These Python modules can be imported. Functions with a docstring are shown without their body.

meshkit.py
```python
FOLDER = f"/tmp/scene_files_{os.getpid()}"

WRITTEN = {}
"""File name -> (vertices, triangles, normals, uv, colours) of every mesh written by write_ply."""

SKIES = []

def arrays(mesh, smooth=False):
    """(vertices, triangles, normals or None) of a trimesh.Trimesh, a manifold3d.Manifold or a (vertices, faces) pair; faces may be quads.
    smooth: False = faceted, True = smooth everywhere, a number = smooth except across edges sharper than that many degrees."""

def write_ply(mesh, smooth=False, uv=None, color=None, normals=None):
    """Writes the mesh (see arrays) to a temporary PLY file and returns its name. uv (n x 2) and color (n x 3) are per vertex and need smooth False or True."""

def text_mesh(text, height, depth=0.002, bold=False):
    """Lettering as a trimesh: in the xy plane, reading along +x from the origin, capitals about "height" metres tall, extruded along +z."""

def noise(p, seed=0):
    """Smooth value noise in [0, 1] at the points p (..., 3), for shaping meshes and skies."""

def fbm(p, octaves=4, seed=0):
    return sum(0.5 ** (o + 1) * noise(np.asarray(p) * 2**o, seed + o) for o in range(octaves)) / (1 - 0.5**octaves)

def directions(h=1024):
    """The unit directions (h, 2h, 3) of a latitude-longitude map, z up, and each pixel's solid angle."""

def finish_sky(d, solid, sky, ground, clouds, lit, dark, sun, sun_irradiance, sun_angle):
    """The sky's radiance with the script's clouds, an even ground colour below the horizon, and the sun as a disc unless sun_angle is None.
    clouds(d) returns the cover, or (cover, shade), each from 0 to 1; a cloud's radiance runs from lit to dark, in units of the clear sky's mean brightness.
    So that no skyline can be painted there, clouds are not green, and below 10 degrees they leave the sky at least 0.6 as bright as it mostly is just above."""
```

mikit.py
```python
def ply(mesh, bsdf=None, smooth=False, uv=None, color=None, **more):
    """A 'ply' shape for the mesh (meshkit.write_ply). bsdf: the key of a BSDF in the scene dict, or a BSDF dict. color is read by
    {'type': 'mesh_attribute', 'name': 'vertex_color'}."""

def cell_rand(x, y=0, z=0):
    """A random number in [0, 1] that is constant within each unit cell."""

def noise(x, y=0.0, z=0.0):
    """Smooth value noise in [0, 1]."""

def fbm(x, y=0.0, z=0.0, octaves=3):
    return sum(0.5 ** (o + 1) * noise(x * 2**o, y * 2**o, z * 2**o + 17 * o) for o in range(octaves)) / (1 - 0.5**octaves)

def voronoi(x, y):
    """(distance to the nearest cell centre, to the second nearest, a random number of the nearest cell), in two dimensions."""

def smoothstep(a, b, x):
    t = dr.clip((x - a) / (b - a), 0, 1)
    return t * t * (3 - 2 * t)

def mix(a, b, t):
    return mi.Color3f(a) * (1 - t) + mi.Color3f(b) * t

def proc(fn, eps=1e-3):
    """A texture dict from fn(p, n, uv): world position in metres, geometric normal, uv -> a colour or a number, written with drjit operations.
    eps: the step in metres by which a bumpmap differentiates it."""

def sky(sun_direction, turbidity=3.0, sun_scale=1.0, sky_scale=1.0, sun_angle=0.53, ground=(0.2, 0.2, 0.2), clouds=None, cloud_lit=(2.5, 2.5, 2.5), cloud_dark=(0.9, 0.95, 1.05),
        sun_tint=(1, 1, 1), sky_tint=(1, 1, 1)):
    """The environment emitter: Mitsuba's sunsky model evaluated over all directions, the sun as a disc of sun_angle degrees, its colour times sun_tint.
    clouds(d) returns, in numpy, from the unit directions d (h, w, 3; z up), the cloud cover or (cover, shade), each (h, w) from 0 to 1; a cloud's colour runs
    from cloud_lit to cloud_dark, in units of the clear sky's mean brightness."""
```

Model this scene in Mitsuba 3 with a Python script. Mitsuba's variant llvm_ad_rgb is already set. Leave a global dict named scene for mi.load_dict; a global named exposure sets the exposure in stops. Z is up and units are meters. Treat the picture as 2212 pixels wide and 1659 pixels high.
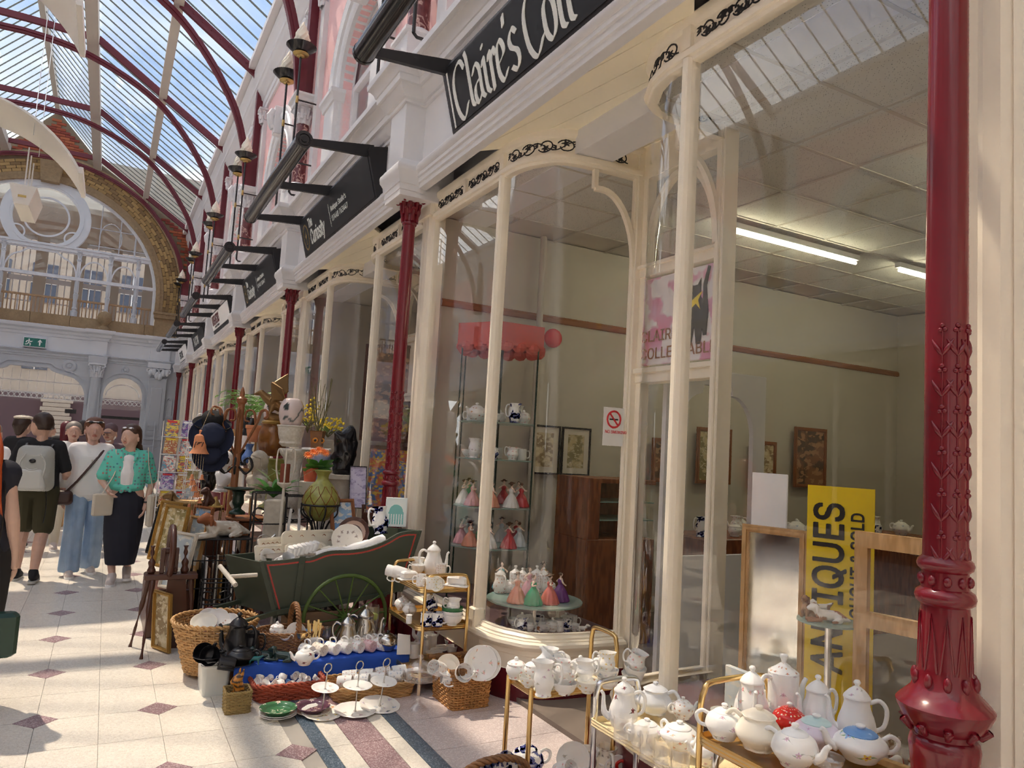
import math, random
import numpy as np, trimesh, shapely
import shapely.geometry as sg
import manifold3d as m3
import drjit as dr
import mitsuba as mi
import mikit, meshkit
from mikit import proc, noise, fbm, voronoi, cell_rand, smoothstep, mix
T4 = mi.ScalarTransform4f
scene, labels = {}, {}
rnd = random.Random(7)
nrs = np.random.RandomState(5)
# ---- camera (fitted to the photograph: eye 1.6 m above the floor, arcade running along +y, shops at +x)
CAM = np.array([[0.8741579451, -0.0928831255, -0.4766766325], [-0.4821900146, -0.0491840390, -0.8746849262], [0.0577985876, 0.9944614901, -0.0877819341]])
_f = 1588.755
_eye = np.array([0., 0., 1.6])
scene['camera'] = {'type': 'perspective', 'fov_axis': 'x', 'fov': math.degrees(2 * math.atan(1106 / _f)), 'near_clip': 0.05, 'far_clip': 500.,
    'to_world': T4().look_at(origin=_eye.tolist(), target=(_eye - CAM[:, 2]).tolist(), up=CAM[:, 1].tolist())}
# ---- sky, sun, exposure
SUN = np.array([-0.235, 0.405, 0.883])
def _clouds(d):
    p = d / np.maximum(d[..., 2:3], 0.12)
    a = meshkit.fbm(np.dstack([p[..., 0] * 1.1, p[..., 1] * 1.1, p[..., 0] * 0]), 5, 3)
    b = meshkit.fbm(np.dstack([p[..., 0] * 2.3, p[..., 1] * 2.3, p[..., 0] * 0 + 4]), 4, 8)
    return np.clip((a - 0.30) * 3.4, 0, 0.95), np.clip((b - 0.35) * 1.3, 0, .8)
scene['sky'] = mikit.sky(SUN.tolist(), turbidity=3.2, sun_scale=0.62, sky_scale=1.5, sun_angle=0.7, ground=(0.35, 0.33, 0.30), clouds=_clouds,
    cloud_lit=(3.0, 2.95, 2.85), cloud_dark=(1.5, 1.5, 1.55), sky_tint=(1.05, 1.0, .92))
exposure = 2.2
# ---- mesh helpers: a mesh is a pair (vertices, triangles)
def J(*ms):
    vs, fs, n = [], [], 0
    for v, f in ms:
        vs.append(v); fs.append(f + n); n += len(v)
    return np.vstack(vs), np.vstack(fs)
def mv(m, x=0, y=0, z=0, rz=0, rx=0, ry=0, s=1):
    v = np.array(m[0], float) * s
    for a, (i, j) in ((rx, (1, 2)), (ry, (2, 0)), (rz, (0, 1))):
        if a:
            c, k = math.cos(math.radians(a)), math.sin(math.radians(a))
            p, q = v[:, i].copy(), v[:, j].copy()
            v[:, i], v[:, j] = p * c - q * k, p * k + q * c
    return v + [x, y, z], m[1]
_BF = np.array([[0, 2, 1], [0, 3, 2], [4, 5, 6], [4, 6, 7], [0, 1, 5], [0, 5, 4], [1, 2, 6], [1, 6, 5], [2, 3, 7], [2, 7, 6], [3, 0, 4], [3, 4, 7]])
def box(x0, y0, z0, x1, y1, z1):
    return np.array([[x0, y0, z0], [x1, y0, z0], [x1, y1, z0], [x0, y1, z0], [x0, y0, z1], [x1, y0, z1], [x1, y1, z1], [x0, y1, z1]], float), _BF
def cbox(cx, cy, cz, sx, sy, sz): return box(cx - sx / 2, cy - sy / 2, cz - sz / 2, cx + sx / 2, cy + sy / 2, cz + sz / 2)
def bbox(x0, y0, z0, x1, y1, z1, b=.004):
    """a box with chamfered edges"""
    v, o = [], []
    for z, i in ((z0, b), (z0 + b, 0), (z1 - b, 0), (z1, b)):
        for x, y in ((x0 + i, y0 + i + b), (x0 + i + b, y0 + i), (x1 - i - b, y0 + i), (x1 - i, y0 + i + b), (x1 - i, y1 - i - b), (x1 - i - b, y1 - i), (x0 + i + b, y1 - i), (x0 + i, y1 - i - b)): v.append((x, y, z))
    f = [(8 * k + j, 8 * k + (j + 1) % 8, 8 * k + 8 + (j + 1) % 8, 8 * k + 8 + j) for k in range(3) for j in range(8)]
    tri = [t for a, b_, c, d in f for t in ((a, b_, c), (a, c, d))] + [(0, j + 1, j) for j in range(1, 7)] + [(24, 24 + j, 25 + j) for j in range(1, 7)]
    return np.array(v, float), np.array(tri)
def grid_faces(m, n, close=False):
    f = []
    for i in range(m - 1):
        for j in range(n if close else n - 1):
            a, b = i * n + j, i * n + (j + 1) % n
            f += [(a, b, b + n), (a, b + n, a + n)]
    return np.array(f, int).reshape(-1, 3)
def lathe(prof, n=24, uv=False, fn=None):
    """turned solid from (radius, height) pairs; with uv the seam is doubled; fn(r, angle, z) may change the radius"""
    p = np.array(prof, float)
    k = n + 1 if uv else n
    a = np.arange(k) / n * 2 * np.pi
    r = np.repeat(p[:, :1], k, 1); z = np.repeat(p[:, 1:], k, 1); A = np.repeat(a[None], len(p), 0)
    if fn: r = fn(r, A, z)
    v = np.stack([r * np.cos(A), r * np.sin(A), z], -1).reshape(-1, 3)
    f = grid_faces(len(p), k, not uv)
    if uv:
        L = np.concatenate([[0], np.cumsum(np.hypot(*np.diff(p, axis=0).T))])
        return (v, f), np.stack([A / (2 * np.pi), np.repeat(L[:, None], k, 1) / max(p[:, 0].max() * 2 * np.pi, 1e-6)], -1).reshape(-1, 2)
    return v, f
def smooth_prof(pts, n=4):
    """a smooth line through the points (Catmull-Rom)"""
    p = np.array(pts, float); q = np.vstack([2 * p[0] - p[1], p, 2 * p[-1] - p[-2]]); out = []
    for i in range(len(p) - 1):
        a, b, c, d = q[i:i + 4]
        for t in np.arange(n) / n: out.append(.5 * (2 * b + (c - a) * t + (2 * a - 5 * b + 4 * c - d) * t * t + (3 * b - a - 3 * c + d) * t ** 3))
    return np.array(out + [p[-1]])
def frames(path, closed=False):
    p = np.array(path, float)
    t = np.roll(p, -1, 0) - np.roll(p, 1, 0) if closed else np.gradient(p, axis=0)
    t /= np.linalg.norm(t, axis=1, keepdims=True) + 1e-12
    u = np.array([0, 0, 1.]) if abs(t[0][2]) < .9 else np.array([1., 0, 0])
    us = []
    for k in t:
        u = u - k * (u @ k); u /= np.linalg.norm(u) + 1e-12; us.append(u)
    us = np.array(us); return p, t, us, np.cross(t, us)
def tube(path, r, n=8, closed=False, flat=1.0, cap=True):
    p, t, u, w = frames(path, closed)
    r = np.broadcast_to(np.asarray(r, float), len(p)); a = np.arange(n) / n * 2 * np.pi + (np.pi / 4 if n == 4 else 0)
    v = p[:, None] + r[:, None, None] * (np.cos(a)[None, :, None] * u[:, None] * flat + np.sin(a)[None, :, None] * w[:, None])
    v = v.reshape(-1, 3); f = grid_faces(len(p), n, True)
    if closed:
        o = (len(p) - 1) * n
        f = np.vstack([f, [q for j in range(n) for q in ((o + j, o + (j + 1) % n, (j + 1) % n), (o + j, (j + 1) % n, j))]])
    elif cap:
        o = (len(p) - 1) * n
        f = np.vstack([f, [(0, j + 1, j) for j in range(1, n - 1)], [(o, o + j, o + j + 1) for j in range(1, n - 1)]])
    return v, f
def bar(a, b, r, n=6): return tube([a, b], r, n)
def ring(cx, cy, cz, R, r, n=28, m=6, axis='z'):
    a = np.arange(n) / n * 2 * np.pi; c, s, o = R * np.cos(a), R * np.sin(a), 0 * a
    p = {'z': (c, s, o), 'y': (c, o, s), 'x': (o, c, s)}[axis]
    return tube(np.stack(p, 1) + [cx, cy, cz], r, m, True)
def ell(cx, cy, cz, rx, ry=None, rz=None, n=16, m=10):
    ry = rx if ry is None else ry; rz = rx if rz is None else rz
    t = np.linspace(-np.pi / 2, np.pi / 2, m)
    v, f = lathe(np.stack([np.maximum(np.cos(t), 1e-4), np.sin(t)], 1), n)
    return v * [rx, ry, rz] + [cx, cy, cz], f
def offs(path, closed=False):
    """left-hand mitre normals of a plan polyline"""
    p = np.array(path, float)
    d = (np.roll(p, -1, 0) - p) if closed else np.diff(p, axis=0)
    d /= np.linalg.norm(d, axis=1, keepdims=True) + 1e-12
    n = np.stack([-d[:, 1], d[:, 0]], 1)
    a = np.roll(n, 1, 0) if closed else np.vstack([n[:1], n]); b = n if closed else np.vstack([n, n[-1:]])
    return (a + b) / (1 + (a * b).sum(1, keepdims=True))
def sweep(prof, path, closed=False, cap=True):
    """moulding: (outward, z) profile carried along a plan path; outward is to the left of the direction of travel"""
    p, m, q = np.array(path, float), offs(path, closed), np.array(prof, float)
    xy = p[:, None] + m[:, None] * q[None, :, :1]
    v = np.dstack([xy, np.repeat(q[None, :, 1:], len(p), 0)]).reshape(-1, 3)
    f = grid_faces(len(p), len(q))
    if closed:
        k = len(q); o = (len(p) - 1) * k
        f = np.vstack([f, [t for j in range(k - 1) for t in ((o + j, o + j + 1, j + 1), (o + j, j + 1, j))]])
    elif cap and len(q) > 2:
        try: tri = trimesh.creation.triangulate_polygon(sg.Polygon(q).buffer(0), engine='earcut')
        except Exception: tri = None
        if tri is not None and len(tri[0]):
            for e in (0, len(p) - 1):
                w = np.hstack([p[e] + m[e] * tri[0][:, :1], tri[0][:, 1:]]); f = np.vstack([f, tri[1] + len(v)]); v = np.vstack([v, w])
    return v, f
def prism(poly, h, engine='earcut'):
    """a polygon in xy (points or shapely) raised by h along z"""
    g = poly if hasattr(poly, 'geom_type') else sg.Polygon(poly)
    gs = [k for k in getattr(g, 'geoms', [g]) if k.area > 1e-9]
    ms = [trimesh.creation.extrude_polygon(k, h, engine=engine) for k in gs]
    return J(*[(np.array(m.vertices), np.array(m.faces)) for m in ms])
def upright(m, o, ex, ez, ey=None):
    """maps x to ex, y to ez and z to the cross product (or ey), from the origin o"""
    ex, ez = np.array(ex, float), np.array(ez, float); ey = np.cross(ex, ez) if ey is None else np.array(ey, float)
    return np.array(o, float) + m[0][:, :1] * ex + m[0][:, 1:2] * ez + m[0][:, 2:3] * ey, m[1]
def text(s, h, d=.003, bold=False):
    m = meshkit.text_mesh(s, h, d, bold); return np.array(m.vertices), np.array(m.faces)
def arc(cx, cy, r, a0, a1, n=12):
    a = np.radians(np.linspace(a0, a1, n)); return np.stack([cx + r * np.cos(a), cy + r * np.sin(a)], 1)
def blob(joints, bones, res=.02, smooth=8):
    """one continuous body: hulls of spheres along the bones, joined, refined and smoothed"""
    sp = {k: m3.Manifold.sphere(r, 14).translate((x, y, z)) for k, (x, y, z, r) in joints.items()}
    b = m3.Manifold.batch_boolean([m3.Manifold.batch_hull([sp[k] for k in bn]) for bn in bones], m3.OpType.Add)
    b = b.refine_to_length(res); w = b.to_mesh()
    t = trimesh.Trimesh(np.array(w.vert_properties[:, :3]), np.array(w.tri_verts), process=True)
    if smooth: trimesh.smoothing.filter_taubin(t, .5, .53, smooth)
    return np.array(t.vertices), np.array(t.faces)
# ---- naming
_used = {}
def uniq(k):
    if k not in _used: _used[k] = 0; return k
    _used[k] += 1; return f'{k}_{_used[k]:03d}'
def P(mesh, mat, smooth=False, **k): return mikit.ply(mesh, mat + '_finish' if mat else None, smooth=smooth, **k)
def struct(name, mesh=None, mat=None, smooth=False, label=None, **k):
    key = uniq(name); labels[key] = {'kind': 'structure'}
    if label: labels[key]['label'] = label
    if mesh is not None: scene[key] = P(mesh, mat, smooth, **k)
    return key
def thing(name, label, cat, group=None, mesh=None, mat=None, smooth=False, kind=None, **k):
    key = uniq(name); labels[key] = {'label': label, 'category': cat}
    if group: labels[key]['group'] = group
    if kind: labels[key]['kind'] = kind
    if mesh is not None: scene[key] = P(mesh, mat, smooth, **k)
    return key
def part(parent, name, mesh, mat, smooth=False, label=None, kind=None, **k):
    key = uniq(parent + '__' + name)
    scene[key] = mesh if isinstance(mesh, dict) else P(mesh, mat, smooth, **k)
    if label or kind:
        labels[key] = {}
        if label: labels[key]['label'] = label
        if kind: labels[key]['kind'] = kind
    return key
def M(x=0, y=0, z=0, rz=0, rx=0, ry=0, s=1):
    t = T4().translate([x, y, z])
    if rz: t = t @ T4().rotate([0, 0, 1], rz)
    if ry: t = t @ T4().rotate([0, 1, 0], ry)
    if rx: t = t @ T4().rotate([1, 0, 0], rx)
    return t @ T4().scale(s) if s != 1 else t
def put(proto, name, label, cat, at, group=None, mats=None):
    """a thing from a prototype: list of (part path or None, shape dict)"""
    key = uniq(name); labels[key] = {'label': label, 'category': cat}
    if group: labels[key]['group'] = group
    for pn, d in proto:
        k = key if pn is None else key + '__' + pn
        if k in scene: k = uniq(k) if k in _used else (uniq(k), uniq(k))[1]
        d = {**d, 'to_world': at}
        if mats and (pn in mats or '*' in mats): d['bsdf'] = {'type': 'ref', 'id': mats.get(pn, mats.get('*')) + '_finish'}
        scene[k] = d
    return key
# ---- materials (each defined once, referred to by key)
def mat(name, rgb, rough=.5, metal=0., spec=.5, coat=0., sheen=0.):
    d = {'type': 'principled', 'base_color': rgb if isinstance(rgb, dict) else {'type': 'rgb', 'value': list(rgb)}, 'roughness': rough, 'metallic': metal, 'specular': spec}
    if coat: d['clearcoat'] = coat; d['clearcoat_gloss'] = .9
    if sheen: d['sheen'] = sheen
    scene[name + '_finish'] = {'type': 'twosided', 'b': d}
    return name
VC = {'type': 'mesh_attribute', 'name': 'vertex_color'}
mat('dyed_matte', VC, .75); mat('dyed_gloss', VC, .15); mat('dyed_satin', VC, .4)
for n, c, r in [('white_paint', (.68, .68, .70), .4), ('cream_paint', (.84, .77, .64), .38), ('soffit_paint', (.84, .78, .62), .5), ('pink_paint', (.80, .50, .50), .5), ('grey_paint', (.50, .53, .57), .45),
                ('pale_grey_paint', (.66, .69, .73), .5), ('iron_black', (.012, .012, .014), .35), ('sign_black', (.014, .015, .018), .5), ('plinth_red', (.10, .008, .014), .35), ('room_wall', (.52, .49, .43), .7),
                ('room_ceiling', (.60, .59, .55), .8), ('room_floor', (.16, .13, .11), .6), ('board_white', (.88, .88, .88), .5), ('ink', (.01, .01, .012), .6), ('sign_letter', (.80, .82, .80), .5),
                ('roof_timber', (.52, .49, .44), .7), ('glazing_bar', (.16, .17, .15), .6), ('rib_red', (.13, .013, .025), .4), ('panel_cream', (.76, .74, .68), .6), ('slate', (.10, .12, .17), .7),
                ('terracotta', (.62, .25, .12), .8), ('timber_dark', (.075, .028, .018), .3), ('timber_mid', (.26, .10, .04), .35), ('timber_pine', (.55, .34, .16), .45), ('white_wire', (.75, .75, .74), .4),
                ('paper', (.80, .80, .78), .7), ('cardboard', (.34, .22, .13), .8), ('cream_wood', (.62, .58, .50), .6), ('black_gloss', (.008, .008, .010), .08), ('navy_felt', (.015, .02, .05), .9),
                ('rope', (.5, .4, .25), .9), ('leaf', (.08, .26, .05), .4), ('leaf_pale', (.26, .42, .13), .45), ('yellow_petal', (.80, .62, .05), .6), ('orange_petal', (.85, .25, .06), .6), ('stem', (.13, .12, .05), .7),
                ('blue_cloth', (.02, .09, .50), .8), ('plastic_clear', (.70, .72, .72), .3), ('cart_green', (.045, .06, .042), .4), ('cart_red', (.40, .05, .04), .5), ('wheel_green', (.06, .11, .02), .4),
                ('candle_brown', (.18, .04, .02), .5), ('candle_green', (.55, .65, .15), .5), ('bone', (.80, .62, .28), .4), ('jet', (.01, .01, .012), .25), ('lampshade', (.82, .80, .76), .8)]:
    mat(n, c, r)
mat('red_gloss', (.15, .004, .012), .16, coat=.6)
mat('bowl_black', (.012, .012, .014), .12, coat=.4)
mat('gold', (.80, .56, .24), .22, 1.); mat('brass', (.50, .36, .14), .35, 1.); mat('chrome', (.75, .76, .78), .07, 1.); mat('silver', (.62, .60, .56), .14, 1.); mat('bronze', (.23, .14, .06), .38, .8)
mat('china', (.86, .86, .84), .10); mat('china_cream', (.83, .78, .66), .12); mat('china_blue', (.16, .34, .66), .12); mat('china_grey', (.74, .77, .80), .10); mat('china_red', (.55, .02, .015), .12)
mat('china_green', (.05, .20, .08), .14); mat('china_purple', (.16, .05, .10), .14)
scene['glass_pane_finish'] = {'type': 'thindielectric', 'int_ior': 1.5}
scene['crystal_finish'] = {'type': 'thindielectric', 'int_ior': 1.9}
scene['mirror_finish'] = {'type': 'twosided', 'b': {'type': 'roughconductor', 'material': 'Ag', 'alpha': .01}}
def _terrazzo(a, b):
    def fn(p, n, uv):
        d, _, w = voronoi(p.x * 190, p.y * 190)
        e, _, w2 = voronoi(p.x * 85 + 7, p.y * 85)
        c = mix(a, b, smoothstep(.55, .95, w))
        return c * (0.93 + 0.14 * fbm(p.x * 3, p.y * 3, 0)) * (0.94 + .12 * w2)
    return proc(fn)
mat('tile_cream', _terrazzo((.66, .63, .565), (.58, .54, .47)), .28)
mat('tile_mauve', _terrazzo((.25, .16, .175), (.46, .36, .37)), .3)
mat('tile_blue', _terrazzo((.055, .085, .12), (.16, .20, .25)), .3)
mat('tile_pink', _terrazzo((.50, .43, .42), (.62, .56, .55)), .3)
mat('grout', (.34, .32, .29), .8)
def _marble(p, n, uv):
    v = dr.abs(fbm(p.x * 9 + 3 * fbm(p.x * 5, p.y * 5, p.z * 5), p.y * 9, p.z * 6, 4) - .5)
    return mix((.55, .36, .32), mix((.10, .022, .03), (.20, .06, .06), fbm(p.x * 20, p.y * 20, p.z * 20)), smoothstep(.0, .05, v))
mat('marble', proc(_marble), .2)
def _stone(p, n, uv): return mix((.24, .165, .09), (.40, .30, .18), fbm(p.x * 1.7, p.z * 1.7, p.y, 4)) * (.8 + .4 * fbm(p.x * 22, p.z * 22, p.y * 9))
mat('stone', proc(_stone), .85)
def _grain(c1, c2, k):
    def fn(p, n, uv):
        s = fbm(p.x * k * 6, p.y * k * 6, p.z * k, 3)
        return mix(c1, c2, smoothstep(.3, .7, s))
    return proc(fn)
mat('wood_pine', _grain((.58, .36, .17), (.44, .25, .10), 8), .4)
mat('wood_red', _grain((.24, .07, .02), (.14, .035, .012), 6), .3)
def _ceil(p, n, uv):
    d, _, w = voronoi(p.x * 60, p.y * 60)
    return mix((.20, .20, .18), (.62, .61, .57), smoothstep(.10, .2, d + .25 * smoothstep(.35, .5, w)))
mat('ceiling_tile', proc(_ceil), .85)
def _wicker(a, b):
    def fn(p, n, uv): return mix(a, b, fbm(p.x * 70, p.y * 70, p.z * 120, 2)) * (.7 + .6 * noise(p.x * 9, p.y * 9, p.z * 30))
    return proc(fn)
mat('wicker_honey', _wicker((.52, .27, .09), (.32, .14, .04)), .5); mat('wicker_tan', _wicker((.58, .36, .15), (.36, .19, .07)), .5); mat('wicker_red', _wicker((.46, .09, .04), (.26, .04, .02)), .5)
mat('seagrass', _wicker((.40, .29, .12), (.22, .15, .05)), .7)
mat('wicker_brown', _wicker((.30, .15, .06), (.16, .07, .03)), .5)
def _floral(ground, petals, leafc, den=6., thr=.45):
    """sprigs of flowers printed on glazed china, laid out in the piece's own uv"""
    def fn(p, n, uv):
        u, v = uv.x * den * 2, uv.y * den * 2
        cu, cv = dr.floor(u), dr.floor(v)
        r1, r2, r3 = cell_rand(cu, cv, 1), cell_rand(cu, cv, 2), cell_rand(cu, cv, 3)
        x, y = u - cu - .5 + .24 * (r1 - .5), v - cv - .5 + .24 * (r2 - .5)
        d = dr.sqrt(x * x + y * y); a = dr.atan2(y, x)
        fl = smoothstep(.02, -.02, d - (.17 + .05 * dr.cos(5 * a + 6 * r1)))
        core = smoothstep(.02, -.02, d - .06)
        lf = smoothstep(.03, -.03, dr.abs(y - .5 * x * dr.sin(9 * r2 + 3 * x)) - .05 * smoothstep(.48, .2, d)) * smoothstep(.15, .2, d)
        on = smoothstep(thr - .01, thr + .01, r3)
        c = mix(ground, leafc, .8 * lf * on)
        pc = mix(petals[0], petals[1], smoothstep(.4, .6, r2))
        return mix(mix(c, pc, .9 * fl * on), petals[2], core * on)
    return proc(fn)
W_ = (.85, .85, .83)
mat('china_rose', _floral(W_, ((.72, .22, .30), (.78, .48, .52), (.80, .66, .30)), (.24, .36, .20), 5, .5), .10)
mat('china_yellow', _floral((.86, .85, .80), ((.80, .58, .10), (.74, .38, .20), (.45, .22, .06)), (.22, .32, .12), 6, .5), .10)
mat('china_bluefl', _floral(W_, ((.22, .34, .66), (.48, .40, .66), (.80, .70, .25)), (.20, .36, .28), 6, .5), .10)
mat('china_autumn', _floral(W_, ((.45, .08, .06), (.60, .24, .10), (.70, .50, .15)), (.16, .22, .10), 7, .45), .10)
mat('china_darkrose', _floral(W_, ((.22, .012, .02), (.28, .02, .03), (.06, .0, .01)), (.05, .07, .05), 3.4, .5), .10)
mat('china_sprig', _floral(W_, ((.60, .40, .55), (.50, .50, .45), (.5, .4, .3)), (.30, .32, .28), 5, .66), .10)
mat('china_bright', _floral(W_, ((.85, .62, .05), (.25, .48, .78), (.45, .10, .20)), (.12, .36, .10), 3.2, .2), .10)
mat('china_spotred', _floral((.52, .02, .015), ((.80, .62, .35), (.82, .78, .66), (.6, .1, .05)), (.42, .02, .015), 9, .25), .12)
mat('china_brownprint', _floral((.80, .75, .66), ((.26, .18, .14), (.38, .30, .25), (.2, .12, .1)), (.36, .30, .26), 5, .3), .14)
def _willow(p, n, uv):
    s = fbm(uv.x * 22, uv.y * 34, 0, 4); t = fbm(uv.x * 9 + 5, uv.y * 14, 2, 2)
    return mix(W_, (.03, .05, .22), smoothstep(.47, .53, s) * smoothstep(.40, .5, t) + smoothstep(.53, .56, t) * .9)
mat('china_willow', proc(_willow), .10)
# ---- the arcade: x across (shop fronts at +2.2), y along, z up
SP, C0, YE, XM = 4.752, 1.289, 30.5, -2.55          # pier spacing, first pier, end wall, centre line
CY = [C0 + SP * k for k in range(7)]
def MIR(): return T4().translate([2 * XM, 0, 0]) @ T4().scale([-1, 1, 1])
# floor: terrazzo tiles with mauve diamonds, a striped border, pinkish margin by the shops
fl = struct('floor', box(-8, -9, -.06, 2.6, 31.2, -.006), 'grout')
DX, DY, X0, Y0 = .594, .868, -.186, 3.90
def tile(x0, y0, x1, y1, cut=()):
    g = sg.box(x0 + .0015, y0 + .0015, x1 - .0015, y1 - .0015)
    for c in cut: g = g.difference(c)
    return prism(g, .02)
tw, tl = DX / 2, DY / 2
tiles = []
for i in range(-22, 5):
    for j in range(-28, 66):
        x, y = X0 + tw * i + .0, Y0 + tl * j
        if x + tw > 1.13: continue
        tiles.append((abs(x + .3) * 1.2 + abs(y - 4.3) if y > 2 else 99, x, y, i % 2, j % 2))
tiles.sort()
def dia(x, y, r=.105): return sg.Polygon([(x - r, y), (x, y - r), (x + r, y), (x, y + r)])
rest = []
proto_t = {}
for n, (_, x, y, a, b) in enumerate(tiles):
    # diamonds sit where an even column line meets an even row line; each tile touches the one at its even corner
    dx, dy = (x if a == 0 else x + tw), (y if b == 0 else y + tl)
    if (a, b) not in proto_t:
        proto_t[a, b] = P(mv(tile(x, y, x + tw, y + tl, [dia(dx, dy, .107)]), -x, -y, -.02), 'tile_cream')
    if n < 290: part(fl, 'tile', {**proto_t[a, b], 'to_world': M(x, y, 0)}, None)
    else:
        q = tile(0, 0, tw, tl) if y < 2 or y > 12 else tile(x, y, x + tw, y + tl, [dia(dx, dy, .107)])
        rest.append(mv(q, 0 if not (y < 2 or y > 12) else x, 0 if not (y < 2 or y > 12) else y, -.02))
part(fl, 'distant_tile', J(*rest), 'tile_cream', kind='stuff')
dd = P(mv(prism(dia(0, 0, .105), .02), 0, 0, -.0195), 'tile_mauve')
dlist = sorted([(math.hypot(X0 + DX * i, Y0 + DY * j - 3), X0 + DX * i, Y0 + DY * j) for i in range(-11, 3) for j in range(-12, 32)])
for n, (_, x, y) in enumerate(dlist):
    if n < 280 and y > 0: part(fl, 'diamond_tile', {**dd, 'to_world': M(x, y, .0005)}, None)
for xa, xb, m_ in ((1.10, 1.18, 'tile_blue'), (1.18, 1.29, 'tile_cream'), (1.29, 1.475, 'tile_mauve'), (1.475, 1.57, 'tile_cream'), (1.57, 1.665, 'tile_blue'), (1.665, 2.6, 'tile_pink')):
    far = []
    for j in range(-26, 64):
        y = Y0 + tl * j + (.2 if m_ == 'tile_pink' else 0)
        q = mv(tile(xa, y, xb, y + tl), 0, 0, -.019)
        if 2.2 < y < 9: part(fl, 'border_tile', q, m_)
        else: far.append(q)
    part(fl, 'distant_border', J(*far), m_, kind='stuff')
# ---- entablature over the shops
wr = struct('wall_right', box(2.62, -9, 3.62, 2.9, 31, 9.2), 'white_paint')
epath = [(2.18, -9)]
for k in range(-2, 7):
    c = C0 + SP * k; epath += [(2.18, c - .19), (2.0, c - .19), (2.0, c + .19), (2.18, c + .19)]
epath += [(2.18, YE - .1)]
fp = [(-.05, 3.78), (.02, 3.78), (.02, 3.82), (.035, 3.825), (.035, 3.865), (.05, 3.87), (.05, 3.90), (.06, 3.905), (.075, 3.93), (.075, 3.955), (.05, 3.985), (.045, 4.0), (0, 4.02)]
part(wr, 'architrave', sweep(fp, [(2.18, -9), (2.18, YE - .1)], cap=False), 'white_paint', 35)
part(wr, 'fascia', sweep([(0, 4.02), (0, 4.53)], epath), 'white_paint')
cp = [(0, 4.51), (.02, 4.515), (.022, 4.545), (.04, 4.55), (.055, 4.575), (.085, 4.62), (.09, 4.64), (.115, 4.645), (.12, 4.70), (.13, 4.705), (.14, 4.735), (.165, 4.77), (.19, 4.785), (.195, 4.83), (.19, 4.845), (-.1, 4.87)]
part(wr, 'cornice', sweep(cp, epath, cap=False), 'white_paint', 35)
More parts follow.
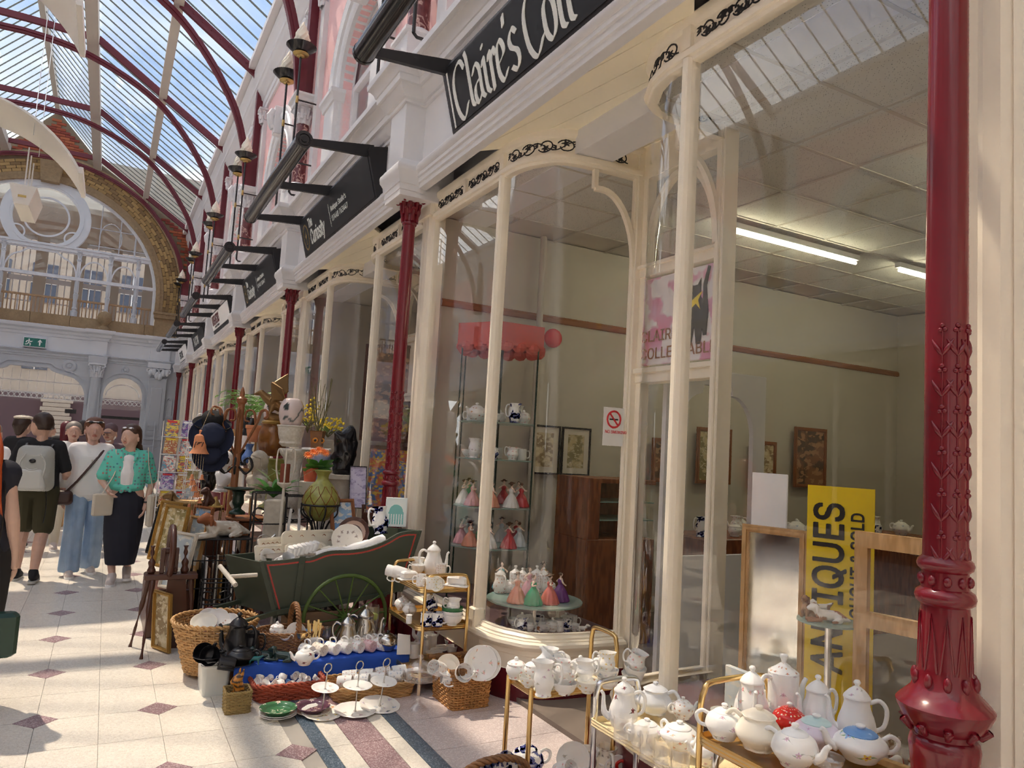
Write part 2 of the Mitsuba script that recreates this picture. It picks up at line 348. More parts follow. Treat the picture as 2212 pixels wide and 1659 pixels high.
part(wr, 'cornice_top', box(1.95, -9, 4.80, 2.7, 31, 4.86), 'white_paint')
capm = [(-.02, 3.70), (.005, 3.70), (.005, 3.745), (.012, 3.75), (.012, 3.80), (.022, 3.805), (.028, 3.86), (.05, 3.90), (.055, 3.94), (.05, 3.965), (.03, 3.985), (.025, 4.0), (0, 4.02), (-.05, 4.02)]
pier_d = P(J(sweep(capm, [(.02, -.19), (-.18, -.19), (-.18, .19), (.02, .19)][::1], cap=False), box(-.185, -.195, 3.70, .3, .195, 3.73), box(-.18, -.19, 3.7, .3, .19, 4.03)), 'white_paint', 35)
for k in range(-1, 7): part(wr, 'pier_block', {**pier_d, 'to_world': M(2.18, C0 + SP * k, 0)}, None)
# ---- upper storey: half columns of red marble, pink panels, arched windows
ac = C0 + SP / 2
def up(m, k): return {**m, 'to_world': M(0, SP * k, 0)}
ped = P(J(box(1.97, C0 - .17, 4.8, 2.3, C0 + .17, 5.16), sweep([(0, 5.16), (.03, 5.17), (.03, 5.2), (-.1, 5.2)], [(2.2, C0 - .17), (1.97, C0 - .17), (1.97, C0 + .17), (2.2, C0 + .17)]), mv(lathe([(.135, 0), (.135, .03), (.12, .045), (.11, .06), (.1, .075)], 20), 2.12, C0, 5.2)), 'white_paint', 35)
shaft_d = P(mv(lathe([(.1, 0), (.098, .3), (.09, .9)], 24), 2.12, C0, 5.26), 'marble', True)
def acanthus(cx, cy, z0, h, r0, r1, n=8):
    ms = [mv(lathe(smooth_prof([(r0, 0), (r0 * 1.02, h * .4), (r0 * 1.15, h * .75), (r1 * .9, h * .88)]), 20), cx, cy, z0), cbox(cx, cy, z0 + h * .94, 2 * r1, 2 * r1, h * .12)]
    for row, (zz, hh, rr) in enumerate(((0, .45, 1.0), (.25, .5, 1.08))):
        for i in range(n):
            a = (i + row * .5) / n * 2 * math.pi
            p = [(r0 * rr * 1.02, zz * h), (r0 * rr * 1.12, (zz + hh * .6) * h), (r0 * rr * 1.32, (zz + hh * .95) * h), (r0 * rr * 1.5, (zz + hh * .85) * h)]
            ms.append(tube([(cx + r * math.cos(a), cy + r * math.sin(a), z0 + z) for r, z in smooth_prof(p, 3)], [.28 * r0] * 4 + [.32 * r0] * 4 + [.2 * r0, .1 * r0], 6))
    for sx in (-1, 1):
        for sy in (-1, 1):
            t = np.linspace(0, 7, 14); rr = r1 * .3 * (1 - t / 9)
            d = np.stack([rr * np.cos(t), rr * np.sin(t)], 1)
            ms.append(tube([(cx + sx * (r1 * .78 + q[0] * .7), cy + sy * (r1 * .78 + q[0] * .7), z0 + h * .74 + q[1]) for q in d], r1 * .09, 5))
    return J(*ms)
cap_d = P(acanthus(2.12, C0, 6.16, .30, .09, .155), 'white_paint', 40)
blk = P(J(sweep([(0, 6.45), (.02, 6.46), (.03, 6.5), (.06, 6.53), (.06, 6.56), (-.2, 6.57)], [(2.3, C0 - .2), (1.99, C0 - .2), (1.99, C0 + .2), (2.3, C0 + .2)]), box(2.0, C0 - .19, 6.42, 2.4, C0 + .19, 6.56)), 'white_paint', 35)
R_in, R_out, zs = .78, 1.24, 6.12
wallp = sg.box(C0, 4.8, C0 + SP, 8.5).difference(sg.Polygon([(ac - R_in, 4.8), *arc(ac, zs, R_in, 180, 0, 24), (ac + R_in, 4.8)]))
upw = P(upright(prism(wallp, .12), (2.27, 0, 0), (0, 1, 0), (0, 0, 1), (1, 0, 0)), 'pink_paint')
def archring(prof, cx=None, n=28, z0=5.0):
    """moulding around an arched opening: profile of (radius, x)"""
    a = np.radians(np.linspace(0, 180, n)); q = np.array(prof)
    rows = [np.stack([q[:, 1], ac + q[:, 0], np.full(len(q), z0)], 1)] + [np.stack([q[:, 1], ac + q[:, 0] * np.cos(t), zs + q[:, 0] * np.sin(t)], 1) for t in a] + [np.stack([q[:, 1], ac - q[:, 0], np.full(len(q), z0)], 1)]
    v = np.array(rows); return v.reshape(-1, 3), grid_faces(len(v), len(q))
archm = P(archring([(R_in, 2.42), (R_in, 2.22), (R_in + .05, 2.2), (R_in + .06, 2.22), (R_in + .2, 2.21), (R_in + .22, 2.18), (R_in + .34, 2.17), (R_in + .36, 2.2), (R_out - .04, 2.18), (R_out, 2.2), (R_out, 2.28)]), 'white_paint', 35)
keyst = P(J(mv(bbox(2.08, -.09, 0, 2.3, .09, .5, .01), 0, ac, zs + R_in - .02), tube([(2.08, ac, 7.3), (2.02, ac, 7.2), (2.04, ac, 7.08), (2.09, ac, 6.98)], .07, 8)), 'white_paint', 35)
imp = J(*[sweep([(0, 5.92), (.02, 5.93), (.03, 5.99), (.06, 6.03), (.06, 6.08), (-.1, 6.1)], [(2.3, y0), (2.17, y0), (2.17, y1), (2.3, y1)]) for y0, y1 in ((ac - R_in - .52, ac - R_in), (ac + R_in, ac + R_in + .52))])
pil = J(*[box(2.17, y0, 4.8, 2.3, y1, 5.95) for y0, y1 in ((ac - R_in - .48, ac - R_in), (ac + R_in, ac + R_in + .48))], *[box(2.2, C0 + s * .34 - .11, 4.8, 2.3, C0 + s * .34 + .11, 7.9) for s in (-1, 1)])
imp_d = P(J(imp, pil), 'white_paint', 35)
scap = P(J(*[acanthus(2.22, C0 + s * .34 + (SP if s < 0 else 0), 7.85, .3, .075, .12, 6) for s in (-1, 1)]), 'white_paint', 40)
fr = J(box(2.40, ac - .045, 4.85, 2.47, ac + .045, zs), box(2.40, ac - R_in, zs - .04, 2.47, ac + R_in, zs + .04), box(2.40, ac - R_in, 4.85, 2.46, ac - R_in + .07, zs), box(2.40, ac + R_in - .07, 4.85, 2.46, ac + R_in, zs), box(2.40, ac - R_in, 4.85, 2.46, ac + R_in, 5.0),
       ring(2.43, ac, zs + .40, .33, .03, 28, 6, 'x'), *[bar((2.43, ac + .33 * math.cos(a), zs + .4 + .33 * math.sin(a)), (2.43, ac + .2 * math.cos(a), zs + .4 + .2 * math.sin(a)), .02) for a in (0, 1.57, 3.14, 4.71)], ring(2.43, ac, zs + .40, .19, .025, 24, 6, 'x'))
fr_d = P(fr, 'white_paint', 35)
gl = sg.Polygon([(ac - R_in, 4.85), *arc(ac, zs, R_in, 180, 0, 20), (ac + R_in, 4.85)])
tri = trimesh.creation.triangulate_polygon(gl, engine='earcut')
gl_d = P((np.column_stack([np.full(len(tri[0]), 2.44), tri[0]]), tri[1]), 'glass_pane')
eave = struct('trim_1', sweep([(-.1, 8.2), (.02, 8.21), (.03, 8.28), (.05, 8.3), (.05, 8.42), (.08, 8.45), (.10, 8.52), (.16, 8.6), (.17, 8.66), (.2, 8.7), (.2, 8.8), (.24, 8.86), (.26, 8.96), (.26, 9.04), (-.1, 9.1)], [(2.25, -9), (2.25, YE)], cap=False), 'white_paint', 35)
wl = struct('wall_left', box(2 * XM - 2.9, -9, 3.62, 2 * XM - 2.62, 31, 9.2), 'white_paint')
for k in range(-1, 6):
    part(wr, 'upper_wall', up(upw, k), None); part(wr, 'arch_moulding', up(archm, k), None); part(wr, 'keystone', up(keyst, k), None); part(wr, 'impost', up(imp_d, k), None)
    w = struct('window_1'); part(w, 'frame', up(fr_d, k), None); part(w, 'pane', up(gl_d, k), None)
    part(wr, 'small_capital', up(scap, k), None)
for k in range(-1, 7):
    part(wr, 'pedestal', up(ped, k), None); part(wr, 'marble_shaft', up(shaft_d, k), None, label='dark red veined marble half column'); part(wr, 'capital', up(cap_d, k), None); part(wr, 'capital_block', up(blk, k), None)
part(wr, 'upper_room_back', J(box(3.6, -9, 4.8, 3.7, 31, 8.5)), 'room_floor')
# ---- roof
ceil = struct('ceiling')
prof = [(2.06, 9.10), (-1.10, 11.20), (XM, 12.80)]
def roofx(s, q): return (q[0], q[1]) if s > 0 else (2 * XM - q[0], q[1])
ys = np.arange(-9, YE + .01, .452)
for s in (1, -1):
    a, b, c = [roofx(s, q) for q in prof]
    lo = P(J(*[bar((a[0], 0, a[1] - .03), (b[0], 0, b[1] - .03), .018, 4)]), 'glazing_bar'); hi = P(bar((b[0], 0, b[1] - .03), (c[0], 0, c[1] - .03), .018, 4), 'glazing_bar')
    def sheet(p, q, w): return P((np.array([[p[0], 0, p[1]], [q[0], 0, q[1]], [q[0], w, q[1]], [p[0], w, p[1]]]), np.array([[0, 1, 2], [0, 2, 3]])), 'glass_pane')
    l2, h2 = sheet(a, b, .452), sheet(b, c, .452)
    for i, y in enumerate(ys):
        if y >= 3 or s > 0:
            part(ceil, 'glazing_bar', {**lo, 'to_world': M(0, y, 0)}, None); part(ceil, 'upper_glazing_bar', {**hi, 'to_world': M(0, y, 0)}, None)
        if y + .4 < YE: part(ceil, 'pane', {**l2, 'to_world': M(0, y, 0)}, None); part(ceil, 'upper_pane', {**h2, 'to_world': M(0, y, 0)}, None)
    for px, pz, w, h in ((-1.16, 10.98, .13, .26), (.48, 10.02, .09, .18)):
        x, _ = roofx(s, (px, 0)); part(ceil, 'purlin', cbox(x, 10.75, pz, 2 * w, 39.5, h), 'roof_timber')
    x, _ = roofx(s, (2.02, 0)); part(ceil, 'wall_plate', cbox(x, 10.75, 9.12, .3, 39.5, .12), 'white_paint')
part(ceil, 'ridge_board', cbox(XM, 10.75, 12.75, .14, 39.5, .3), 'roof_timber')
def rect_tube(pts, w, h):
    p, t, u, q = frames(pts); n = np.array([0, 1., 0]); r = np.cross(t, n)
    v = np.stack([p - n * w / 2 - r * h / 2, p + n * w / 2 - r * h / 2, p + n * w / 2 + r * h / 2, p - n * w / 2 + r * h / 2], 1).reshape(-1, 3)
    f = grid_faces(len(p), 4, True); return v, f
half = smooth_prof([(2.03, 0, 6.6), (1.98, 0, 7.1), (1.88, 0, 7.58), (1.71, 0, 8.1), (1.46, 0, 8.56), (1.08, 0, 9.1), (.55, 0, 9.68), (-.1, 0, 10.12), (-.9, 0, 10.47), (-1.7, 0, 10.68), (XM, 0, 10.74)], 3)
arch_p = np.vstack([half, (half[::-1][1:] * [-1, 1, 1] + [2 * XM, 0, 0])])
tr_m = [rect_tube(arch_p, .10, .13), rect_tube(arch_p, .16, .03), rect_tube([(2.06, 0, 9.0), (.5, 0, 10.02), (-1.06, 0, 11.04)], .09, .16), rect_tube([(-1.06, 0, 11.04), (XM, 0, 11.06), (2 * XM + 1.06, 0, 11.04)], .09, .15), rect_tube([(2 * XM + 1.06, 0, 11.04), (2 * XM - .5, 0, 10.02), (2 * XM - 2.06, 0, 9.0)], .09, .16)]
for s in (0, 1):
    b_ = J(box(2.08, -.09, 6.56, 2.2, .09, 9.0), box(2.0, -.12, 6.56, 2.1, .12, 7.2), ell(2.05, 0, 8.98, .08, .09, .1, 10, 8), *[ell(1.995, yy, zz, .016, .02, .02, 6, 5) for yy in (-.07, .07) for zz in np.arange(6.66, 7.2, .13)],
           *[ell(2.07 - 1.57 * t, -.05 * 1, 9.0 + 1.02 * t, .02, .012, .02, 6, 5) for t in np.linspace(.05, .95, 9)])
    tr_m.append(b_ if s == 0 else (b_[0] * [-1, 1, 1] + [2 * XM, 0, 0], b_[1]))
truss_d = P(J(*tr_m), 'rib_red')
for k in range(-1, 7): part(ceil, 'roof_truss', {**truss_d, 'to_world': M(0, C0 + SP * k - (.12 if k == 6 else 0), 0)}, None, label='dark red riveted arched roof rib')
# ---- the row of shops behind the fronts
GX = 2.38
for k in range(0, 7): struct('wall_shop_side' , box(2.44, C0 + SP * k - .05, 0, 9.0, C0 + SP * k + .05, 3.63), 'room_wall')
struct('wall_shop_back', box(9.0, 1.2, 0, 9.1, 30.5, 3.63), 'room_wall')
struct('floor_shop', box(2.44, 1.2, -.05, 9.1, 30.5, .03), 'room_floor')
def recess(k, b=.04):
    y0, y1 = CY[k] + 1.40, CY[k] + SP - 1.40
    return sg.Polygon([(2.0, y0 + .08), (2.42, y0 + .16), (2.5, y0 + .42), (2.65, y0 + .54), (3.3, y0 + .56), (3.3, y1 - .56), (2.65, y1 - .54), (2.5, y1 - .42), (2.42, y1 - .16), (2.0, y1 - .08)]).buffer(b)
rec = shapely.union_all([recess(k) for k in range(6)])
sc = struct('ceiling_shop', mv(prism(sg.box(2.43, 1.2, 9.1, 30.5).difference(rec), .12), 0, 0, 3.64), 'room_wall')
tl_d = P(mv(bbox(0, 0, 0, .592, .592, .012, .004), 0, 0, 3.624), 'ceiling_tile')
for i in range(11):
    for j in range(8):
        x, y = 2.44 + i * .605, 1.33 + j * .605; g = sg.box(x, y, x + .592, y + .592)
        if y + .5 > CY[1]: continue
        if g.intersects(rec):
            g = g.difference(rec)
            if g.area > .02: part(sc, 'ceiling_tile', mv(prism(g, .012), 0, 0, 3.624), 'ceiling_tile')
        else: part(sc, 'ceiling_tile', {**tl_d, 'to_world': M(x, y, 0)}, None)
gr_ = shapely.union_all([sg.box(2.42 + i * .605, 1.33, 2.443 + i * .605, 6.0) for i in range(12)] + [sg.box(2.43, 1.31 + j * .605, 9, 1.333 + j * .605) for j in range(9)]).difference(rec)
part(sc, 'tile_grid', mv(prism(gr_, .016), 0, 0, 3.618), 'room_wall')
struct('trim_2', sweep([(0, 2.83), (.025, 2.835), (.03, 2.87), (.015, 2.89), (0, 2.9)], [(9, CY[1] - .05), (2.5, CY[1] - .05)][::1], cap=False), 'timber_mid')
def fluoro(x, y, z, l, w):
    t = thing('tube_light', w, 'light', 'fluorescent tubes on the shop ceiling')
    part(t, 'batten', bbox(x, y - .03, z, x + l, y + .03, z + .05), 'white_paint')
    k = part(t, 'tube', tube([(x + .03, y, z - .025), (x + l - .03, y, z - .025)], .016, 8), 'white_paint'); scene[k]['emitter'] = {'type': 'area', 'radiance': {'type': 'rgb', 'value': [LAMP * 1.0, LAMP * .93, LAMP * .62]}}
LAMP = 6.
fluoro(4.3, 4.44, 3.55, 1.75, 'long glowing fluorescent tube on the shop ceiling above the cat sign'); fluoro(6.5, 4.34, 3.55, 1.6, 'glowing fluorescent tube on the shop ceiling, the one beside the big red column'); fluoro(4.3, 2.3, 3.55, 1.6, 'glowing fluorescent tube on the shop ceiling nearest the front window')
# ---- shop fronts: flat pane, mullion, pane curving into the doorway, frieze, stall riser, door
def front_paths(y0):
    """plan of the two windows of the bay that starts at pier y0; both travel so that the outside is on the left"""
    cv = [(0, -.14), (.012, -.22), (.04, -.31), (.12, -.45), (.19, -.50), (.27, -.525), (.48, -.55), (.78, -.56)]
    yf, yn = y0 + SP - 1.40, y0 + 1.40
    far = [(GX + a, yf + b) for a, b in cv][::-1] + [(GX, yf), (GX, y0 + SP - .13)]
    near = [(GX, y0 + .13), (GX, yn)] + [(GX + a, yn - b) for a, b in cv]
    return near, far
def dense(path, n=5):
    p = np.array(path, float); out = []
    for a, b in zip(p[:-1], p[1:]):
        m = max(1, int(np.linalg.norm(b - a) / .12)); out += [a + (b - a) * t for t in np.arange(m) / m]
    return np.array(out + [p[-1]])
def sheet_on(path, z0, z1):
    p = np.array(path); v = np.vstack([np.column_stack([p, np.full(len(p), z0)]), np.column_stack([p, np.full(len(p), z1)])]); n = len(p)
    return v, np.array([t for i in range(n - 1) for t in ((i, i + 1, n + i + 1), (i, n + i + 1, n + i))])
SMO = lambda path, i0, i1: np.vstack([path[:i0], smooth_prof(path[i0:i1], 3), path[i1:]]) if True else path
riser_p = [(.06, 0), (.06, .19), (.055, .19), (.05, .195), (.05, .285), (.058, .29), (.058, .32), (.068, .325), (.085, .34), (.09, .352), (.085, .37), (.05, .378), (.05, .384), (0, .40), (-.05, .40)]
def scroll(s0, s1, zc, h, n, mapf):
    """painted scrollwork between arc lengths s0 and s1: thin raised ribbons, leaves and flowers"""
    ms = []; w = (s1 - s0) / n
    for i in range(n):
        c = s0 + (i + .5) * w; d = 1 if i % 2 else -1
        t = np.linspace(.4, 6.0, 16); r = h * .40 * np.ones_like(t); r[-4:] *= [.95, .85, .75, .62]
        ms.append(tube([mapf(c + q * math.cos(k) * w / h * 1.0, zc + d * q * math.sin(k)) for q, k in zip(r, t)], .0055, 4))
        ms.append(tube([mapf(c + w * (-.5 + k), zc + d * h * .33 * math.cos(math.pi * k)) for k in np.linspace(0, 1, 8)], .005, 4))
        for k in range(5):
            a = k * 1.257; ms.append(tube([mapf(c, zc + d * h * .14), mapf(c + .028 * math.cos(a), zc + d * h * .14 + .028 * math.sin(a))], [.011, .004], 4))
        for k in range(3): ms.append(tube([mapf(c + w * .42, zc - d * h * (.3 - .1 * k)), mapf(c + w * .42 + .03, zc - d * h * (.36 - .22 * k))], [.009, .003], 4))
    return J(*ms)
def mapper(path, out):
    p = np.array(path, float); d = np.linalg.norm(np.diff(p, axis=0), axis=1); S = np.concatenate([[0], np.cumsum(d)]); nn = offs(p)
    def f(s, z):
        x = np.interp(s, S, p[:, 0] + nn[:, 0] * out); y = np.interp(s, S, p[:, 1] + nn[:, 1] * out); return (x, y, z)
    return f, S[-1], S
def shop_window(path, nflat, far, rich):
    """path runs with the outside on its left; far says on which side the flat pane lies"""
    w = struct('window_1')
    P_ = dense(path)
    im = int(np.argmin(np.hypot(P_[:, 0] - path[nflat][0], P_[:, 1] - path[nflat][1])))
    curve, flat = (P_[:im + 1], P_[im:]) if far else (P_[im:], P_[:im + 1])
    part(w, 'flat_pane', sheet_on(flat, .385, 3.60), 'glass_pane'); part(w, 'curved_pane', sheet_on(curve, .385, 3.60), 'glass_pane', True)
    part(w, 'stall_riser', sweep(riser_p[2:], P_, cap=False), 'cream_paint', 35); part(w, 'plinth', sweep(riser_p[:3], P_, cap=False), 'plinth_red', 35)
    part(w, 'bottom_rail', sweep([(-.02, .385), (.03, .385), (.03, .40), (.012, .415), (.012, .425), (-.02, .425)], P_), 'cream_paint', 35)
    part(w, 'head', sweep([(-.03, 3.555), (.025, 3.555), (.03, 3.575), (.045, 3.58), (.05, 3.60), (.045, 3.615), (.02, 3.625), (.02, 3.73), (.035, 3.74), (.045, 3.755), (.045, 3.79), (-.05, 3.79)], P_), 'cream_paint', 35)
    mp, L, S = mapper(P_, .02)
    sm = S[im]
    fs = (sm, L) if far else (0, sm); cs = (0, sm) if far else (sm, L)
    stiles = [(fs[0], .03), (fs[1], .03), ((fs[0] + fs[1]) / 2, .02)]
    part(w, 'frieze_block', J(*[mv(cbox(0, 0, 3.677, .05, 2 * hw, .115), *mp(s, 0)) for s, hw in stiles]), 'cream_paint')
    mid = (fs[0] + fs[1]) / 2
    part(w, 'scroll_ornament', J(scroll(fs[0] + .07, mid - .05, 3.677, .085, 5, mp), scroll(mid + .05, fs[1] - .07, 3.677, .085, 5, mp)), 'ink')
    part(w, 'scroll_ornament', scroll(cs[0] + (.12 if far else .08), cs[1] - (.08 if far else .12), 3.677, .095, 7 if rich else 6, mp), 'ink')
    # mullion and jamb
    x, y = path[nflat]
    mul = [(x - .045, y - .02), (x - .05, y - .012), (x - .05, y + .012), (x - .045, y + .02), (x - .025, y + .028), (x + .03, y + .028), (x + .03, y - .028), (x - .025, y - .028)]
    part(w, 'mullion', J(prism(sg.Polygon(mul), 3.2) if False else mv(prism(sg.Polygon(mul), 3.17), 0, 0, .40), bbox(x - .07, y - .045, .36, x + .02, y + .045, .50, .008)), 'cream_paint')
    # the ogee bracket in the corner of the curved pane, and the door jamb
    Le = cs[0] if far else cs[1]; sg_ = 1 if far else -1
    q = [(.37, 3.55), (.37, 3.42), (.31, 3.42)] + [(.31 - .28 * math.sin(a), 2.92 + .50 * math.cos(a)) for a in np.linspace(0.0, 1.57, 14)]
    mp0, _, _ = mapper(P_, .008)
    qp = [mp0(Le + sg_ * s, z) for s, z in q]
    part(w, 'corner_bracket', J(*[bar(a, b, .024, 4) for a, b in zip(qp[:2], qp[1:3])], tube(qp[2:], .024, 4)), 'cream_paint')
    jx, jy = (P_[0] if far else P_[-1])
    part(w, 'door_jamb', J(bbox(jx - .03, jy - .035, 0, jx + .09, jy + .035, 3.79, .006), bbox(jx - .045, jy - .02, 0, jx + .1, jy + .02, 3.79, .006)), 'cream_paint')
    return w
def shop_front(k, rich):
    y0 = C0 + SP * k
    near, far = front_paths(y0)
    shop_window(near, 1, False, rich); shop_window(far, len(far) - 2, True, rich)
    # pilasters behind the iron column
    d = struct('door_1')
    jx, ya, yb = GX + .82, near[-1][1] + .02, far[0][1] - .02
    fr = J(bbox(jx - .02, ya - .01, 0, jx + .06, ya + .06, 3.79), bbox(jx - .02, yb - .06, 0, jx + .06, yb + .01, 3.79), bbox(jx - .03, ya, 2.10, jx + .08, yb, 2.20), bbox(jx - .05, ya, 2.165, jx + .06, yb, 2.20), bbox(jx - .03, ya, 2.84, jx + .08, yb, 2.93), bbox(jx - .05, ya, 2.90, jx + .06, yb, 2.925), bbox(jx - .02, ya, 3.55, jx + .06, yb, 3.79))
    part(d, 'frame', fr, 'cream_paint')
    yc = (ya + yb) / 2; hw = (yb - ya) / 2 - .06
    part(d, 'fanlight_arch', tube([(jx, yc + hw * math.cos(a), 2.93 + .58 * math.sin(a)) for a in np.linspace(0, math.pi, 22)], .03, 4), 'cream_paint')
    part(d, 'fanlight_pane', sheet_on([(jx + .02, ya + .05), (jx + .02, yb - .05)], 2.92, 3.56), 'glass_pane')
    if rich:
        n6 = text('6', .17, .004, True); c = n6[0].mean(0)
        part(d, 'house_number', upright((n6[0] * [1.1, 1.1, 1] - [c[0], 0, 0], n6[1]), (jx - .004, yc - .02, 3.1), (0, -1, 0), (0, 0, 1), (-1, 0, 0)), 'sign_black')
    else:
        part(d, 'transom_panel', box(jx + .0, ya, 2.2, jx + .02, yb, 2.84), 'cream_paint'); part(d, 'leaf', box(jx + .02, ya + .06, .05, jx + .05, yb - .06, 2.1), 'timber_dark')
    # soffit boards over the entrance
    so = struct('ceiling_entrance')
    reg = sg.Polygon([(2.2, near[1][1] - .2), (2.2, far[-2][1] + .2)] + [tuple(p) for p in far[::-1][1:]] + [(jx + .02, yb), (jx + .02, ya)] + [tuple(p) for p in near[::-1][:-1]])
    reg = reg.intersection(sg.box(2.19, near[1][1] - .25, jx + .02, far[-2][1] + .25)).buffer(0)
    a = math.radians(8); nx, ny = math.cos(a), math.sin(a)
    for i in range(-4, 12):
        q = [(2.2 + nx * t + s * -ny * -1 * 0 + u * ny * -1, yc + u * nx + t * ny) for t, u, s in ((i * .165, -3, 0), (i * .165 + .160, -3, 0), (i * .165 + .160, 3, 0), (i * .165, 3, 0))]
        g = sg.Polygon(q).intersection(reg)
        if g.area > .003: part(so, 'board', mv(prism(g, .02), 0, 0, 3.785), 'soffit_paint')
    part(so, 'backing', mv(prism(reg, .02), 0, 0, 3.81), 'soffit_paint')
def pilaster(y, w=.13):
    f = [(0, 0)] ; q = []
    s = np.array([-w, -w + .03, -w + .035, -w + .06, -.02, 0, .02, w - .06, w - .035, w - .03, w]); x = [2.36, 2.34, 2.35, 2.325, 2.32, 2.33, 2.32, 2.325, 2.35, 2.34, 2.36]
    return mv(prism(sg.Polygon([(a, y + b) for a, b in zip(x, s)] + [(2.46, y + w), (2.46, y - w)]), 3.60), 0, 0, .18)
for k in range(0, 6): shop_front(k, k == 0)
for k in range(0, 7):
    t = struct('trim_3'); part(t, 'pilaster', pilaster(CY[k]), 'cream_paint'); part(t, 'plinth', bbox(2.28, CY[k] - .14, 0, 2.46, CY[k] + .14, .19), 'plinth_red'); part(t, 'head', bbox(2.3, CY[k] - .15, 3.6, 2.46, CY[k] + .15, 3.79), 'cream_paint')
t = struct('trim_3')
for i in range(9): part(t, 'pilaster', mv(pilaster(CY[0] - .275 * (i + 1)), 0, 0, 0), 'cream_paint')
struct('wall_near', box(2.4, -9, 0, 2.5, CY[0] - .1, 3.79), 'cream_paint')
# ---- iron columns
shaft = [(.13, 0), (.13, .05), (.10, .07), (.095, .12), (.085, .16), (.083, .74), (.088, .80), (.092, .83), (.088, .85), (.076, .86), (.078, .875), (.10, .89), (.112, .91), (.124, .935), (.126, .945), (.118, .955), (.108, .965), (.088, .985), (.078, 1.01), (.068, 1.05), (.065, 1.20), (.063, 1.222), (.076, 1.232), (.080, 1.247), (.076, 1.262), (.063, 1.272), (.061, 1.318), (.072, 1.328), (.075, 1.339), (.072, 1.35), (.060, 1.362), (.058, 1.5), (.056, 2.4), (.053, 3.50), (.062, 3.505), (.065, 3.52), (.06, 3.535), (.055, 3.54)]
def col_orn(full):
    ms = []
    for z in np.arange(1.42, 2.02, .12) if full else []:
        for a in (200, 240, 280, 320):
            A = math.radians(a); R = .058
            ms += [ell(R * math.cos(A + d), R * math.sin(A + d), z + dz, .0075, n=8, m=6) for d, dz in ((-.1, 0), (.12, .002), (0, .014))]
            for s in (-1, 1): ms.append(tube([(R * math.cos(A + s * q), R * math.sin(A + s * q), z - .075 + .06 * q * 1.6) for q in np.linspace(0, .5, 6)], [.003, .006, .008, .007, .005, .002], 6))
            ms.append(tube([(R * math.cos(A), R * math.sin(A), z - .1), (R * math.cos(A), R * math.sin(A), z)], .003, 5))
    for i in range(10 if full else 0):
        A = i * .628
        pt = lambda r, d, z: (r * math.cos(A + d), r * math.sin(A + d), z)
        ms.append(tube([pt(.068, -.25, 1.04), pt(.066, -.12, 1.13), pt(.0655, 0, 1.2), pt(.066, .12, 1.13), pt(.068, .25, 1.04)], .004, 5)); ms.append(ell(*pt(.078, 0, 1.015), .012, .012, .022, 8, 6)); ms.append(ell(*pt(.063, 0, 1.295), .012, .012, .016, 8, 6))
        ms.append(tube([pt(.11, 0, .90), pt(.088, 0, .872)], [.014, .008], 6))
    return ms
col_b = P(lathe(shaft, 32), 'red_gloss', 40); col_o = P(J(*col_orn(True)), 'red_gloss', True); col_c = P(acanthus(0, 0, 3.535, .245, .062, .115), 'red_gloss', 40)
clab = ['tall dark red iron column with raised leaves and berries, nearest at the right', 'dark red iron column with leafy capital behind the green handcart', 'dark red iron column behind the brown eagle and jardiniere', 'dark red iron column behind the potted fern', 'dark red iron column beside the terracotta bell', 'small dark red iron column above the comic rack', 'farthest dark red iron column, next to the grey end wall']
for k in range(7):
    c = thing('iron_column', clab[k], 'column', 'red iron columns of the shop fronts'); m_ = M(2.17, CY[k], 0)
    part(c, 'shaft', {**col_b, 'to_world': m_}, None); part(c, 'capital', {**col_c, 'to_world': m_}, None)
    if k < 3: part(c, 'leaf_ornament', {**col_o, 'to_world': m_}, None)
# ---- signs: wedge boxes on the fascia, with a tube lamp on three arms
def sign(k, board, label):
    y0, y1 = CY[k] + .80, CY[k] + 3.75
    s = thing('shop_sign', label, 'sign')
    fr = sg.Polygon([(2.185, 3.955), (2.11, 3.955), (1.985, 4.42), (2.0, 4.46), (2.185, 4.50)])
    part(s, 'case', upright(prism(fr, y1 - y0), (0, y0, 0), (1, 0, 0), (0, 0, 1), (0, 1, 0)), 'iron_black')
    dx, dz = -.125, .465; L = math.hypot(dx, dz)
    part(s, 'board', upright(box(.05, .03, 0, y1 - y0 - .05, L - .015, .006), (2.11, y1, 3.955), (0, -1, 0), (dx / L, 0, dz / L), (-dz / L, 0, dx / L)), board)
    def face(m, u, v, d=.007): return upright(m, np.array([2.11, y1, 3.955]) + np.array([0, -1, 0]) * u + np.array([dx, 0, dz]) / L * v + np.array([-dz, 0, dx]) / L * d, (0, -1, 0), (dx / L, 0, dz / L), (-dz / L, 0, dx / L))
    lm = thing('sign_lamp', label.replace('sign', 'tube lamp over the sign', 1) if False else 'black tube lamp held out over the ' + label.split(',')[0].split(' above')[0], 'lamp')
    part(lm, 'tube', J(tube([(1.37, y0 + .02, 4.37), (1.37, y1 - .02, 4.37)], .078, 24), tube([(1.37, y0, 4.37), (1.37, y0 + .03, 4.37)], .082, 24), tube([(1.37, y1 - .03, 4.37), (1.37, y1, 4.37)], .082, 24)), 'bowl_black', 35)
    part(lm, 'end_cap', J(ring(1.37, y0 - .003, 4.37, .055, .008, 20, 6, 'y'), tube([(1.37, y0 - .012, 4.37), (1.37, y0, 4.37)], .03, 14)), 'iron_black', 35)
    for y in (y0 + .06, (y0 + y1) / 2, y1 - .06):
        part(lm, 'arm', J(*[(np.array([[1.38, y - .02, 4.34], [1.38, y + .02, 4.34], [1.38, y + .02, 4.40], [1.38, y - .02, 4.40], [2.05, y - .02, 4.38], [2.05, y + .02, 4.38], [2.05, y + .02, 4.50], [2.05, y - .02, 4.50]], float)[[0, 4, 5, 1, 3, 7, 6, 2]], _BF)]), 'iron_black')
    return s, face
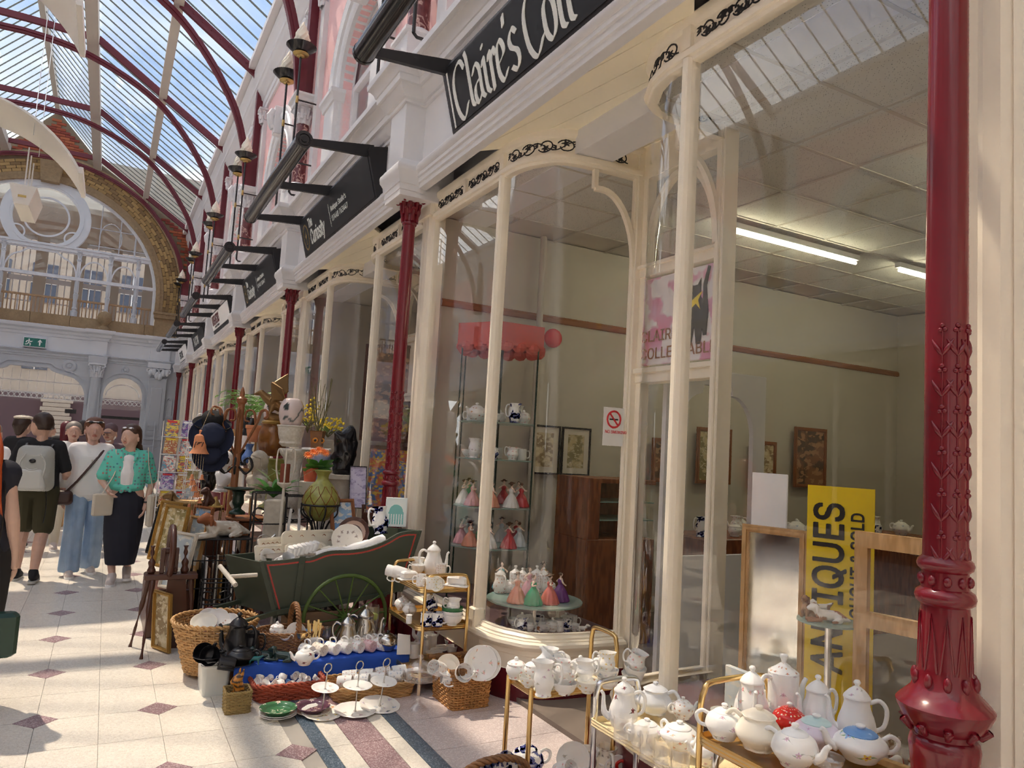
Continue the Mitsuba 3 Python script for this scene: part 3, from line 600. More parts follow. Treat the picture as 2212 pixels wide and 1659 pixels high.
s0, F0 = sign(0, 'sign_black', 'black sign with white gothic lettering nearest the camera')
def blackletter(s, h):
    """broad-nib lettering from stroked skeletons; one unit is the x height"""
    G = {'C': ([[(.95, 1.25), (.75, 1.5), (.35, 1.42), (.06, 1.05), (.05, .5), (.2, .1), (.5, -.1), (.9, .25)]], 1.02), 'l': ([[(.12, 1.6), (.2, 1.3), (.2, .2), (.38, .02)]], .42),
         'a': ([[(.06, .85), (.3, 1.05), (.52, .85), (.52, .2), (.68, .02)], [(.5, .6), (.15, .5), (.05, .22), (.2, .0), (.5, .2)]], .70), 'i': ([[(.06, .85), (.2, .98), (.2, .2), (.38, .02)], [(.2, 1.28), (.22, 1.34)]], .42),
         'r': ([[(.06, .85), (.2, .98), (.2, .0)], [(.2, .7), (.42, 1.02), (.55, .85)]], .56), 'e': ([[(.12, .5), (.5, .68), (.46, .95), (.28, 1.05), (.08, .8), (.06, .3), (.28, .0), (.58, .2)]], .62), "'": ([[(.12, 1.55), (.08, 1.3)]], .2),
         's': ([[(.5, .9), (.3, 1.05), (.08, .85), (.14, .62), (.44, .45), (.5, .2), (.3, .0), (.04, .14)]], .58), 'o': ([[(.3, 1.05), (.06, .8), (.06, .25), (.3, 0), (.55, .25), (.55, .8), (.3, 1.05)]], .64), ' ': ([], .4),
         'c': ([[(.5, .85), (.3, 1.03), (.06, .8), (.06, .25), (.3, 0), (.54, .22)]], .58), 't': ([[(.2, 1.4), (.2, .2), (.4, .02)], [(.02, .95), (.42, .95)]], .48), 'b': ([[(.12, 1.6), (.12, .2), (.35, 0), (.58, .25), (.56, .8), (.35, 1.0), (.14, .8)]], .66)}
    gs, x = [], 0
    for ch in s:
        st, w = G[ch]
        for q in st:
            p = smooth_prof(q, 5) if len(q) > 2 else np.array(q)
            p = (p + [x, 0]) * h
            nib = np.array([.075, .05]) * h      # a nib held at an angle: parallelograms hulled between successive points
            pen = np.array([[-1.3, -.7], [-.9, -1.1], [1.3, .7], [.9, 1.1]]) * nib * [1, .8]
            gs += [sg.MultiPoint(np.vstack([a + pen, b + pen])).convex_hull for a, b in zip(p[:-1], p[1:])]
        x += w
    return prism(shapely.union_all(gs).simplify(.001), .004)
part(s0, 'lettering', F0((lambda m: (m[0] * [1.06, 1.22, 1], m[1]))(blackletter("Claire's Coll", .20)), .15, .065), 'sign_letter', label='white gothic lettering')
part(s0, 'edge_line', F0(box(0, .03, 0, .022, .44, .003), .07, .0), 'sign_letter')
for kk, lb in ((1, 'larger black sign with gold ring and white script'), (2, 'smaller black sign with gold ring and white script')):
    s1, F1 = sign(kk, 'sign_black', lb)
    part(s1, 'lettering', J(F1(mv((lambda m: (m[0] * [.78, 1.15, 1] + np.column_stack([m[0][:, 1] * .25, 0 * m[0][:, 0], 0 * m[0][:, 0]]), m[1]))(text('Curiosity', .15, .003, True)), .42, .10), 0, 0), F1(mv((lambda m: (m[0] * [.8, 1.1, 1], m[1]))(text('The', .10, .003, True)), .42, .31), 0, 0), F1(text("Antique Studio's", .058, .003), 1.45, .26), F1(text('07448 763447', .062, .003), 1.45, .15), F1(box(1.38, .1, 0, 1.386, .36, .003), 0, 0)), 'sign_letter')
    part(s1, 'gold_ring', F1(J(mv(ring(0, 0, 0, 1, .09, 30, 6), 0, 0, 0)[0:2]) if False else (ring(0, 0, 0, 1, .09, 30, 6)[0] * [.12, .155, .03] + [.24, .23, 0], ring(0, 0, 0, 1, .09, 30, 6)[1]), 0, 0), 'brass', True)
    part(s1, 'gold_emblem', F1(J(mv(prism(sg.Polygon([(-.05, .04), (-.02, .0), (.02, .0), (.05, .04), (.02, .03), (0, .09), (-.02, .03)]), .003), .24, .22), box(.235, .14, 0, .245, .22, .003), box(.21, .14, 0, .27, .147, .003)), 0, 0), 'brass')
s3, F3 = sign(3, 'sign_black', 'white sign with dark red capitals')
part(s3, 'panel', F3(box(.06, .09, 0, 2.85, .46, .004), 0, 0), 'board_white')
part(s3, 'lettering', F3((lambda m: (m[0] * [.86, 1.9, 1], m[1]))(text('BASHED RECORDS', .11, .003, True)), .18, .2, .012), 'plinth_red')
part(s3, 'small_lettering', F3(text('NEW AND SECOND HAND', .045, .002), .5, .12, .012), 'ink')
s4, F4 = sign(4, 'sign_black', 'dark grey sign with pale capitals'); part(s4, 'lettering', F4((lambda m: (m[0] * [1.3, 1.5, 1], m[1]))(text('R JC DN', .16, .003)), .5, .12), 'sign_letter')
s5, F5 = sign(5, 'board_white', 'far white sign with black capitals'); part(s5, 'lettering', F5((lambda m: (m[0] * [1.2, 1.6, 1], m[1]))(text('ZERO ONE', .14, .003, True)), .4, .12), 'ink')
# ---- torch lamps beside each marble half column
flame = lathe(smooth_prof([(.02, 0), (.085, .02), (.105, .09), (.09, .17), (.06, .25), (.028, .32), (.004, .37)], 5), 28, fn=lambda r, a, z: r * (1 + .10 * np.sin(4 * a + z * 38) + .07 * np.sin(9 * a - z * 60) + .04 * np.sin(15 * a + z * 90)))
torch = [('flame', P(mv(flame, 0, 0, 7.10), 'torch_glass', True)), ('bowl', P(mv(lathe(smooth_prof([(.02, 0), (.08, .005), (.15, .05), (.205, .10), (.21, .105), (.2, .102), (.14, .06), (.02, .03)], 3), 32), 0, 0, 6.995), 'bowl_black', True)), ('collar', P(mv(J(lathe([(.02, 0), (.075, .0), (.11, .02), (.112, .026), (.02, .03)], 24), mv(lathe([(.02, -.03), (.05, -.02), (.055, 0), (.02, 0)], 20))), 0, 0, 6.965), 'brass', 35)),
         ('pole', P(J(bar((0, 0, 4.98), (0, 0, 6.95), .016, 8), tube([(0, 0, 4.98), (.03, 0, 4.95), (.2, 0, 4.95)], .014, 8)), 'iron_black', True)), ('bracket', P(J(bar((0, 0, 6.32), (.27, 0, 6.32), .012, 8), bar((0, 0, 5.42), (.27, 0, 5.42), .012, 8)), 'iron_black', True)), ('joint', P(J(bar((0, 0, 6.27), (0, 0, 6.37), .021, 10), bar((0, 0, 5.37), (0, 0, 5.47), .021, 10)), 'brass', True))]
mat('torch_glass', (.82, .78, .64), .35)
nth = ['first', 'second', 'third', 'fourth', 'fifth', 'sixth', 'seventh']
for k in range(1, 7):
    for j, s in enumerate((-1, 1)):
        put(torch, 'torch_lamp', f'black torch lamp with cream flame, {"right" if j == 0 else "left"} of the {nth[k - 1]} pair up the wall', 'lamp', M(1.92, CY[k] + s * .465, 0), 'torch lamps along the upper wall')
# ---- the end wall
we = struct('wall_far')
cxw, zc_, Ri = XM, 6.42, 3.74
YW = YE
def wall_piece(g, t, y, m_, name, lab=None): return part(we, name, upright(prism(g, t), (0, y + t, 0), (1, 0, 0), (0, 0, 1), (0, -1, 0)), m_, label=lab)
def xs(x): return 2 * XM - x
# lower storey, pale grey; three arches
def big_arch(c, w):   # flattened arch with ogee shoulders
    return sg.Polygon([(c - w, 0), (c - w, 2.5), *[(c - w + .75 - .75 * math.cos(a), 2.5 + .8 * math.sin(a)) for a in np.linspace(.1, 1.2, 8)], (c - .8, 3.36), (c - .66, 3.42), (c - .58, 3.5), (c + .58, 3.5), (c + .66, 3.42), (c + .8, 3.36), *[(c + w - .75 + .75 * math.cos(a), 2.5 + .8 * math.sin(a)) for a in np.linspace(1.2, .1, 8)], (c + w, 2.5), (c + w, 0)])
def rnd_arch(c, r, z): return sg.Polygon([(c - r, 0), (c - r, z), *arc(c, z, r, 180, 0, 16), (c + r, z), (c + r, 0)])
ca, cb = big_arch(XM - .0, 1.76), rnd_arch(.42, .635, 2.74)
cb2 = rnd_arch(xs(.42), .635, 2.74)
wall_piece(sg.box(2 * XM - 2.4, 0, 2.4, 4.02).difference(ca).difference(cb).difference(cb2), .3, YW, 'grey_paint', 'arcade_screen')
for c, nm in ((ca, 'arch_trim'), (cb, 'arch_trim'), (cb2, 'arch_trim')):
    wall_piece(c.buffer(.09).difference(c).intersection(sg.box(-9, 2.3, 9, 4)), .06, YW - .06, 'grey_paint', nm)
    wall_piece(c.buffer(.2).difference(c.buffer(.15)).intersection(sg.box(-9, 2.5, 9, 4)), .04, YW - .04, 'grey_paint', nm)
for x in (-.49, xs(-.49)):
    part(we, 'round_column', mv(lathe([(.24, 0), (.24, .15), (.21, .2), (.19, .25), (.185, 2), (.165, 3.3)], 28), x, YW - .12, 0), 'grey_paint', 35); part(we, 'column_capital', acanthus(x, YW - .12, 3.3, .5, .16, .27), 'pale_grey_paint', 40)
    part(we, 'column_block', bbox(x - .3, YW - .35, 3.8, x + .3, YW, 4.05, .01), 'grey_paint')
for s in (1, -1):
    X = lambda x: x if s > 0 else xs(x)
    a, b = sorted((X(1.21), X(1.82)))
    part(we, 'pilaster', J(bbox(a, YW - .16, 0, b, YW, 3.45, .01), bbox(a - .06, YW - .2, 0, b + .06, YW, .9, .01), bbox(a - .05, YW - .2, 1.15, b + .05, YW, 1.3, .01)), 'grey_paint')
    part(we, 'pilaster_panel', bbox(a + .12, YW - .18, 1.5, b - .12, YW, 3.1, .01), 'grey_paint')
    lv = [mv(ell(a + (b - a) * t, YW - .2, 3.6 + .1 * math.sin(9 * t), .09, .06, .14, 8, 6)) for t in np.linspace(.05, .95, 6)] + [tube([(a + (b - a) * t + .1 * math.cos(q), YW - .22, 3.72 + .08 * math.sin(q)) for q in np.linspace(0, 6, 10)], .025, 5) for t in (.0, .33, .67, 1.0)]
    part(we, 'pilaster_capital', J(*lv, bbox(a - .08, YW - .25, 3.82, b + .08, YW, 4.02, .01)), 'pale_grey_paint', 40)
    n0 = X(1.98)
    part(we, 'niche_trim', J(*[tube([(n0 + s_ * .1, YW - .02, z0), (n0 + s_ * .1, YW - .02, z1), *[(n0 + s_ * .1 * math.cos(q), YW - .02, z1 + .15 * math.sin(q)) for q in np.linspace(0, 1.57, 6)]], .02, 5) for s_ in (-1, 1) for z0, z1 in ((1.2, 1.9), (2.1, 2.6))], box(n0 - .16, YW - .05, 1.98, n0 + .16, YW, 2.05)), 'grey_paint')
for c in (.42, xs(.42)): part(we, 'rosette', J(mv(lathe([(.0, .06), (.05, .05), (.06, .02), (.1, .04), (.13, 0)], 18), 0, 0, 0)[:2]) if False else (mv(lathe([(.001, .06), (.05, .05), (.06, .02), (.1, .04), (.13, 0)], 18), 0, 0, 0, rx=90)[0] + [c, YW, 3.66], lathe([(.001, .06), (.05, .05), (.06, .02), (.1, .04), (.13, 0)], 18)[1]), 'grey_paint', 35)
for c in (XM - 1.2, XM + 1.2): part(we, 'rosette', (mv(lathe([(.001, .06), (.06, .05), (.08, .02), (.13, .05), (.2, .04), (.24, 0)], 18), 0, 0, 0, rx=90)[0] + [c, YW, 3.62], lathe([(.001, .06), (.06, .05), (.08, .02), (.13, .05), (.2, .04), (.24, 0)], 18)[1]), 'grey_paint', 35)
ep = [(2.4, YW), (1.85, YW), (1.85, YW - .12), (1.18, YW - .12), (1.18, YW), (-.24, YW), (-.24, YW - .2), (-.74, YW - .2), (-.74, YW)]
ep = ep + [(xs(x), y) for x, y in ep[::-1]]
ep = ep[::-1]
def sw(prof, m_, n): part(we, n, sweep([(o, z) for o, z in prof], ep[::-1], cap=False) if False else sweep([(-o, z) for o, z in prof], ep, cap=False), m_, 35)
sw([(0, 3.86), (.03, 3.87), (.03, 3.93), (.06, 3.94), (.06, 4.0), (.1, 4.05), (.12, 4.07), (.12, 4.1), (0, 4.12)], 'grey_paint', 'architrave')
sw([(0, 4.1), (0, 4.62)], 'pale_grey_paint', 'frieze'); sw([(0, 4.6), (.04, 4.62), (.05, 4.7), (.1, 4.74), (.12, 4.82), (.2, 4.88), (.22, 4.95), (.22, 5.0), (-.1, 5.03)], 'pale_grey_paint', 'cornice')
part(we, 'cornice_top', box(2 * XM - 2.4, YW - .1, 4.95, 2.4, YW + .3, 5.02), 'stone')
# upper storey: stone base, brick arch, white timber window
part(we, 'stone_course', J(*[bbox(2 * XM - 2.4 + i * 1.2 + .004, YW + .0, 5.02, 2 * XM - 2.4 + i * 1.2 + 1.196, YW + .3, 5.42, .01) for i in range(8)]), 'stone')
opening = sg.Polygon([(cxw - Ri, 5.02), (cxw - Ri, zc_), *arc(cxw, zc_, Ri, 180, 0, 40), (cxw + Ri, zc_), (cxw + Ri, 5.02)])
gable = sg.Polygon([(2 * XM - 2.4, 5.02), (2.4, 5.02), (2.4, 9.0), (-1.1, 11.15), (XM, 12.75), (xs(-1.1), 11.15), (2 * XM - 2.4, 9.0)])
wall_piece(gable.difference(opening.buffer(.2)), .3, YW + .05, 'mortar', 'gable_wall')
def annulus(r0, r1): 
    o = sg.Polygon([(cxw - r1, 5.8), (cxw - r1, zc_), *arc(cxw, zc_, r1, 180, 0, 60), (cxw + r1, zc_), (cxw + r1, 5.8)]); i = sg.Polygon([(cxw - r0, 5.0), (cxw - r0, zc_), *arc(cxw, zc_, r0, 180, 0, 60), (cxw + r0, zc_), (cxw + r0, 5.0)]); return o.difference(i)
wall_piece(annulus(Ri - .02, Ri + .12), .35, YW - .06, 'stone', 'stone_arch'); wall_piece(annulus(Ri + .12, Ri + .24), .3, YW - .02, 'stone', 'stone_arch'); wall_piece(annulus(Ri + .24, Ri + .80), .2, YW + .04, 'mortar', 'brick_bed'); wall_piece(annulus(Ri + .80, Ri + .98), .35, YW - .06, 'stone', 'stone_arch')
mat('mortar', (.20, .15, .10), .9)
bk = [('brick_y1', (.36, .24, .10)), ('brick_y2', (.26, .17, .08)), ('brick_y3', (.44, .30, .13)), ('brick_r1', (.30, .07, .035)), ('brick_r2', (.22, .045, .03)), ('brick_r3', (.38, .11, .05))]
for n_, c_ in bk: mat(n_, c_, .85)
bks = {}
n = 0
for row in range(5):     # rings of yellow bricks in the arch
    r0 = Ri + .25 + row * .11
    m_ = 46
    for i in range(m_):
        a = math.radians(-8 + (i + (row % 2) * .5) / m_ * 196)
        if a > math.radians(150) or n >= 175: continue
        da = math.radians(196 / m_) - .006
        q = prism(sg.Polygon([(cxw + r * math.cos(t), zc_ + r * math.sin(t)) for r, t in ((r0, a), (r0, a + da), (r0 + .1, a + da), (r0 + .1, a))]), .06)
        part(we, 'arch_brick', upright(q, (0, YW + .06, 0), (1, 0, 0), (0, 0, 1), (0, -1, 0)), ['brick_y1', 'brick_y2', 'brick_y3'][rnd.randrange(3)]); n += 1
br = [P(upright(bbox(.004, .004, 0, .30, .092, .04, .005), (0, 0, 0), (1, 0, 0), (0, 0, 1), (0, -1, 0)), k) for k in ('brick_r1', 'brick_r2', 'brick_r3')]
far_b = []
n = 0
for j in range(70):
    z = 5.45 + j * .1
    for i in range(33):
        x = 2 * XM - 2.35 + i * .305 + (.15 if j % 2 else 0)
        c = sg.box(x, z, x + .3, z + .1)
        if not gable.buffer(-.05).contains(c) or opening.buffer(.98).intersects(c): continue
        if x > -4.1 and n < 290 and (x > 0 or z > 11.2): part(we, 'gable_brick', {**br[rnd.randrange(3)], 'to_world': M(x, YW + .06, z)}, None); n += 1
        else: far_b.append(upright(box(.004, .004, 0, .30, .092, .03), (x, YW + .06, z), (1, 0, 0), (0, 0, 1), (0, -1, 0)))
part(we, 'more_brickwork', J(*far_b), 'brick_r1', kind='stuff')
part(we, 'keystone', J(upright(prism(sg.Polygon([(-.28, 0), (.28, 0), (.38, .95), (-.38, .95)]), .5), (cxw, YW + .2, zc_ + Ri - .1), (1, 0, 0), (0, 0, 1), (0, -1, 0)), ell(cxw, YW - .35, zc_ + Ri + 1.0, .33, .18, .22, 12, 8), *[ell(cxw + d, YW - .4, zc_ + Ri + 1.0 + e, .1, .1, .1, 8, 6) for d, e in ((-.25, .05), (.25, .05), (0, .18), (-.12, -.1), (.14, -.08))]), 'stone', 35)
for s in (1, -1):
    X = lambda x: x if s > 0 else xs(x)
    a, b = sorted((X(1.17), X(2.2))); part(we, 'impost', J(bbox(a, YW - .2, 5.7, b, YW + .3, 5.95, .02), bbox(a + .05, YW - .1, 5.02, b, YW + .3, 5.7, .01), bbox(a - .03, YW - .25, 5.85, b, YW + .3, 5.93, .01)), 'stone')
# gallery window in white timber
W9 = struct('window_far_gallery')
def wt(m_, n='frame', mt='pale_grey_paint', sm=False): return part(W9, n, m_, mt, sm)
def flat(g, t=.12, y=None): return upright(prism(g, t), (0, (YW + .12 if y is None else y) + t / 2, 0), (1, 0, 0), (0, 0, 1), (0, -1, 0))
ringo = lambda c, z, r0, r1: sg.Point(c, z).buffer(r1, 24).difference(sg.Point(c, z).buffer(r0, 24))
halfp = sg.box(cxw - 5, 7.92, cxw + 5, 13)
wt(flat(opening.difference(opening.buffer(-.12))), 'arch_frame')
ro = (XM, 8.86)
wt(flat(ringo(*ro, 1.02, 1.38).intersection(sg.box(-9, 7.9, 9, 12)), .22), 'roundel_moulding'); wt(flat(ringo(*ro, 1.10, 1.16).intersection(sg.box(-9, 7.9, 9, 12)), .28), 'roundel_moulding')
wt(flat(ringo(*ro, .66, .72), .06), 'leading')
for dx in (-.85, .85): wt(flat(ringo(ro[0] + dx, 8.2, .22, .27), .06), 'leading')
wt(J(box(cxw - Ri, YW + .04, 7.72, cxw + Ri, YW + .2, 7.92), box(cxw - Ri, YW + .0, 7.84, cxw + Ri, YW + .2, 7.9)), 'transom'); wt(box(cxw - Ri, YW + .04, 6.72, cxw + Ri, YW + .2, 6.84), 'transom')
cols = [XM - 3.1, XM - 2.05, XM - 1.05, XM + 1.13, XM + 2.1, XM + 3.05]
cols = [xs(c) for c in (-1.41, -.41, .5)][::-1] + [-1.41, -.41, .5]
for c in cols:
    wt(mv(lathe([(.12, 0), (.12, .2), (.07, .22), (.09, .3), (.06, .36), (.065, .6), (.08, .75), (.09, .8), (.06, .84), (.075, .9), (.07, 1.5), (.055, 2.0), (.08, 2.02), (.085, 2.08), (.06, 2.1), (.09, 2.3), (.12, 2.34), (.12, 2.36)], 16), c, YW + .12, 5.4 - .98 + 1.0 - 0), 'turned_column', 'grey_paint', 35)
    wt(box(c - .06, YW + .06, 6.8, c + .06, YW + .18, 7.8), 'mullion')
sp = sorted(cols)
for a, b in zip(sp[:-1], sp[1:]):
    c, r = (a + b) / 2, (b - a) / 2 - .08
    if r > .6: g = sg.box(a, 6.84, b, 7.72).difference(sg.Polygon([(a + .08, 6.84), *[(a + .08 + .5 - .5 * math.cos(q), 6.84 + .62 * math.sin(q)) for q in np.linspace(0, 1.4, 8)], (a + .7, 7.62), (b - .7, 7.62), *[(b - .08 - .5 + .5 * math.cos(q), 6.84 + .62 * math.sin(q)) for q in np.linspace(1.4, 0, 8)], (b - .08, 6.84)]))
    else: g = sg.box(a, 6.84, b, 7.72).difference(sg.Polygon([(c - r, 6.84), *[(c + r * math.cos(q), 6.84 + .62 * math.sin(q)) for q in np.linspace(math.pi, 0, 14)], (c + r, 6.84)]))
    wt(flat(g.intersection(g.buffer(0)).difference(g.buffer(-.05)), .06), 'arched_head'); 
    wt((lambda q: (np.column_stack([q[0][:, 0], np.full(len(q[0]), YW + .12), q[0][:, 1]]), q[1]))(trimesh.creation.triangulate_polygon(sg.box(a, 6.8, b, 7.75), engine='earcut')), 'pane', 'glass_pane')
# upper tracery
segs = []
for s in (1, -1):
    X = lambda x: x if s > 0 else xs(x)
    for x in (-.85, -.2, .32): segs.append(bar((X(x), YW + .12, 7.9), (X(x), YW + .12, zc_ + math.sqrt(max(Ri ** 2 - (x - cxw) ** 2, 0)) - .05), .03 if x == .32 else .018, 6))
    for z in (8.1, 8.75): segs.append(bar((X(-1.15), YW + .12, z), (X(cxw + math.sqrt(Ri ** 2 - (z - zc_) ** 2) - .05), YW + .12, z), .018, 6))
    segs.append(tube([(X(-.5 + .36 * math.cos(q)), YW + .12, 8.45 + .55 * math.sin(q)) for q in np.linspace(-.6, 3.6, 18)], .018, 6)); segs.append(tube([(X(.35 + .62 * math.cos(q)), YW + .12, 7.92 + .8 * math.sin(q)) for q in np.linspace(0, 1.57, 10)], .018, 6))
wt(J(*segs), 'tracery', 'grey_paint')
top = opening.intersection(sg.box(-9, 7.9, 9, 12))
q = trimesh.creation.triangulate_polygon(top, engine='earcut'); wt((np.column_stack([q[0][:, 0], np.full(len(q[0]), YW + .14), q[0][:, 1]]), q[1]), 'tracery_pane', 'glass_pane')
rl = thing('balustrade', 'brown slatted balustrade behind the gallery arch in the end wall', 'railing')
part(rl, 'rail', box(cxw - Ri, YW + .38, 6.02, cxw + Ri, YW + .46, 6.09), 'timber_rail'); mat('timber_rail', (.42, .28, .16), .6)
sl = P(box(0, YW + .4, 5.35, .035, YW + .44, 6.03), 'timber_rail')
for i in range(62): part(rl, 'slat', {**sl, 'to_world': M(cxw - Ri + .06 + i * .12, 0, 0)}, None)
part(we, 'ball_finial', mv(lathe(smooth_prof([(.2, 0), (.2, .1), (.12, .14), (.1, .2), (.2, .32), (.24, .48), (.18, .64), (.001, .72)], 3), 20), -.42, YW - .02, 5.02), 'stone', 35)
# gallery room and the street front beyond
gr = struct('wall_gallery', J(box(-9, 36.0, 4.9, 4, 36.2, 5.9), box(-9, 36.0, 9.2, 4, 36.2, 13)), 'room_wall')
gw = []
for i in range(9):
    x = -8.4 + i * 1.35
    part(gr, 'pier', box(x - .22, 35.95, 5.4, x + .22, 36.2, 9.3), 'room_wall'); 
    part(gr, 'window_frame', J(box(x + .2, 36, 5.8, x + 1.15, 36.06, 5.9), box(x + .2, 36, 7.35, x + 1.15, 36.08, 7.55), box(x + .2, 36, 9.1, x + 1.15, 36.06, 9.25), box(x + .42, 36, 5.8, x + .46, 36.05, 9.2), box(x + .65, 36, 5.8, x + .70, 36.05, 9.2), box(x + .9, 36, 5.8, x + .94, 36.05, 9.2), box(x + .2, 36, 6.5, x + 1.15, 36.05, 6.55)), 'pale_grey_paint')
struct('floor_gallery', box(-9, YE + .3, 4.8, 4, 36.2, 5.0), 'timber_mid'); struct('ceiling_gallery', box(-9, YE + .35, 9.3, 4, 36.2, 9.5), 'room_wall')
st = thing('street_building', 'sunlit stone street front seen through the doors of the end wall', 'building')
part(st, 'wall', box(-14, 44, 0, 12, 44.5, 12), 'street_wall'); mat('street_wall', (.52, .44, .36), .85)
part(st, 'shop_floor_front', box(-14, 43.8, 0, 12, 44.05, 3.0), 'street_dark'); mat('street_dark', (.12, .07, .08), .5)
for i in range(12):
    x = -12 + i * 2.0
    wdw = part(st, 'window', J(bbox(x, 43.9, 4.2, x + 1.1, 44.1, 6.2, .02), bbox(x, 43.9, 7.6, x + 1.1, 44.1, 9.6, .02)), 'slate'); part(st, 'window_bar', J(*[box(x + .52, 43.86, z, x + .58, 43.9, z + 2) for z in (4.2, 7.6)], *[box(x, 43.86, z + .97, x + 1.1, 43.9, z + 1.03) for z in (4.2, 7.6)]), 'board_white')
for i in range(14): part(st, 'ashlar_block', bbox(-3.0 + (i % 2) * .1, 43.6, .3 * (i // 1) * .72, -1.6 - (i % 2) * .1, 43.85, .3 * i * .72 + .2, .02), 'street_wall')
struct('floor_street', box(-14, YE + .3, -.08, 12, 44, -.01), 'paving'); mat('paving', (.42, .39, .36), .85)
bn = thing('shop_banner', 'white banner with red stripes across the street, seen through the wide end arch', 'banner')
part(bn, 'cloth', bbox(-5.2, 43.5, 4.7, -3.2, 43.56, 6.2, .01), 'board_white'); part(bn, 'stripe', J(*[box(-5.2 + d, 43.46, 4.7, -5.0 + d, 43.5, 6.2) for d in (.02, .3, 1.5, 1.78)]), 'sign_red'); mat('sign_red', (.60, .03, .04), .5)
# wrought canopy scallops in the doorway, door glazing
gd = struct('door_end')
part(gd, 'glass', J(sheet_on([(XM - 1.76, YW + .2), (XM + 1.76, YW + .2)], 2.35, 3.5), sheet_on([(-.22, YW + .2), (1.06, YW + .2)], 2.2, 3.37)), 'glass_pane')
part(gd, 'scallop', J(*[ring(XM - 1.7 + i * .17, YW + .9, 2.52, .075, .014, 14, 5, 'y') for i in range(21)], box(XM - 1.8, YW + .88, 2.6, XM + 1.8, YW + .92, 2.65), box(XM - 1.8, YW + .88, 2.42, XM + 1.8, YW + .92, 2.45), *[ring(-.2 + i * .15, YW + .9, 2.45, .065, .012, 12, 5, 'y') for i in range(9)], box(-.25, YW + .88, 2.54, 1.1, YW + .92, 2.58), box(XM - 1.8, YW + .88, 3.02, XM + 1.8, YW + .92, 3.06)), 'board_white')
part(gd, 'bar', J(*[box(XM - 1.6 + i * .26, YW + .88, 2.65, XM - 1.59 + i * .26, YW + .9, 3.45) for i in range(13)], tube([(.42 + .56 * math.cos(q), YW + .9, 2.7 + .45 * math.sin(q)) for q in np.linspace(0, 3.14, 16)], .02, 6)), 'board_white')
part(gd, 'leaf_rail', J(box(-.2, YW + .2, 1.85, 1.05, YW + .26, 1.95), box(-1.35, YW + .2, 1.95, -1.0, YW + .26, 2.1)), 'iron_black')
ex = thing('exit_sign', 'green exit sign with white running figure and arrow on the end wall', 'sign')
part(ex, 'case', bbox(-2.80, YW - .2, 4.15, -2.10, YW, 4.50, .01), 'pale_grey_paint'); part(ex, 'face', bbox(-2.77, YW - .21, 4.18, -2.13, YW - .19, 4.47, .003), 'exit_green'); mat('exit_green', (.02, .17, .14), .5)
rp = J(mv(prism(sg.Point(0, .2).buffer(.025), .004)), *[prism(sg.LineString(l).buffer(.014), .004) for l in ([(0, .17), (-.01, .09)], [(-.01, .09), (.05, .06), (.04, 0)], [(-.01, .09), (-.04, .04), (-.1, .03)], [(0, .16), (.06, .12), (.09, .15)], [(0, .16), (-.06, .15), (-.08, .1)])], mv(prism(sg.LineString([(0, .03), (0, .2)]).buffer(.02).union(sg.Polygon([(-.07, .14), (0, .23), (.07, .14), (.05, .12), (0, .18), (-.05, .12)])), .004), .32))
part(ex, 'symbol', upright(rp, (-2.62, YW - .212, 4.21), (1, 0, 0), (0, 0, 1), (0, -1, 0)), 'board_white')
# hanging reflectors and the light trough
def canopy(y0, y1, zb, lab):
    q = np.radians(np.linspace(29, 151, 25)); R = 2.0; zc = zb - R * math.sin(q[0]); pts = [(XM + R * math.cos(a), zc + R * math.sin(a)) for a in q]
    pr = sg.Polygon(pts + [(x * .985 + XM * .015, z - .035) for x, z in pts[::-1]])
    t = thing('ceiling_reflector', lab, 'reflector', 'curved reflectors hung under the roof'); part(t, 'shell', upright(prism(pr, y1 - y0), (0, y0, 0), (1, 0, 0), (0, 0, 1), (0, 1, 0)), 'panel_cream', 35)
    part(t, 'edge_flange', bbox(XM + 1.72, y0, zb - .06, XM + 1.79, y1, zb + .06, .006), 'panel_cream')
    for x in (-1, 1): part(t, 'hanger', J(*[bar((XM + x, y, zb + .5), (XM + x, y, 10.7), .006) for y in (y0 + .2, y1 - .2)]), 'chrome')
canopy(10.5, 12.0, 6.9, 'large curved cream reflector under the roof, the one at the top left corner'); canopy(14.5, 16.05, 5.95, 'curved cream reflector under the roof in front of the end wall arch')
tg = thing('light_trough', 'white trapezoid light box hanging on rods below the reflector', 'light'); part(tg, 'box', upright(prism(sg.Polygon([(-.2, .12), (.2, .12), (.11, -.22), (-.11, -.22)]), 1.3), (-1.63, 14.9, 5.5), (1, 0, 0), (0, 0, 1), (0, 1, 0)), 'panel_cream'); part(tg, 'rod', J(*[bar((-1.63, 15.1 + i * .45, 5.6), (-1.63, 15.1 + i * .45, 6.35), .012) for i in range(3)]), 'white_wire'); part(tg, 'vent', box(-1.69, 14.893, 5.40, -1.57, 14.9, 5.44), 'brass')
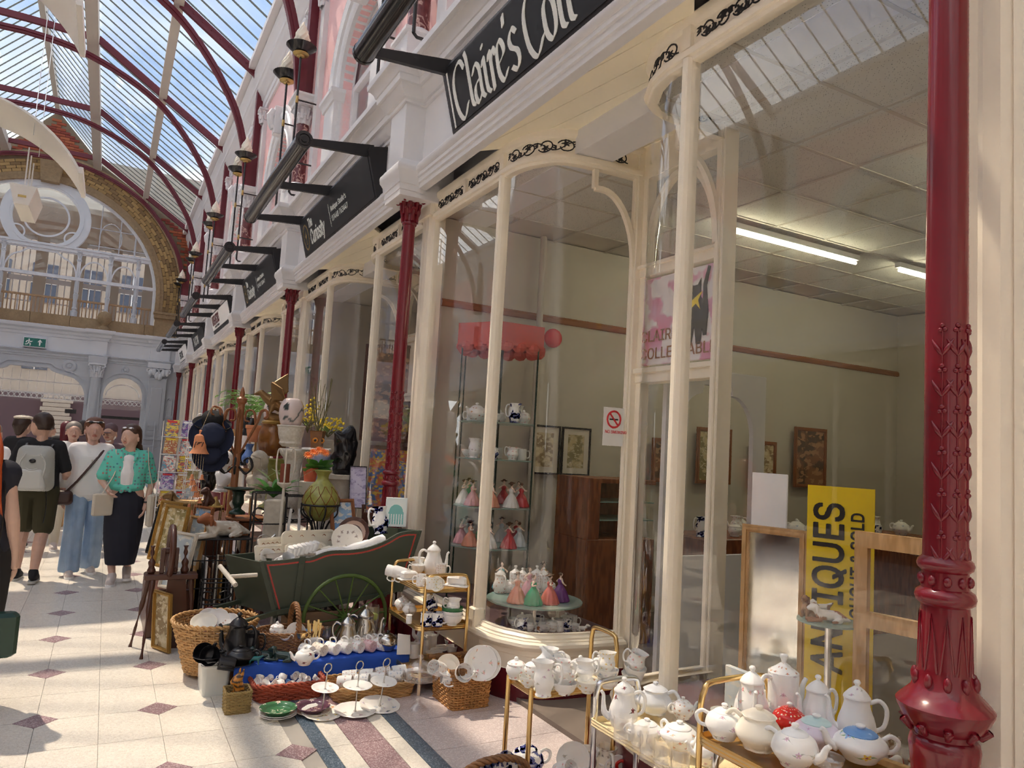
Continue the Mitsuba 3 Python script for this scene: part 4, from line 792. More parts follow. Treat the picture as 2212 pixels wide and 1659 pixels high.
# what stands outside and behind: the slate-roofed street block, the wall and shops across the arcade, the wall behind
ob = thing('neighbour_block', 'dark slate building outside, seen through the roof glass above the far end', 'building', mesh=J(box(2.9, 21.5, 0, 9, 31, 10.4), (np.array([[2.9, 21.5, 10.4], [9, 21.5, 10.4], [9, 31, 10.4], [2.9, 31, 10.4], [4.2, 23.5, 14], [8, 23.5, 14], [8, 31, 14], [4.2, 31, 14]], float), _BF)), mat='slate')
struct('wall_back', box(-8, -9.2, 0, 4, -9, 12.7), 'white_paint')
for key in [k for k in list(scene) if k.startswith(('wall_right__', 'trim_1', 'trim_3', 'window_1__', 'iron_column')) or (k.startswith('window_1_') and '__' in k)]:
    d = scene[key]
    if d.get('type') != 'ply' or 'scroll' in key or 'ornament' in key or 'pane' in key: continue
    nm = key.split('__', 1)[1] if '__' in key else 'eaves'
    if key.startswith('iron_column'): nm = 'column_' + nm
    d2 = {**d, 'to_world': MIR() @ T4(d['to_world'].matrix) if 'to_world' in d else MIR()}
    part(wl, nm, d2, None)
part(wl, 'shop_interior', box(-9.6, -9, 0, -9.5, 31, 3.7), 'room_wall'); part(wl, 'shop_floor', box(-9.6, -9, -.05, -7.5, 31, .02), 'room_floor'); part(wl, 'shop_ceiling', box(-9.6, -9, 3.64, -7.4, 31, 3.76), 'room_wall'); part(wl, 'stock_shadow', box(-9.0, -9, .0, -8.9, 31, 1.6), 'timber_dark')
# ---- china and other small goods: prototypes with the origin at the middle of the base
def PU(prof, m_, n=28, fn=None):
    """turned china with print coordinates"""
    (v, f), uv = lathe(prof, n, True, fn); return P((v, f), m_, True, uv=uv)
def handle(pts, r, n=8, flat=1.): return tube(smooth_prof(pts, 4), r, n, flat=flat)
W = 'china'
def teapot(body, lid, knob, spout, sr, hnd, hr=.0065, m_=W, fn=None, n=28):
    sp_ = smooth_prof(spout, 4); rr = np.interp(np.linspace(0, 1, len(sp_)), np.linspace(0, 1, len(sr)), sr)
    return [('body', PU(smooth_prof(body, 4), m_, n, fn)), ('lid', PU(smooth_prof(lid, 4), m_, n, fn)), ('knob', P(lathe(smooth_prof(knob, 3), 14), W, True)), ('spout', P(tube(sp_, rr, 10), W, True)), ('handle', P(handle(hnd, hr, 8, 1.25), W, True))]
def ribs(k, a): return lambda r, A, z: r * (1 + a * np.cos(k * A))
T_round = teapot([(.038, 0), (.045, .004), (.048, .012), (.073, .045), (.076, .065), (.066, .092), (.046, .106), (.040, .108)], [(.044, .105), (.043, .110), (.030, .119), (.010, .123), (.002, .124)], [(.006, .120), (.007, .126), (.013, .134), (.011, .141), (.001, .144)],
    [(.066, 0, .045), (.092, 0, .060), (.104, 0, .088), (.118, 0, .102)], [.019, .014, .010, .008], [(-.062, 0, .092), (-.09, 0, .10), (-.112, 0, .08), (-.10, 0, .05), (-.07, 0, .042)])
T_squat = teapot([(.045, 0), (.052, .004), (.06, .016), (.086, .045), (.084, .065), (.062, .084), (.05, .088)], [(.055, .086), (.054, .092), (.034, .102), (.002, .106)], [(.006, .103), (.016, .112), (.014, .118), (.001, .12)],
    [(.076, 0, .04), (.104, 0, .052), (.118, 0, .082), (.13, 0, .092)], [.02, .015, .011, .009], [(-.072, 0, .074), (-.10, 0, .088), (-.124, 0, .068), (-.108, 0, .04), (-.08, 0, .034)])
T_rib = teapot([(.042, 0), (.05, .004), (.05, .014), (.075, .04), (.078, .06), (.064, .085), (.052, .102), (.058, .110), (.05, .110)], [(.054, .108), (.05, .114), (.028, .126), (.002, .13)], [(.006, .126), (.012, .134), (.013, .142), (.001, .146)],
    [(.066, 0, .04), (.092, 0, .05), (.104, 0, .082), (.116, 0, .098)], [.02, .015, .011, .009], [(-.056, 0, .098), (-.085, 0, .112), (-.11, 0, .085), (-.098, 0, .05), (-.07, 0, .04)], fn=ribs(8, .028))
T_tall = teapot([(.046, 0), (.052, .004), (.055, .014), (.066, .045), (.062, .085), (.048, .125), (.043, .15), (.047, .163), (.041, .164)], [(.046, .162), (.045, .168), (.03, .186), (.012, .200), (.004, .204)], [(.006, .2), (.008, .206), (.013, .214), (.009, .222), (.001, .225)],
    [(.058, 0, .04), (.085, 0, .06), (.092, 0, .10), (.094, 0, .138), (.106, 0, .156)], [.019, .015, .010, .008, .007], [(-.042, 0, .148), (-.075, 0, .16), (-.098, 0, .13), (-.09, 0, .075), (-.06, 0, .052)], fn=ribs(9, .012))
T_cyl = teapot([(.046, 0), (.049, .003), (.051, .02), (.052, .10), (.053, .175), (.05, .180), (.046, .18)], [(.052, .178), (.051, .184), (.03, .198), (.012, .212), (.008, .214)], [(.007, .212), (.010, .224), (.015, .236), (.013, .242), (.001, .244)],
    [(.048, 0, .06), (.075, 0, .08), (.085, 0, .13), (.10, 0, .155)], [.016, .012, .009, .007], [(-.05, 0, .165), (-.082, 0, .17), (-.10, 0, .13), (-.09, 0, .07), (-.05, 0, .05)], n=32)
def cupform(prof, m_=W, h=None, n=24, fn=None):
    o = [('body', PU(smooth_prof(prof, 3), m_, n, fn))]
    if h: o.append(('handle', P(handle(*h), W, True)))
    return o
mug = cupform([(.001, .004), (.032, 0), (.036, .003), (.038, .02), (.0385, .085), (.037, .088), (.0355, .085), (.035, .012), (.001, .008)], W, ([(.038, 0, .072), (.058, 0, .075), (.068, 0, .05), (.058, 0, .022), (.037, 0, .02)], .005))
cup = cupform([(.001, .004), (.018, 0), (.022, .002), (.022, .006), (.034, .02), (.041, .042), (.045, .058), (.0435, .058), (.039, .042), (.03, .02), (.001, .012)], W, ([(.041, 0, .05), (.058, 0, .054), (.062, 0, .034), (.048, 0, .02), (.034, 0, .02)], .004))
bowl = cupform([(.001, .005), (.026, 0), (.03, .003), (.03, .008), (.048, .022), (.058, .045), (.062, .06), (.060, .06), (.055, .044), (.042, .02), (.001, .012)])
def lip(r, A, z): return r * (1 + np.clip((z - .055) / .04, 0, 1) * (.42 * np.exp(-(((A + np.pi) % (2 * np.pi) - np.pi) / .5) ** 2)))
jug = cupform([(.001, .004), (.028, 0), (.032, .003), (.03, .01), (.046, .035), (.046, .05), (.036, .072), (.034, .082), (.039, .098), (.037, .098), (.032, .082), (.034, .07), (.042, .05), (.001, .012)], W, ([(-.036, 0, .09), (-.06, 0, .1), (-.072, 0, .07), (-.06, 0, .035), (-.044, 0, .035)], .005), fn=lip)
talljug = cupform([(.001, .004), (.034, 0), (.038, .003), (.034, .014), (.046, .05), (.046, .08), (.037, .115), (.036, .128), (.043, .15), (.041, .15), (.034, .126), (.04, .08), (.001, .012)], W, ([(-.04, 0, .138), (-.07, 0, .14), (-.082, 0, .1), (-.07, 0, .055), (-.046, 0, .05)], .006), fn=lambda r, A, z: r * (1 + np.clip((z - .11) / .04, 0, 1) * (.42 * np.exp(-(((A + np.pi) % (2 * np.pi) - np.pi) / .5) ** 2))))
sugar = [('body', PU(smooth_prof([(.03, 0), (.036, .003), (.036, .012), (.05, .035), (.052, .055), (.044, .075)], 3), W)), ('lid', PU(smooth_prof([(.047, .074), (.046, .08), (.026, .092), (.002, .095)], 3), W)), ('knob', P(lathe(smooth_prof([(.005, .092), (.012, .102), (.008, .112), (.001, .115)], 3), 14), W, True))]
plate_p = smooth_prof([(.001, .006), (.05, .004), (.055, 0), (.062, .001), (.066, .007), (.09, .013), (.108, .019), (.107, .022), (.088, .016), (.064, .011), (.001, .009)], 3)
plate = [(None, PU(plate_p, W, 32, lambda r, A, z: r * (1 + .012 * np.cos(12 * A) * (r > .09))))]
saucer = [(None, PU(plate_p * [.68, .9], W, 28))]
deepplate = [(None, PU(smooth_prof([(.001, .006), (.05, .004), (.06, 0), (.068, .002), (.085, .022), (.105, .03), (.104, .033), (.083, .026), (.064, .01), (.001, .009)], 3), W, 32))]
butter = [('dish', P(bbox(-.085, -.05, 0, .085, .05, .012, .004), W)), ('cover', P(bbox(-.07, -.038, .012, .07, .038, .07, .012), W)), ('knob', P(ell(0, 0, .073, .022, .01, .008, 12, 8), W, True))]
oval = [('dish', (lambda q: P((q[0][0] * [1.45, 1, 1], q[0][1]), W, True, uv=q[1]))(lathe(smooth_prof([(.05, 0), (.056, .004), (.075, .03), (.088, .042), (.086, .046), (.06, .046)], 3), 30, True))), ('lid', (lambda q: P((q[0][0] * [1.45, 1, 1], q[0][1]), W, True, uv=q[1]))(lathe(smooth_prof([(.084, .044), (.08, .052), (.05, .064), (.002, .068)], 3), 30, True))), ('handle', P(handle([(-.04, 0, .062), (-.03, 0, .085), (0, 0, .092), (.03, 0, .085), (.04, 0, .062)], .007, 8, 1.4), W, True))]
def cut(r, A, z): return r * (1 + .025 * np.abs(np.sin(6 * A + 60 * z)) + .025 * np.abs(np.sin(6 * A - 60 * z)) * (z < .065))
tumbler = [(None, P(lathe(smooth_prof([(.001, .002), (.028, 0), (.033, .004), (.0335, .03), (.036, .09), (.0345, .09), (.031, .03), (.029, .014), (.001, .012)], 3), 36, fn=cut), 'crystal', True))]
glassbowl = [(None, P(lathe(smooth_prof([(.03, 0), (.035, .004), (.055, .03), (.065, .06), (.064, .062), (.05, .03), (.001, .01)], 3), 36, fn=cut), 'crystal', True))]
jar = [('body', PU(smooth_prof([(.03, 0), (.034, .003), (.035, .07), (.03, .08)], 3), W)), ('lid', PU(smooth_prof([(.032, .08), (.034, .084), (.034, .098), (.002, .102)], 3), W))]
def lady(k):
    r = np.random.RandomState(k); nf = 9 + k % 5
    sk = lathe(smooth_prof([(.052, 0), (.054, .006), (.047, .03), (.036, .06), (.02, .085), (.0135, .096), (.017, .108), (.0165, .12), (.008, .130)], 4), 40, fn=lambda q, A, z: q * (1 + .10 * np.clip(1 - z / .09, 0, 1) * np.sin(nf * A + 8 * z * (k % 3 - 1))))
    arms = [tube(smooth_prof([(s * .015, 0, .122), (s * .034, .004, .108), (s * (.02 + .02 * r.rand()), -.02, .092 + .03 * r.rand())], 3), [.0058, .0055, .0052, .005, .0046, .0042, .0038], 7) for s in (-1, 1)]
    sh = ell(0, 0, .122, .018, .012, .014, 12, 8)
    hd = J(bar((0, 0, .125), (0, 0, .142), .005), ell(0, -.001, .151, .0095, .0105, .0125, 12, 8), ell(0, -.0115, .150, .002, .003, .003, 6, 5))
    hair = J(ell(0, .003, .155, .011, .0105, .0115, 12, 8), ell(0, .011, .157, .0065, n=8, m=6))
    if k % 2: hair = J(hair, mv(lathe([(.024, 0), (.025, .002), (.012, .004), (.010, .012), (.001, .013)], 18), 0, .002, .160, rx=-12))
    return [('dress', P(sk, 'dress_0', True)), ('bust', P(J(sh, hd, *arms), 'china_flesh', True)), ('hair', P(hair, 'hair_brown', True))]
mat('china_flesh', (.80, .62, .52), .2); mat('hair_brown', (.10, .05, .025), .4)
for i_, c_ in enumerate([(.72, .30, .20), (.18, .48, .56), (.60, .40, .10), (.03, .30, .14), (.66, .18, .15), (.16, .04, .22), (.74, .74, .72), (.66, .34, .40), (.50, .05, .06), (.60, .66, .70)]): mat(f'dress_{i_}', c_, .15)
ladies = [lady(k) for k in range(4)]
def quadruped(pose):
    if pose == 'lie': j = {'h': (.05, 0, .052, .015), 'm': (.068, 0, .047, .008), 'n': (.038, 0, .036, .012), 'c': (.026, 0, .026, .019), 'b': (-.03, 0, .022, .020), 'f1': (.03, .012, .008, .007), 'f2': (.075, .014, .006, .006), 'g1': (.03, -.012, .008, .007), 'g2': (.07, -.014, .006, .006), 'k1': (-.035, .02, .012, .012), 'k2': (-.01, .026, .006, .006), 't': (-.075, .01, .01, .004)}
    elif pose == 'sit': j = {'h': (.022, 0, .085, .016), 'm': (.041, 0, .08, .008), 'n': (.012, 0, .068, .013), 'c': (.008, 0, .05, .018), 'b': (-.02, 0, .022, .022), 'f1': (.018, .011, .04, .008), 'f2': (.026, .012, .005, .006), 'g1': (.018, -.011, .04, .008), 'g2': (.026, -.012, .005, .006), 'k1': (-.015, .02, .014, .013), 'k2': (.012, .024, .005, .006), 't': (-.055, .01, .01, .004)}
    else: j = {'h': (.055, 0, .078, .015), 'm': (.075, 0, .072, .008), 'n': (.042, 0, .064, .012), 'c': (.03, 0, .05, .018), 'b': (-.03, 0, .05, .017), 'f1': (.03, .011, .03, .006), 'f2': (.032, .012, .005, .005), 'g1': (.03, -.011, .03, .006), 'g2': (.036, -.012, .005, .005), 'k1': (-.034, .012, .03, .008), 'k2': (-.036, .013, .005, .005), 't': (-.07, 0, .07, .004)}
    bones = [('h', 'm'), ('h', 'n'), ('n', 'c'), ('c', 'b'), ('c', 'f1'), ('f1', 'f2'), ('c', 'g1'), ('g1', 'g2'), ('b', 'k1'), ('k1', 'k2'), ('b', 't')]
    j['e1'] = (j['h'][0] - .006, .014, j['h'][2] + .004, .005); j['e3'] = (j['h'][0] - .006, .016, j['h'][2] - .016, .004); j['e2'] = (j['h'][0] - .006, -.014, j['h'][2] + .004, .005); j['e4'] = (j['h'][0] - .006, -.016, j['h'][2] - .016, .004)
    j['q1'] = (j['k1'][0], -j['k1'][1], j['k1'][2], j['k1'][3]); j['q2'] = (j['k2'][0], -j['k2'][1], j['k2'][2], j['k2'][3])
    return blob(j, bones + [('e1', 'e3'), ('e2', 'e4'), ('b', 'q1'), ('q1', 'q2')], .008, 6)
def vcol(m_, fn): return np.clip(fn(m_[0]), 0, 1)
def patches(a, b, k=30, thr=.5, seed=1): return lambda v: np.where((meshkit.fbm(v * k, 3, seed) > thr)[:, None], np.array(a), np.array(b))
_d = {p: quadruped(p) for p in ('lie', 'sit', 'stand')}
dog_lie = [(None, P(_d['lie'], 'dyed_gloss', True, color=vcol(_d['lie'], patches((.80, .78, .74), (.32, .12, .05), 22, .45))))]
dog_sit = [(None, P(_d['sit'], 'dyed_gloss', True, color=vcol(_d['sit'], patches((.20, .09, .05), (.36, .20, .11), 24, .5, 4))))]
dog_stand = [(None, P(_d['stand'], 'dyed_gloss', True, color=vcol(_d['stand'], patches((.80, .78, .74), (.25, .14, .08), 20, .42, 7))))]
_b = blob({'h': (.022, 0, .06, .012), 'k': (.04, 0, .057, .002), 'n': (.014, 0, .05, .011), 'b': (-.004, 0, .034, .02), 'r': (-.03, 0, .026, .011), 't': (-.062, 0, .02, .004), 'l1': (0, .008, .015, .004), 'l2': (.006, .01, .002, .004), 'm1': (0, -.008, .015, .004), 'm2': (.006, -.01, .002, .004)}, [('h', 'k'), ('h', 'n'), ('n', 'b'), ('b', 'r'), ('r', 't'), ('b', 'l1'), ('l1', 'l2'), ('b', 'm1'), ('m1', 'm2')], .008, 6)
bird = [(None, P(_b, 'dyed_gloss', True, color=vcol(_b, patches((.16, .10, .07), (.45, .34, .22), 60, .5, 3))))]
duck = [(None, P(blob({'h': (.02, 0, .088, .013), 'k': (.042, 0, .084, .004), 'n': (.012, 0, .065, .009), 'n2': (.006, 0, .045, .012), 'b': (-.01, 0, .03, .024), 't': (-.045, 0, .04, .008), 'p': (-.005, 0, .006, .018)}, [('h', 'k'), ('h', 'n'), ('n', 'n2'), ('n2', 'b'), ('b', 't'), ('b', 'p')], .009, 6), 'china', True))]
_bn = blob({'h': (.006, 0, .088, .015), 'm': (.02, 0, .083, .008), 'e1': (0, .008, .10, .005), 'e2': (-.006, .012, .125, .004), 'f1': (0, -.008, .10, .005), 'f2': (-.006, -.012, .125, .004), 'c': (0, 0, .06, .018), 'b': (0, 0, .02, .027), 'a1': (.005, .018, .06, .006), 'a2': (.024, .012, .045, .006), 'd1': (.005, -.018, .06, .006), 'd2': (.024, -.012, .045, .006), 'p1': (.012, .012, .004, .008), 'p2': (.012, -.012, .004, .008)}, [('h', 'm'), ('e1', 'e2'), ('f1', 'f2'), ('h', 'e1'), ('h', 'f1'), ('h', 'c'), ('c', 'b'), ('a1', 'a2'), ('d1', 'd2'), ('c', 'a1'), ('c', 'd1'), ('b', 'p1'), ('b', 'p2')], .008, 5)
rabbit = [(None, P(_bn, 'dyed_gloss', True, color=np.where((_bn[0][:, 2] > .068)[:, None], np.array((.42, .32, .24)), np.where((_bn[0][:, 0] > .016)[:, None], np.array((.74, .72, .68)), np.array((.20, .42, .58))))))]
rabbit_red = [(None, P(_bn, 'dyed_gloss', True, color=np.where((_bn[0][:, 2] > .068)[:, None], np.array((.36, .30, .26)), np.where((_bn[0][:, 0] > .018)[:, None], np.array((.70, .68, .62)), np.array((.50, .05, .05))))))]
_ow = lathe(smooth_prof([(.022, 0), (.03, .01), (.036, .04), (.03, .07), (.027, .078), (.03, .095), (.024, .11), (.001, .116)], 4), 20)
_ow = J(_ow, *[ell(.024, s * .012, .094, .006, .008, .008, 8, 6) for s in (-1, 1)], *[tube([(.005, s * .016, .108), (.006, s * .022, .124)], [.007, .001], 6) for s in (-1, 1)], tube([(.028, 0, .088), (.036, 0, .08)], [.004, .001], 6))
owl = [(None, P(_ow, 'dyed_gloss', True, color=vcol(_ow, patches((.22, .15, .10), (.48, .40, .32), 70, .48, 6))))]
cat_tall = [(None, P(blob({'h': (.008, 0, .15, .024), 'm': (.03, 0, .143, .012), 'e1': (0, .013, .17, .008), 'e2': (-.004, .02, .196, .003), 'f1': (0, -.013, .17, .008), 'f2': (-.004, -.02, .196, .003), 'n': (0, 0, .11, .016), 'c': (0, 0, .08, .022), 'b': (-.01, 0, .03, .034), 'l1': (.02, .012, .06, .010), 'l2': (.03, .014, .006, .010), 'g1': (.02, -.012, .06, .010), 'g2': (.03, -.014, .006, .010)}, [('h', 'm'), ('h', 'e1'), ('h', 'f1'), ('e1', 'e2'), ('f1', 'f2'), ('h', 'n'), ('n', 'c'), ('c', 'b'), ('c', 'l1'), ('l1', 'l2'), ('c', 'g1'), ('g1', 'g2')], .010, 5), 'china_cream', True))]
def I(proto, x, y, z, rz, label, cat, name=None, group=None, mats=None, rx=0, ry=0, s=1.):
    return put(globals()[proto] if isinstance(proto, str) else proto, name or cat.replace(' ', '_'), label, cat, M(x, y, z, rz, rx, ry, s), group, {'*': mats} if isinstance(mats, str) else mats)
# ---- trolleys, baskets, the cart and the low table in front of the shop
for n_, b_, p_, l_, de, th in [('china_lilac', (.72, .66, .76), ((.62, .5, .66), (.7, .6, .72), (.5, .3, .5)), (.6, .6, .7), 7, .5), ('china_stripe', None, None, None, 0, 0), ('china_greenfl', (.05, .16, .07), ((.75, .62, .55), (.70, .70, .60), (.5, .4, .2)), (.18, .32, .14), 4, .2), ('china_purplefl', (.12, .05, .08), ((.62, .50, .50), (.60, .42, .36), (.4, .3, .2)), (.30, .26, .22), 4, .3)]:
    if b_: mat(n_, _floral(b_, p_, l_, de, th), .12)
def _stripe(p, n, uv): return mix((.78, .74, .62), mix((.55, .10, .08), (.30, .42, .50), cell_rand(dr.floor(uv.y * 40), 3)), smoothstep(.42, .5, cell_rand(dr.floor(uv.y * 40))))
mat('china_stripe', proc(_stripe), .12); mat('china_teal', (.55, .74, .74), .12); mat('navy_glaze', (.015, .025, .07), .1); mat('glaze_green', (.012, .03, .028), .06, coat=.5); mat('glaze_teal', (.02, .14, .15), .1)
def rrect(x0, y0, x1, y1, r, n=5):
    return np.vstack([arc(x1 - r, y0 + r, r, -90, 0, n), arc(x1 - r, y1 - r, r, 0, 90, n), arc(x0 + r, y1 - r, r, 90, 180, n), arc(x0 + r, y0 + r, r, 180, 270, n)])
def trolley(lab, x0, y0, x1, y1, trays, top, ends, m_='gold', tray_m='gold', base='tray_glass', legs_to=0., r=.05, lr=.0105):
    t = thing('tea_trolley', lab, 'trolley')
    for z in trays:
        pl = rrect(x0, y0, x1, y1, r)[::-1]
        part(t, 'tray_rim', sweep([(-.004, 0), (0, .002), (.004, .008), (0, .014), (.004, .02), (0, .026), (.003, .032), (-.004, .034), (-.004, 0)], pl, True), tray_m, 40); part(t, 'tray_base', mv(prism(pl, .004), 0, 0, z - 0 + .006) if False else mv(prism(pl, .004), 0, 0, .006), base)
        for k in list(scene)[-2:]: scene[k]['to_world'] = M(0, 0, z)
    o = .008
    for e in ends:      # pairs of legs joined by a bowed handle
        if e == 'y1': a, b = (x0 + .03, y1 + o), (x1 - .03, y1 + o)
        elif e == 'y0': a, b = (x0 + .03, y0 - o), (x1 - .03, y0 - o)
        elif e == 'x1': a, b = (x1 + o, y0 + .03), (x1 + o, y1 - .03)
        else: a, b = (x0 - o, y0 + .03), (x0 - o, y1 - .03)
        A, B = np.array(a), np.array(b)
        pth = [(*A, legs_to), (*A, top - .07)] + [(*(A + (B - A) * .04), top - .03), (*(A + (B - A) * .16), top), (*(A + (B - A) * .84), top), (*(A + (B - A) * .96), top - .03)] + [(*B, top - .07), (*B, legs_to)]
        part(t, 'leg_and_handle', tube(np.vstack([pth[:1], smooth_prof(pth[1:-1], 4), pth[-1:]]), lr, 10), m_, True)
    for e in ('y0', 'y1', 'x0', 'x1'):
        if e in ends or (e[0] != ends[0][0]): continue
        for q in ((x0 + .03, x1 - .03) if e[0] == 'y' else (y0 + .03, y1 - .03)):
            p = (q, y0 - o if e == 'y0' else y1 + o) if e[0] == 'y' else (x0 - o if e == 'x0' else x1 + o, q)
            part(t, 'leg', J(bar((*p, legs_to), (*p, trays[-1] + .04), lr, 10), ell(*p, trays[-1] + .042, lr, lr, .006, 10, 6)), m_, True)
    return t
mat('tray_glass', (.70, .66, .52), .15); mat('tray_brown', (.30, .17, .05), .2); mat('tray_pale', (.72, .60, .36), .25)
trolley('gold tea trolley carrying teapots, nearest the camera beside the big column', 1.83, 1.43, 2.22, 1.93, [.65, .42], .84, ['y1'], base='tray_brown', tray_m='gold')
trolley('chrome-handled tea trolley with a pale gold shelf of teapots and tumblers', 1.96, 2.0, 2.26, 2.71, [.422], .60, ['y1', 'y0'], m_='chrome', tray_m='tray_pale', base='tray_pale', r=.02, lr=.013)
trolley('gold tea trolley with one tray of jugs and bowls in front of the doorway', 1.85, 2.99, 2.32, 3.27, [.452], .70, ['x1'], tray_m='gold', lr=.0115)
trolley('gold three-tier tea trolley of white china at the bay window', 1.87, 4.5, 2.24, 5.10, [.635, .395, .10], .75, ['y0', 'y1'], base='tray_brown')
def basket(name, lab, plan, z0, h, flare, rows, r, m_, stakes=40, rim_r=None, amp=None, cat='basket', gap=1.0):
    """woven basket: every weaver is a closed withe passing in and out of the upright stakes"""
    t = thing(name, lab, cat); p = np.array(plan, float); c = p.mean(0)
    d = np.linalg.norm(np.roll(p, -1, 0) - p, axis=1); s = np.concatenate([[0], np.cumsum(d)]); L = s[-1]; N = stakes * 3
    q = np.column_stack([np.interp(np.arange(N) / N * L, s, np.append(p[:, k], p[0, k])) for k in (0, 1)])
    nn = offs(q, True); amp = amp or r * .9; ws = []
    for i in range(rows):
        f = (i + .5) / rows; sc = 1 + flare * f
        w = np.cos(np.arange(N) / 3 * np.pi + i * np.pi)[:, None] * amp
        xy = c + (q - c) * sc + nn * w
        ws.append(tube(np.column_stack([xy, np.full(N, z0 + h * f) + .15 * r * nrs.randn(N)]), r, 5, True, flat=gap))
    part(t, 'weave', J(*ws), m_, True)
    part(t, 'stakes', J(*[bar((*(c + (q[k] - c)), z0), (*(c + (q[k] - c) * (1 + flare)), z0 + h), r * .8, 5) for k in range(0, N, 3)]), m_)
    top = c + (q - c) * (1 + flare); R = rim_r or r * 1.7
    a = np.arange(N) / N * 2 * np.pi * stakes / 2
    part(t, 'rim', J(*[tube(np.column_stack([top + nn * (R * .6 * np.cos(a + ph))[:, None], z0 + h + R * .6 * np.sin(a + ph)]), R * .62, 6, True) for ph in (0, np.pi)]), m_, True)
    part(t, 'base', mv(prism(q, .012), 0, 0, z0), m_)
    return t
def ellipse(cx, cy, a, b, n=48, rz=0):
    t = np.arange(n) / n * 2 * np.pi; c, s = math.cos(rz), math.sin(rz)
    return np.column_stack([cx + a * np.cos(t) * c - b * np.sin(t) * s, cy + a * np.cos(t) * s + b * np.sin(t) * c])
k = basket('wicker_hamper', 'large rectangular honey wicker hamper with wooden rail handles', rrect(1.985, 4.16, 2.235, 4.47, .03), .0, .225, .10, 15, .0058, 'wicker_honey', 46)
for y in (4.15, 4.49): part(k, 'rail_handle', J(tube([(1.955, y, .238), (2.265, y, .238)], .014, 10), *[tube([(x + d, y + .02 * math.cos(q), .232 + .02 * math.sin(q)) for q in np.linspace(0, 6.28, 12)], .003, 5) for x in (2.02, 2.2) for d in np.linspace(-.02, .02, 7)]), 'wicker_brown', True)
basket('wicker_basket', 'shallow red wicker basket full of small china lids', rrect(.94, 4.66, 1.33, 4.90, .06), .0, .095, .10, 8, .0075, 'wicker_red', 34, rim_r=.013)
basket('wicker_basket', 'long tan wicker basket of mugs behind the tiered cake stands', rrect(1.38, 4.50, 1.86, 4.76, .05), .0, .085, .10, 8, .0065, 'wicker_tan', 38)
basket('seagrass_box', 'small square seagrass box holding a carved wooden cat', rrect(.745, 4.53, .875, 4.66, .012), .0, .12, .06, 13, .0045, 'seagrass', 28, rim_r=.006)
basket('wicker_basket', 'large round flared wicker basket of plates by the cart shaft', ellipse(.765, 5.36, .165, .165), .02, .33, .62, 19, .0078, 'wicker_tan', 40, rim_r=.014)
k = basket('handled_basket', 'brown wicker basket with a hoop handle on the blue cloth', ellipse(1.21, 5.14, .20, .13), .175, .13, .10, 11, .0055, 'wicker_brown', 36, rim_r=.009)
part(k, 'hoop_handle', J(*[tube([(1.235 + .012 * math.cos(14 * q + ph), 5.14 - .13 * math.cos(q) , .30 + .17 * math.sin(q) + .008 * math.sin(14 * q + ph)) for q in np.linspace(0, math.pi, 60)], .009, 6) for ph in (0, 2.1, 4.2)]), 'wicker_brown', True)
k = basket('handled_basket', 'wicker basket at the bottom edge with only its braided handle in view', ellipse(1.66, 3.0, .17, .12), .0, .13, .15, 10, .006, 'wicker_brown', 32)
part(k, 'braided_handle', J(*[tube([(1.66 - .18 * math.cos(q), 3.0 + .012 * math.cos(12 * q + ph), .13 + .085 * math.sin(q) + .009 * math.sin(12 * q + ph)) for q in np.linspace(0, math.pi, 60)], .009, 6) for ph in (0, 2.1, 4.2)]), 'wicker_brown', True)
for i in range(4): I('plate', 1.63 + .03 * i, 3.02, .125 + .01 * i, 20, 'dark blue patterned plate standing in the basket with the braided handle', 'plate', 'plate', group='blue plates in the braided basket', mats='china_willow', rx=72, s=.7)
# small china in the red basket, mugs in the long basket
for i in range(26):
    x, y = .975 + (i % 9) * .039 + rnd.uniform(-.008, .008), 4.70 + (i // 9) * .065 + rnd.uniform(-.01, .01)
    I(['cup', 'saucer', 'cup'][i % 3], x, y, .07 + rnd.uniform(0, .02), rnd.uniform(0, 360), 'tiny white china piece among those heaped in the red wicker basket', 'china', 'small_china', group='tiny china in the red basket', mats=['china', 'china_sprig', 'china_yellow', 'china_rose'][i % 4] if i != 13 else 'china_blue', rx=rnd.uniform(30, 110), s=[.6, .3, .5][i % 3])
for i in range(9):
    I('mug', 1.40 + i * .055, 4.60 + (i % 2) * .09, .10, -29 + rnd.uniform(-25, 25), 'flowered mug lying among the others in the long tan basket', 'mug', 'mug', group='mugs in the long tan basket', mats={'body': ['china_rose', 'china_autumn', 'china_bluefl', 'china_sprig'][i % 4]}, ry=85, s=1.0)
def tiered(x, y, lab, tilt, m1, m2, r1=.115, r2=.078):
    t = thing('cake_stand', lab, 'cake stand'); m_ = M(x, y, .0, 20, tilt, 0)
    part(t, 'lower_plate', {**PU(plate_p * [r1 / .108, 1], m1, 36, lambda r, A, z: r * (1 + .014 * np.cos(11 * A) * (r > .085))), 'to_world': m_}, None); part(t, 'upper_plate', {**PU(plate_p * [r2 / .108, .8], m2, 32), 'to_world': m_ @ M(0, 0, .145)}, None)
    part(t, 'post', {**P(J(bar((0, 0, .008), (0, 0, .25), .004, 8), ell(0, 0, .15, .008), ell(0, 0, .012, .009, .009, .006), ring(0, 0, .275, .026, .004, 18, 6, 'y')), 'silver', True), 'to_world': m_}, None)
tiered(1.245, 4.36, 'two-tier white cake stand with gold sprigs, left of the three', 6, 'china_yellow', 'china_rose'); tiered(1.435, 4.33, 'two-tier white cake stand in the middle of the three', 3, 'china_sprig', 'china_sprig', .12, .085); tiered(1.60, 4.37, 'two-tier cake stand with a pale blue rim, right of the three', 8, 'china_bluefl', 'china_sprig', .12, .08)
t = thing('cake_dome', 'clear glass cake stand with a domed cover', 'cake stand')
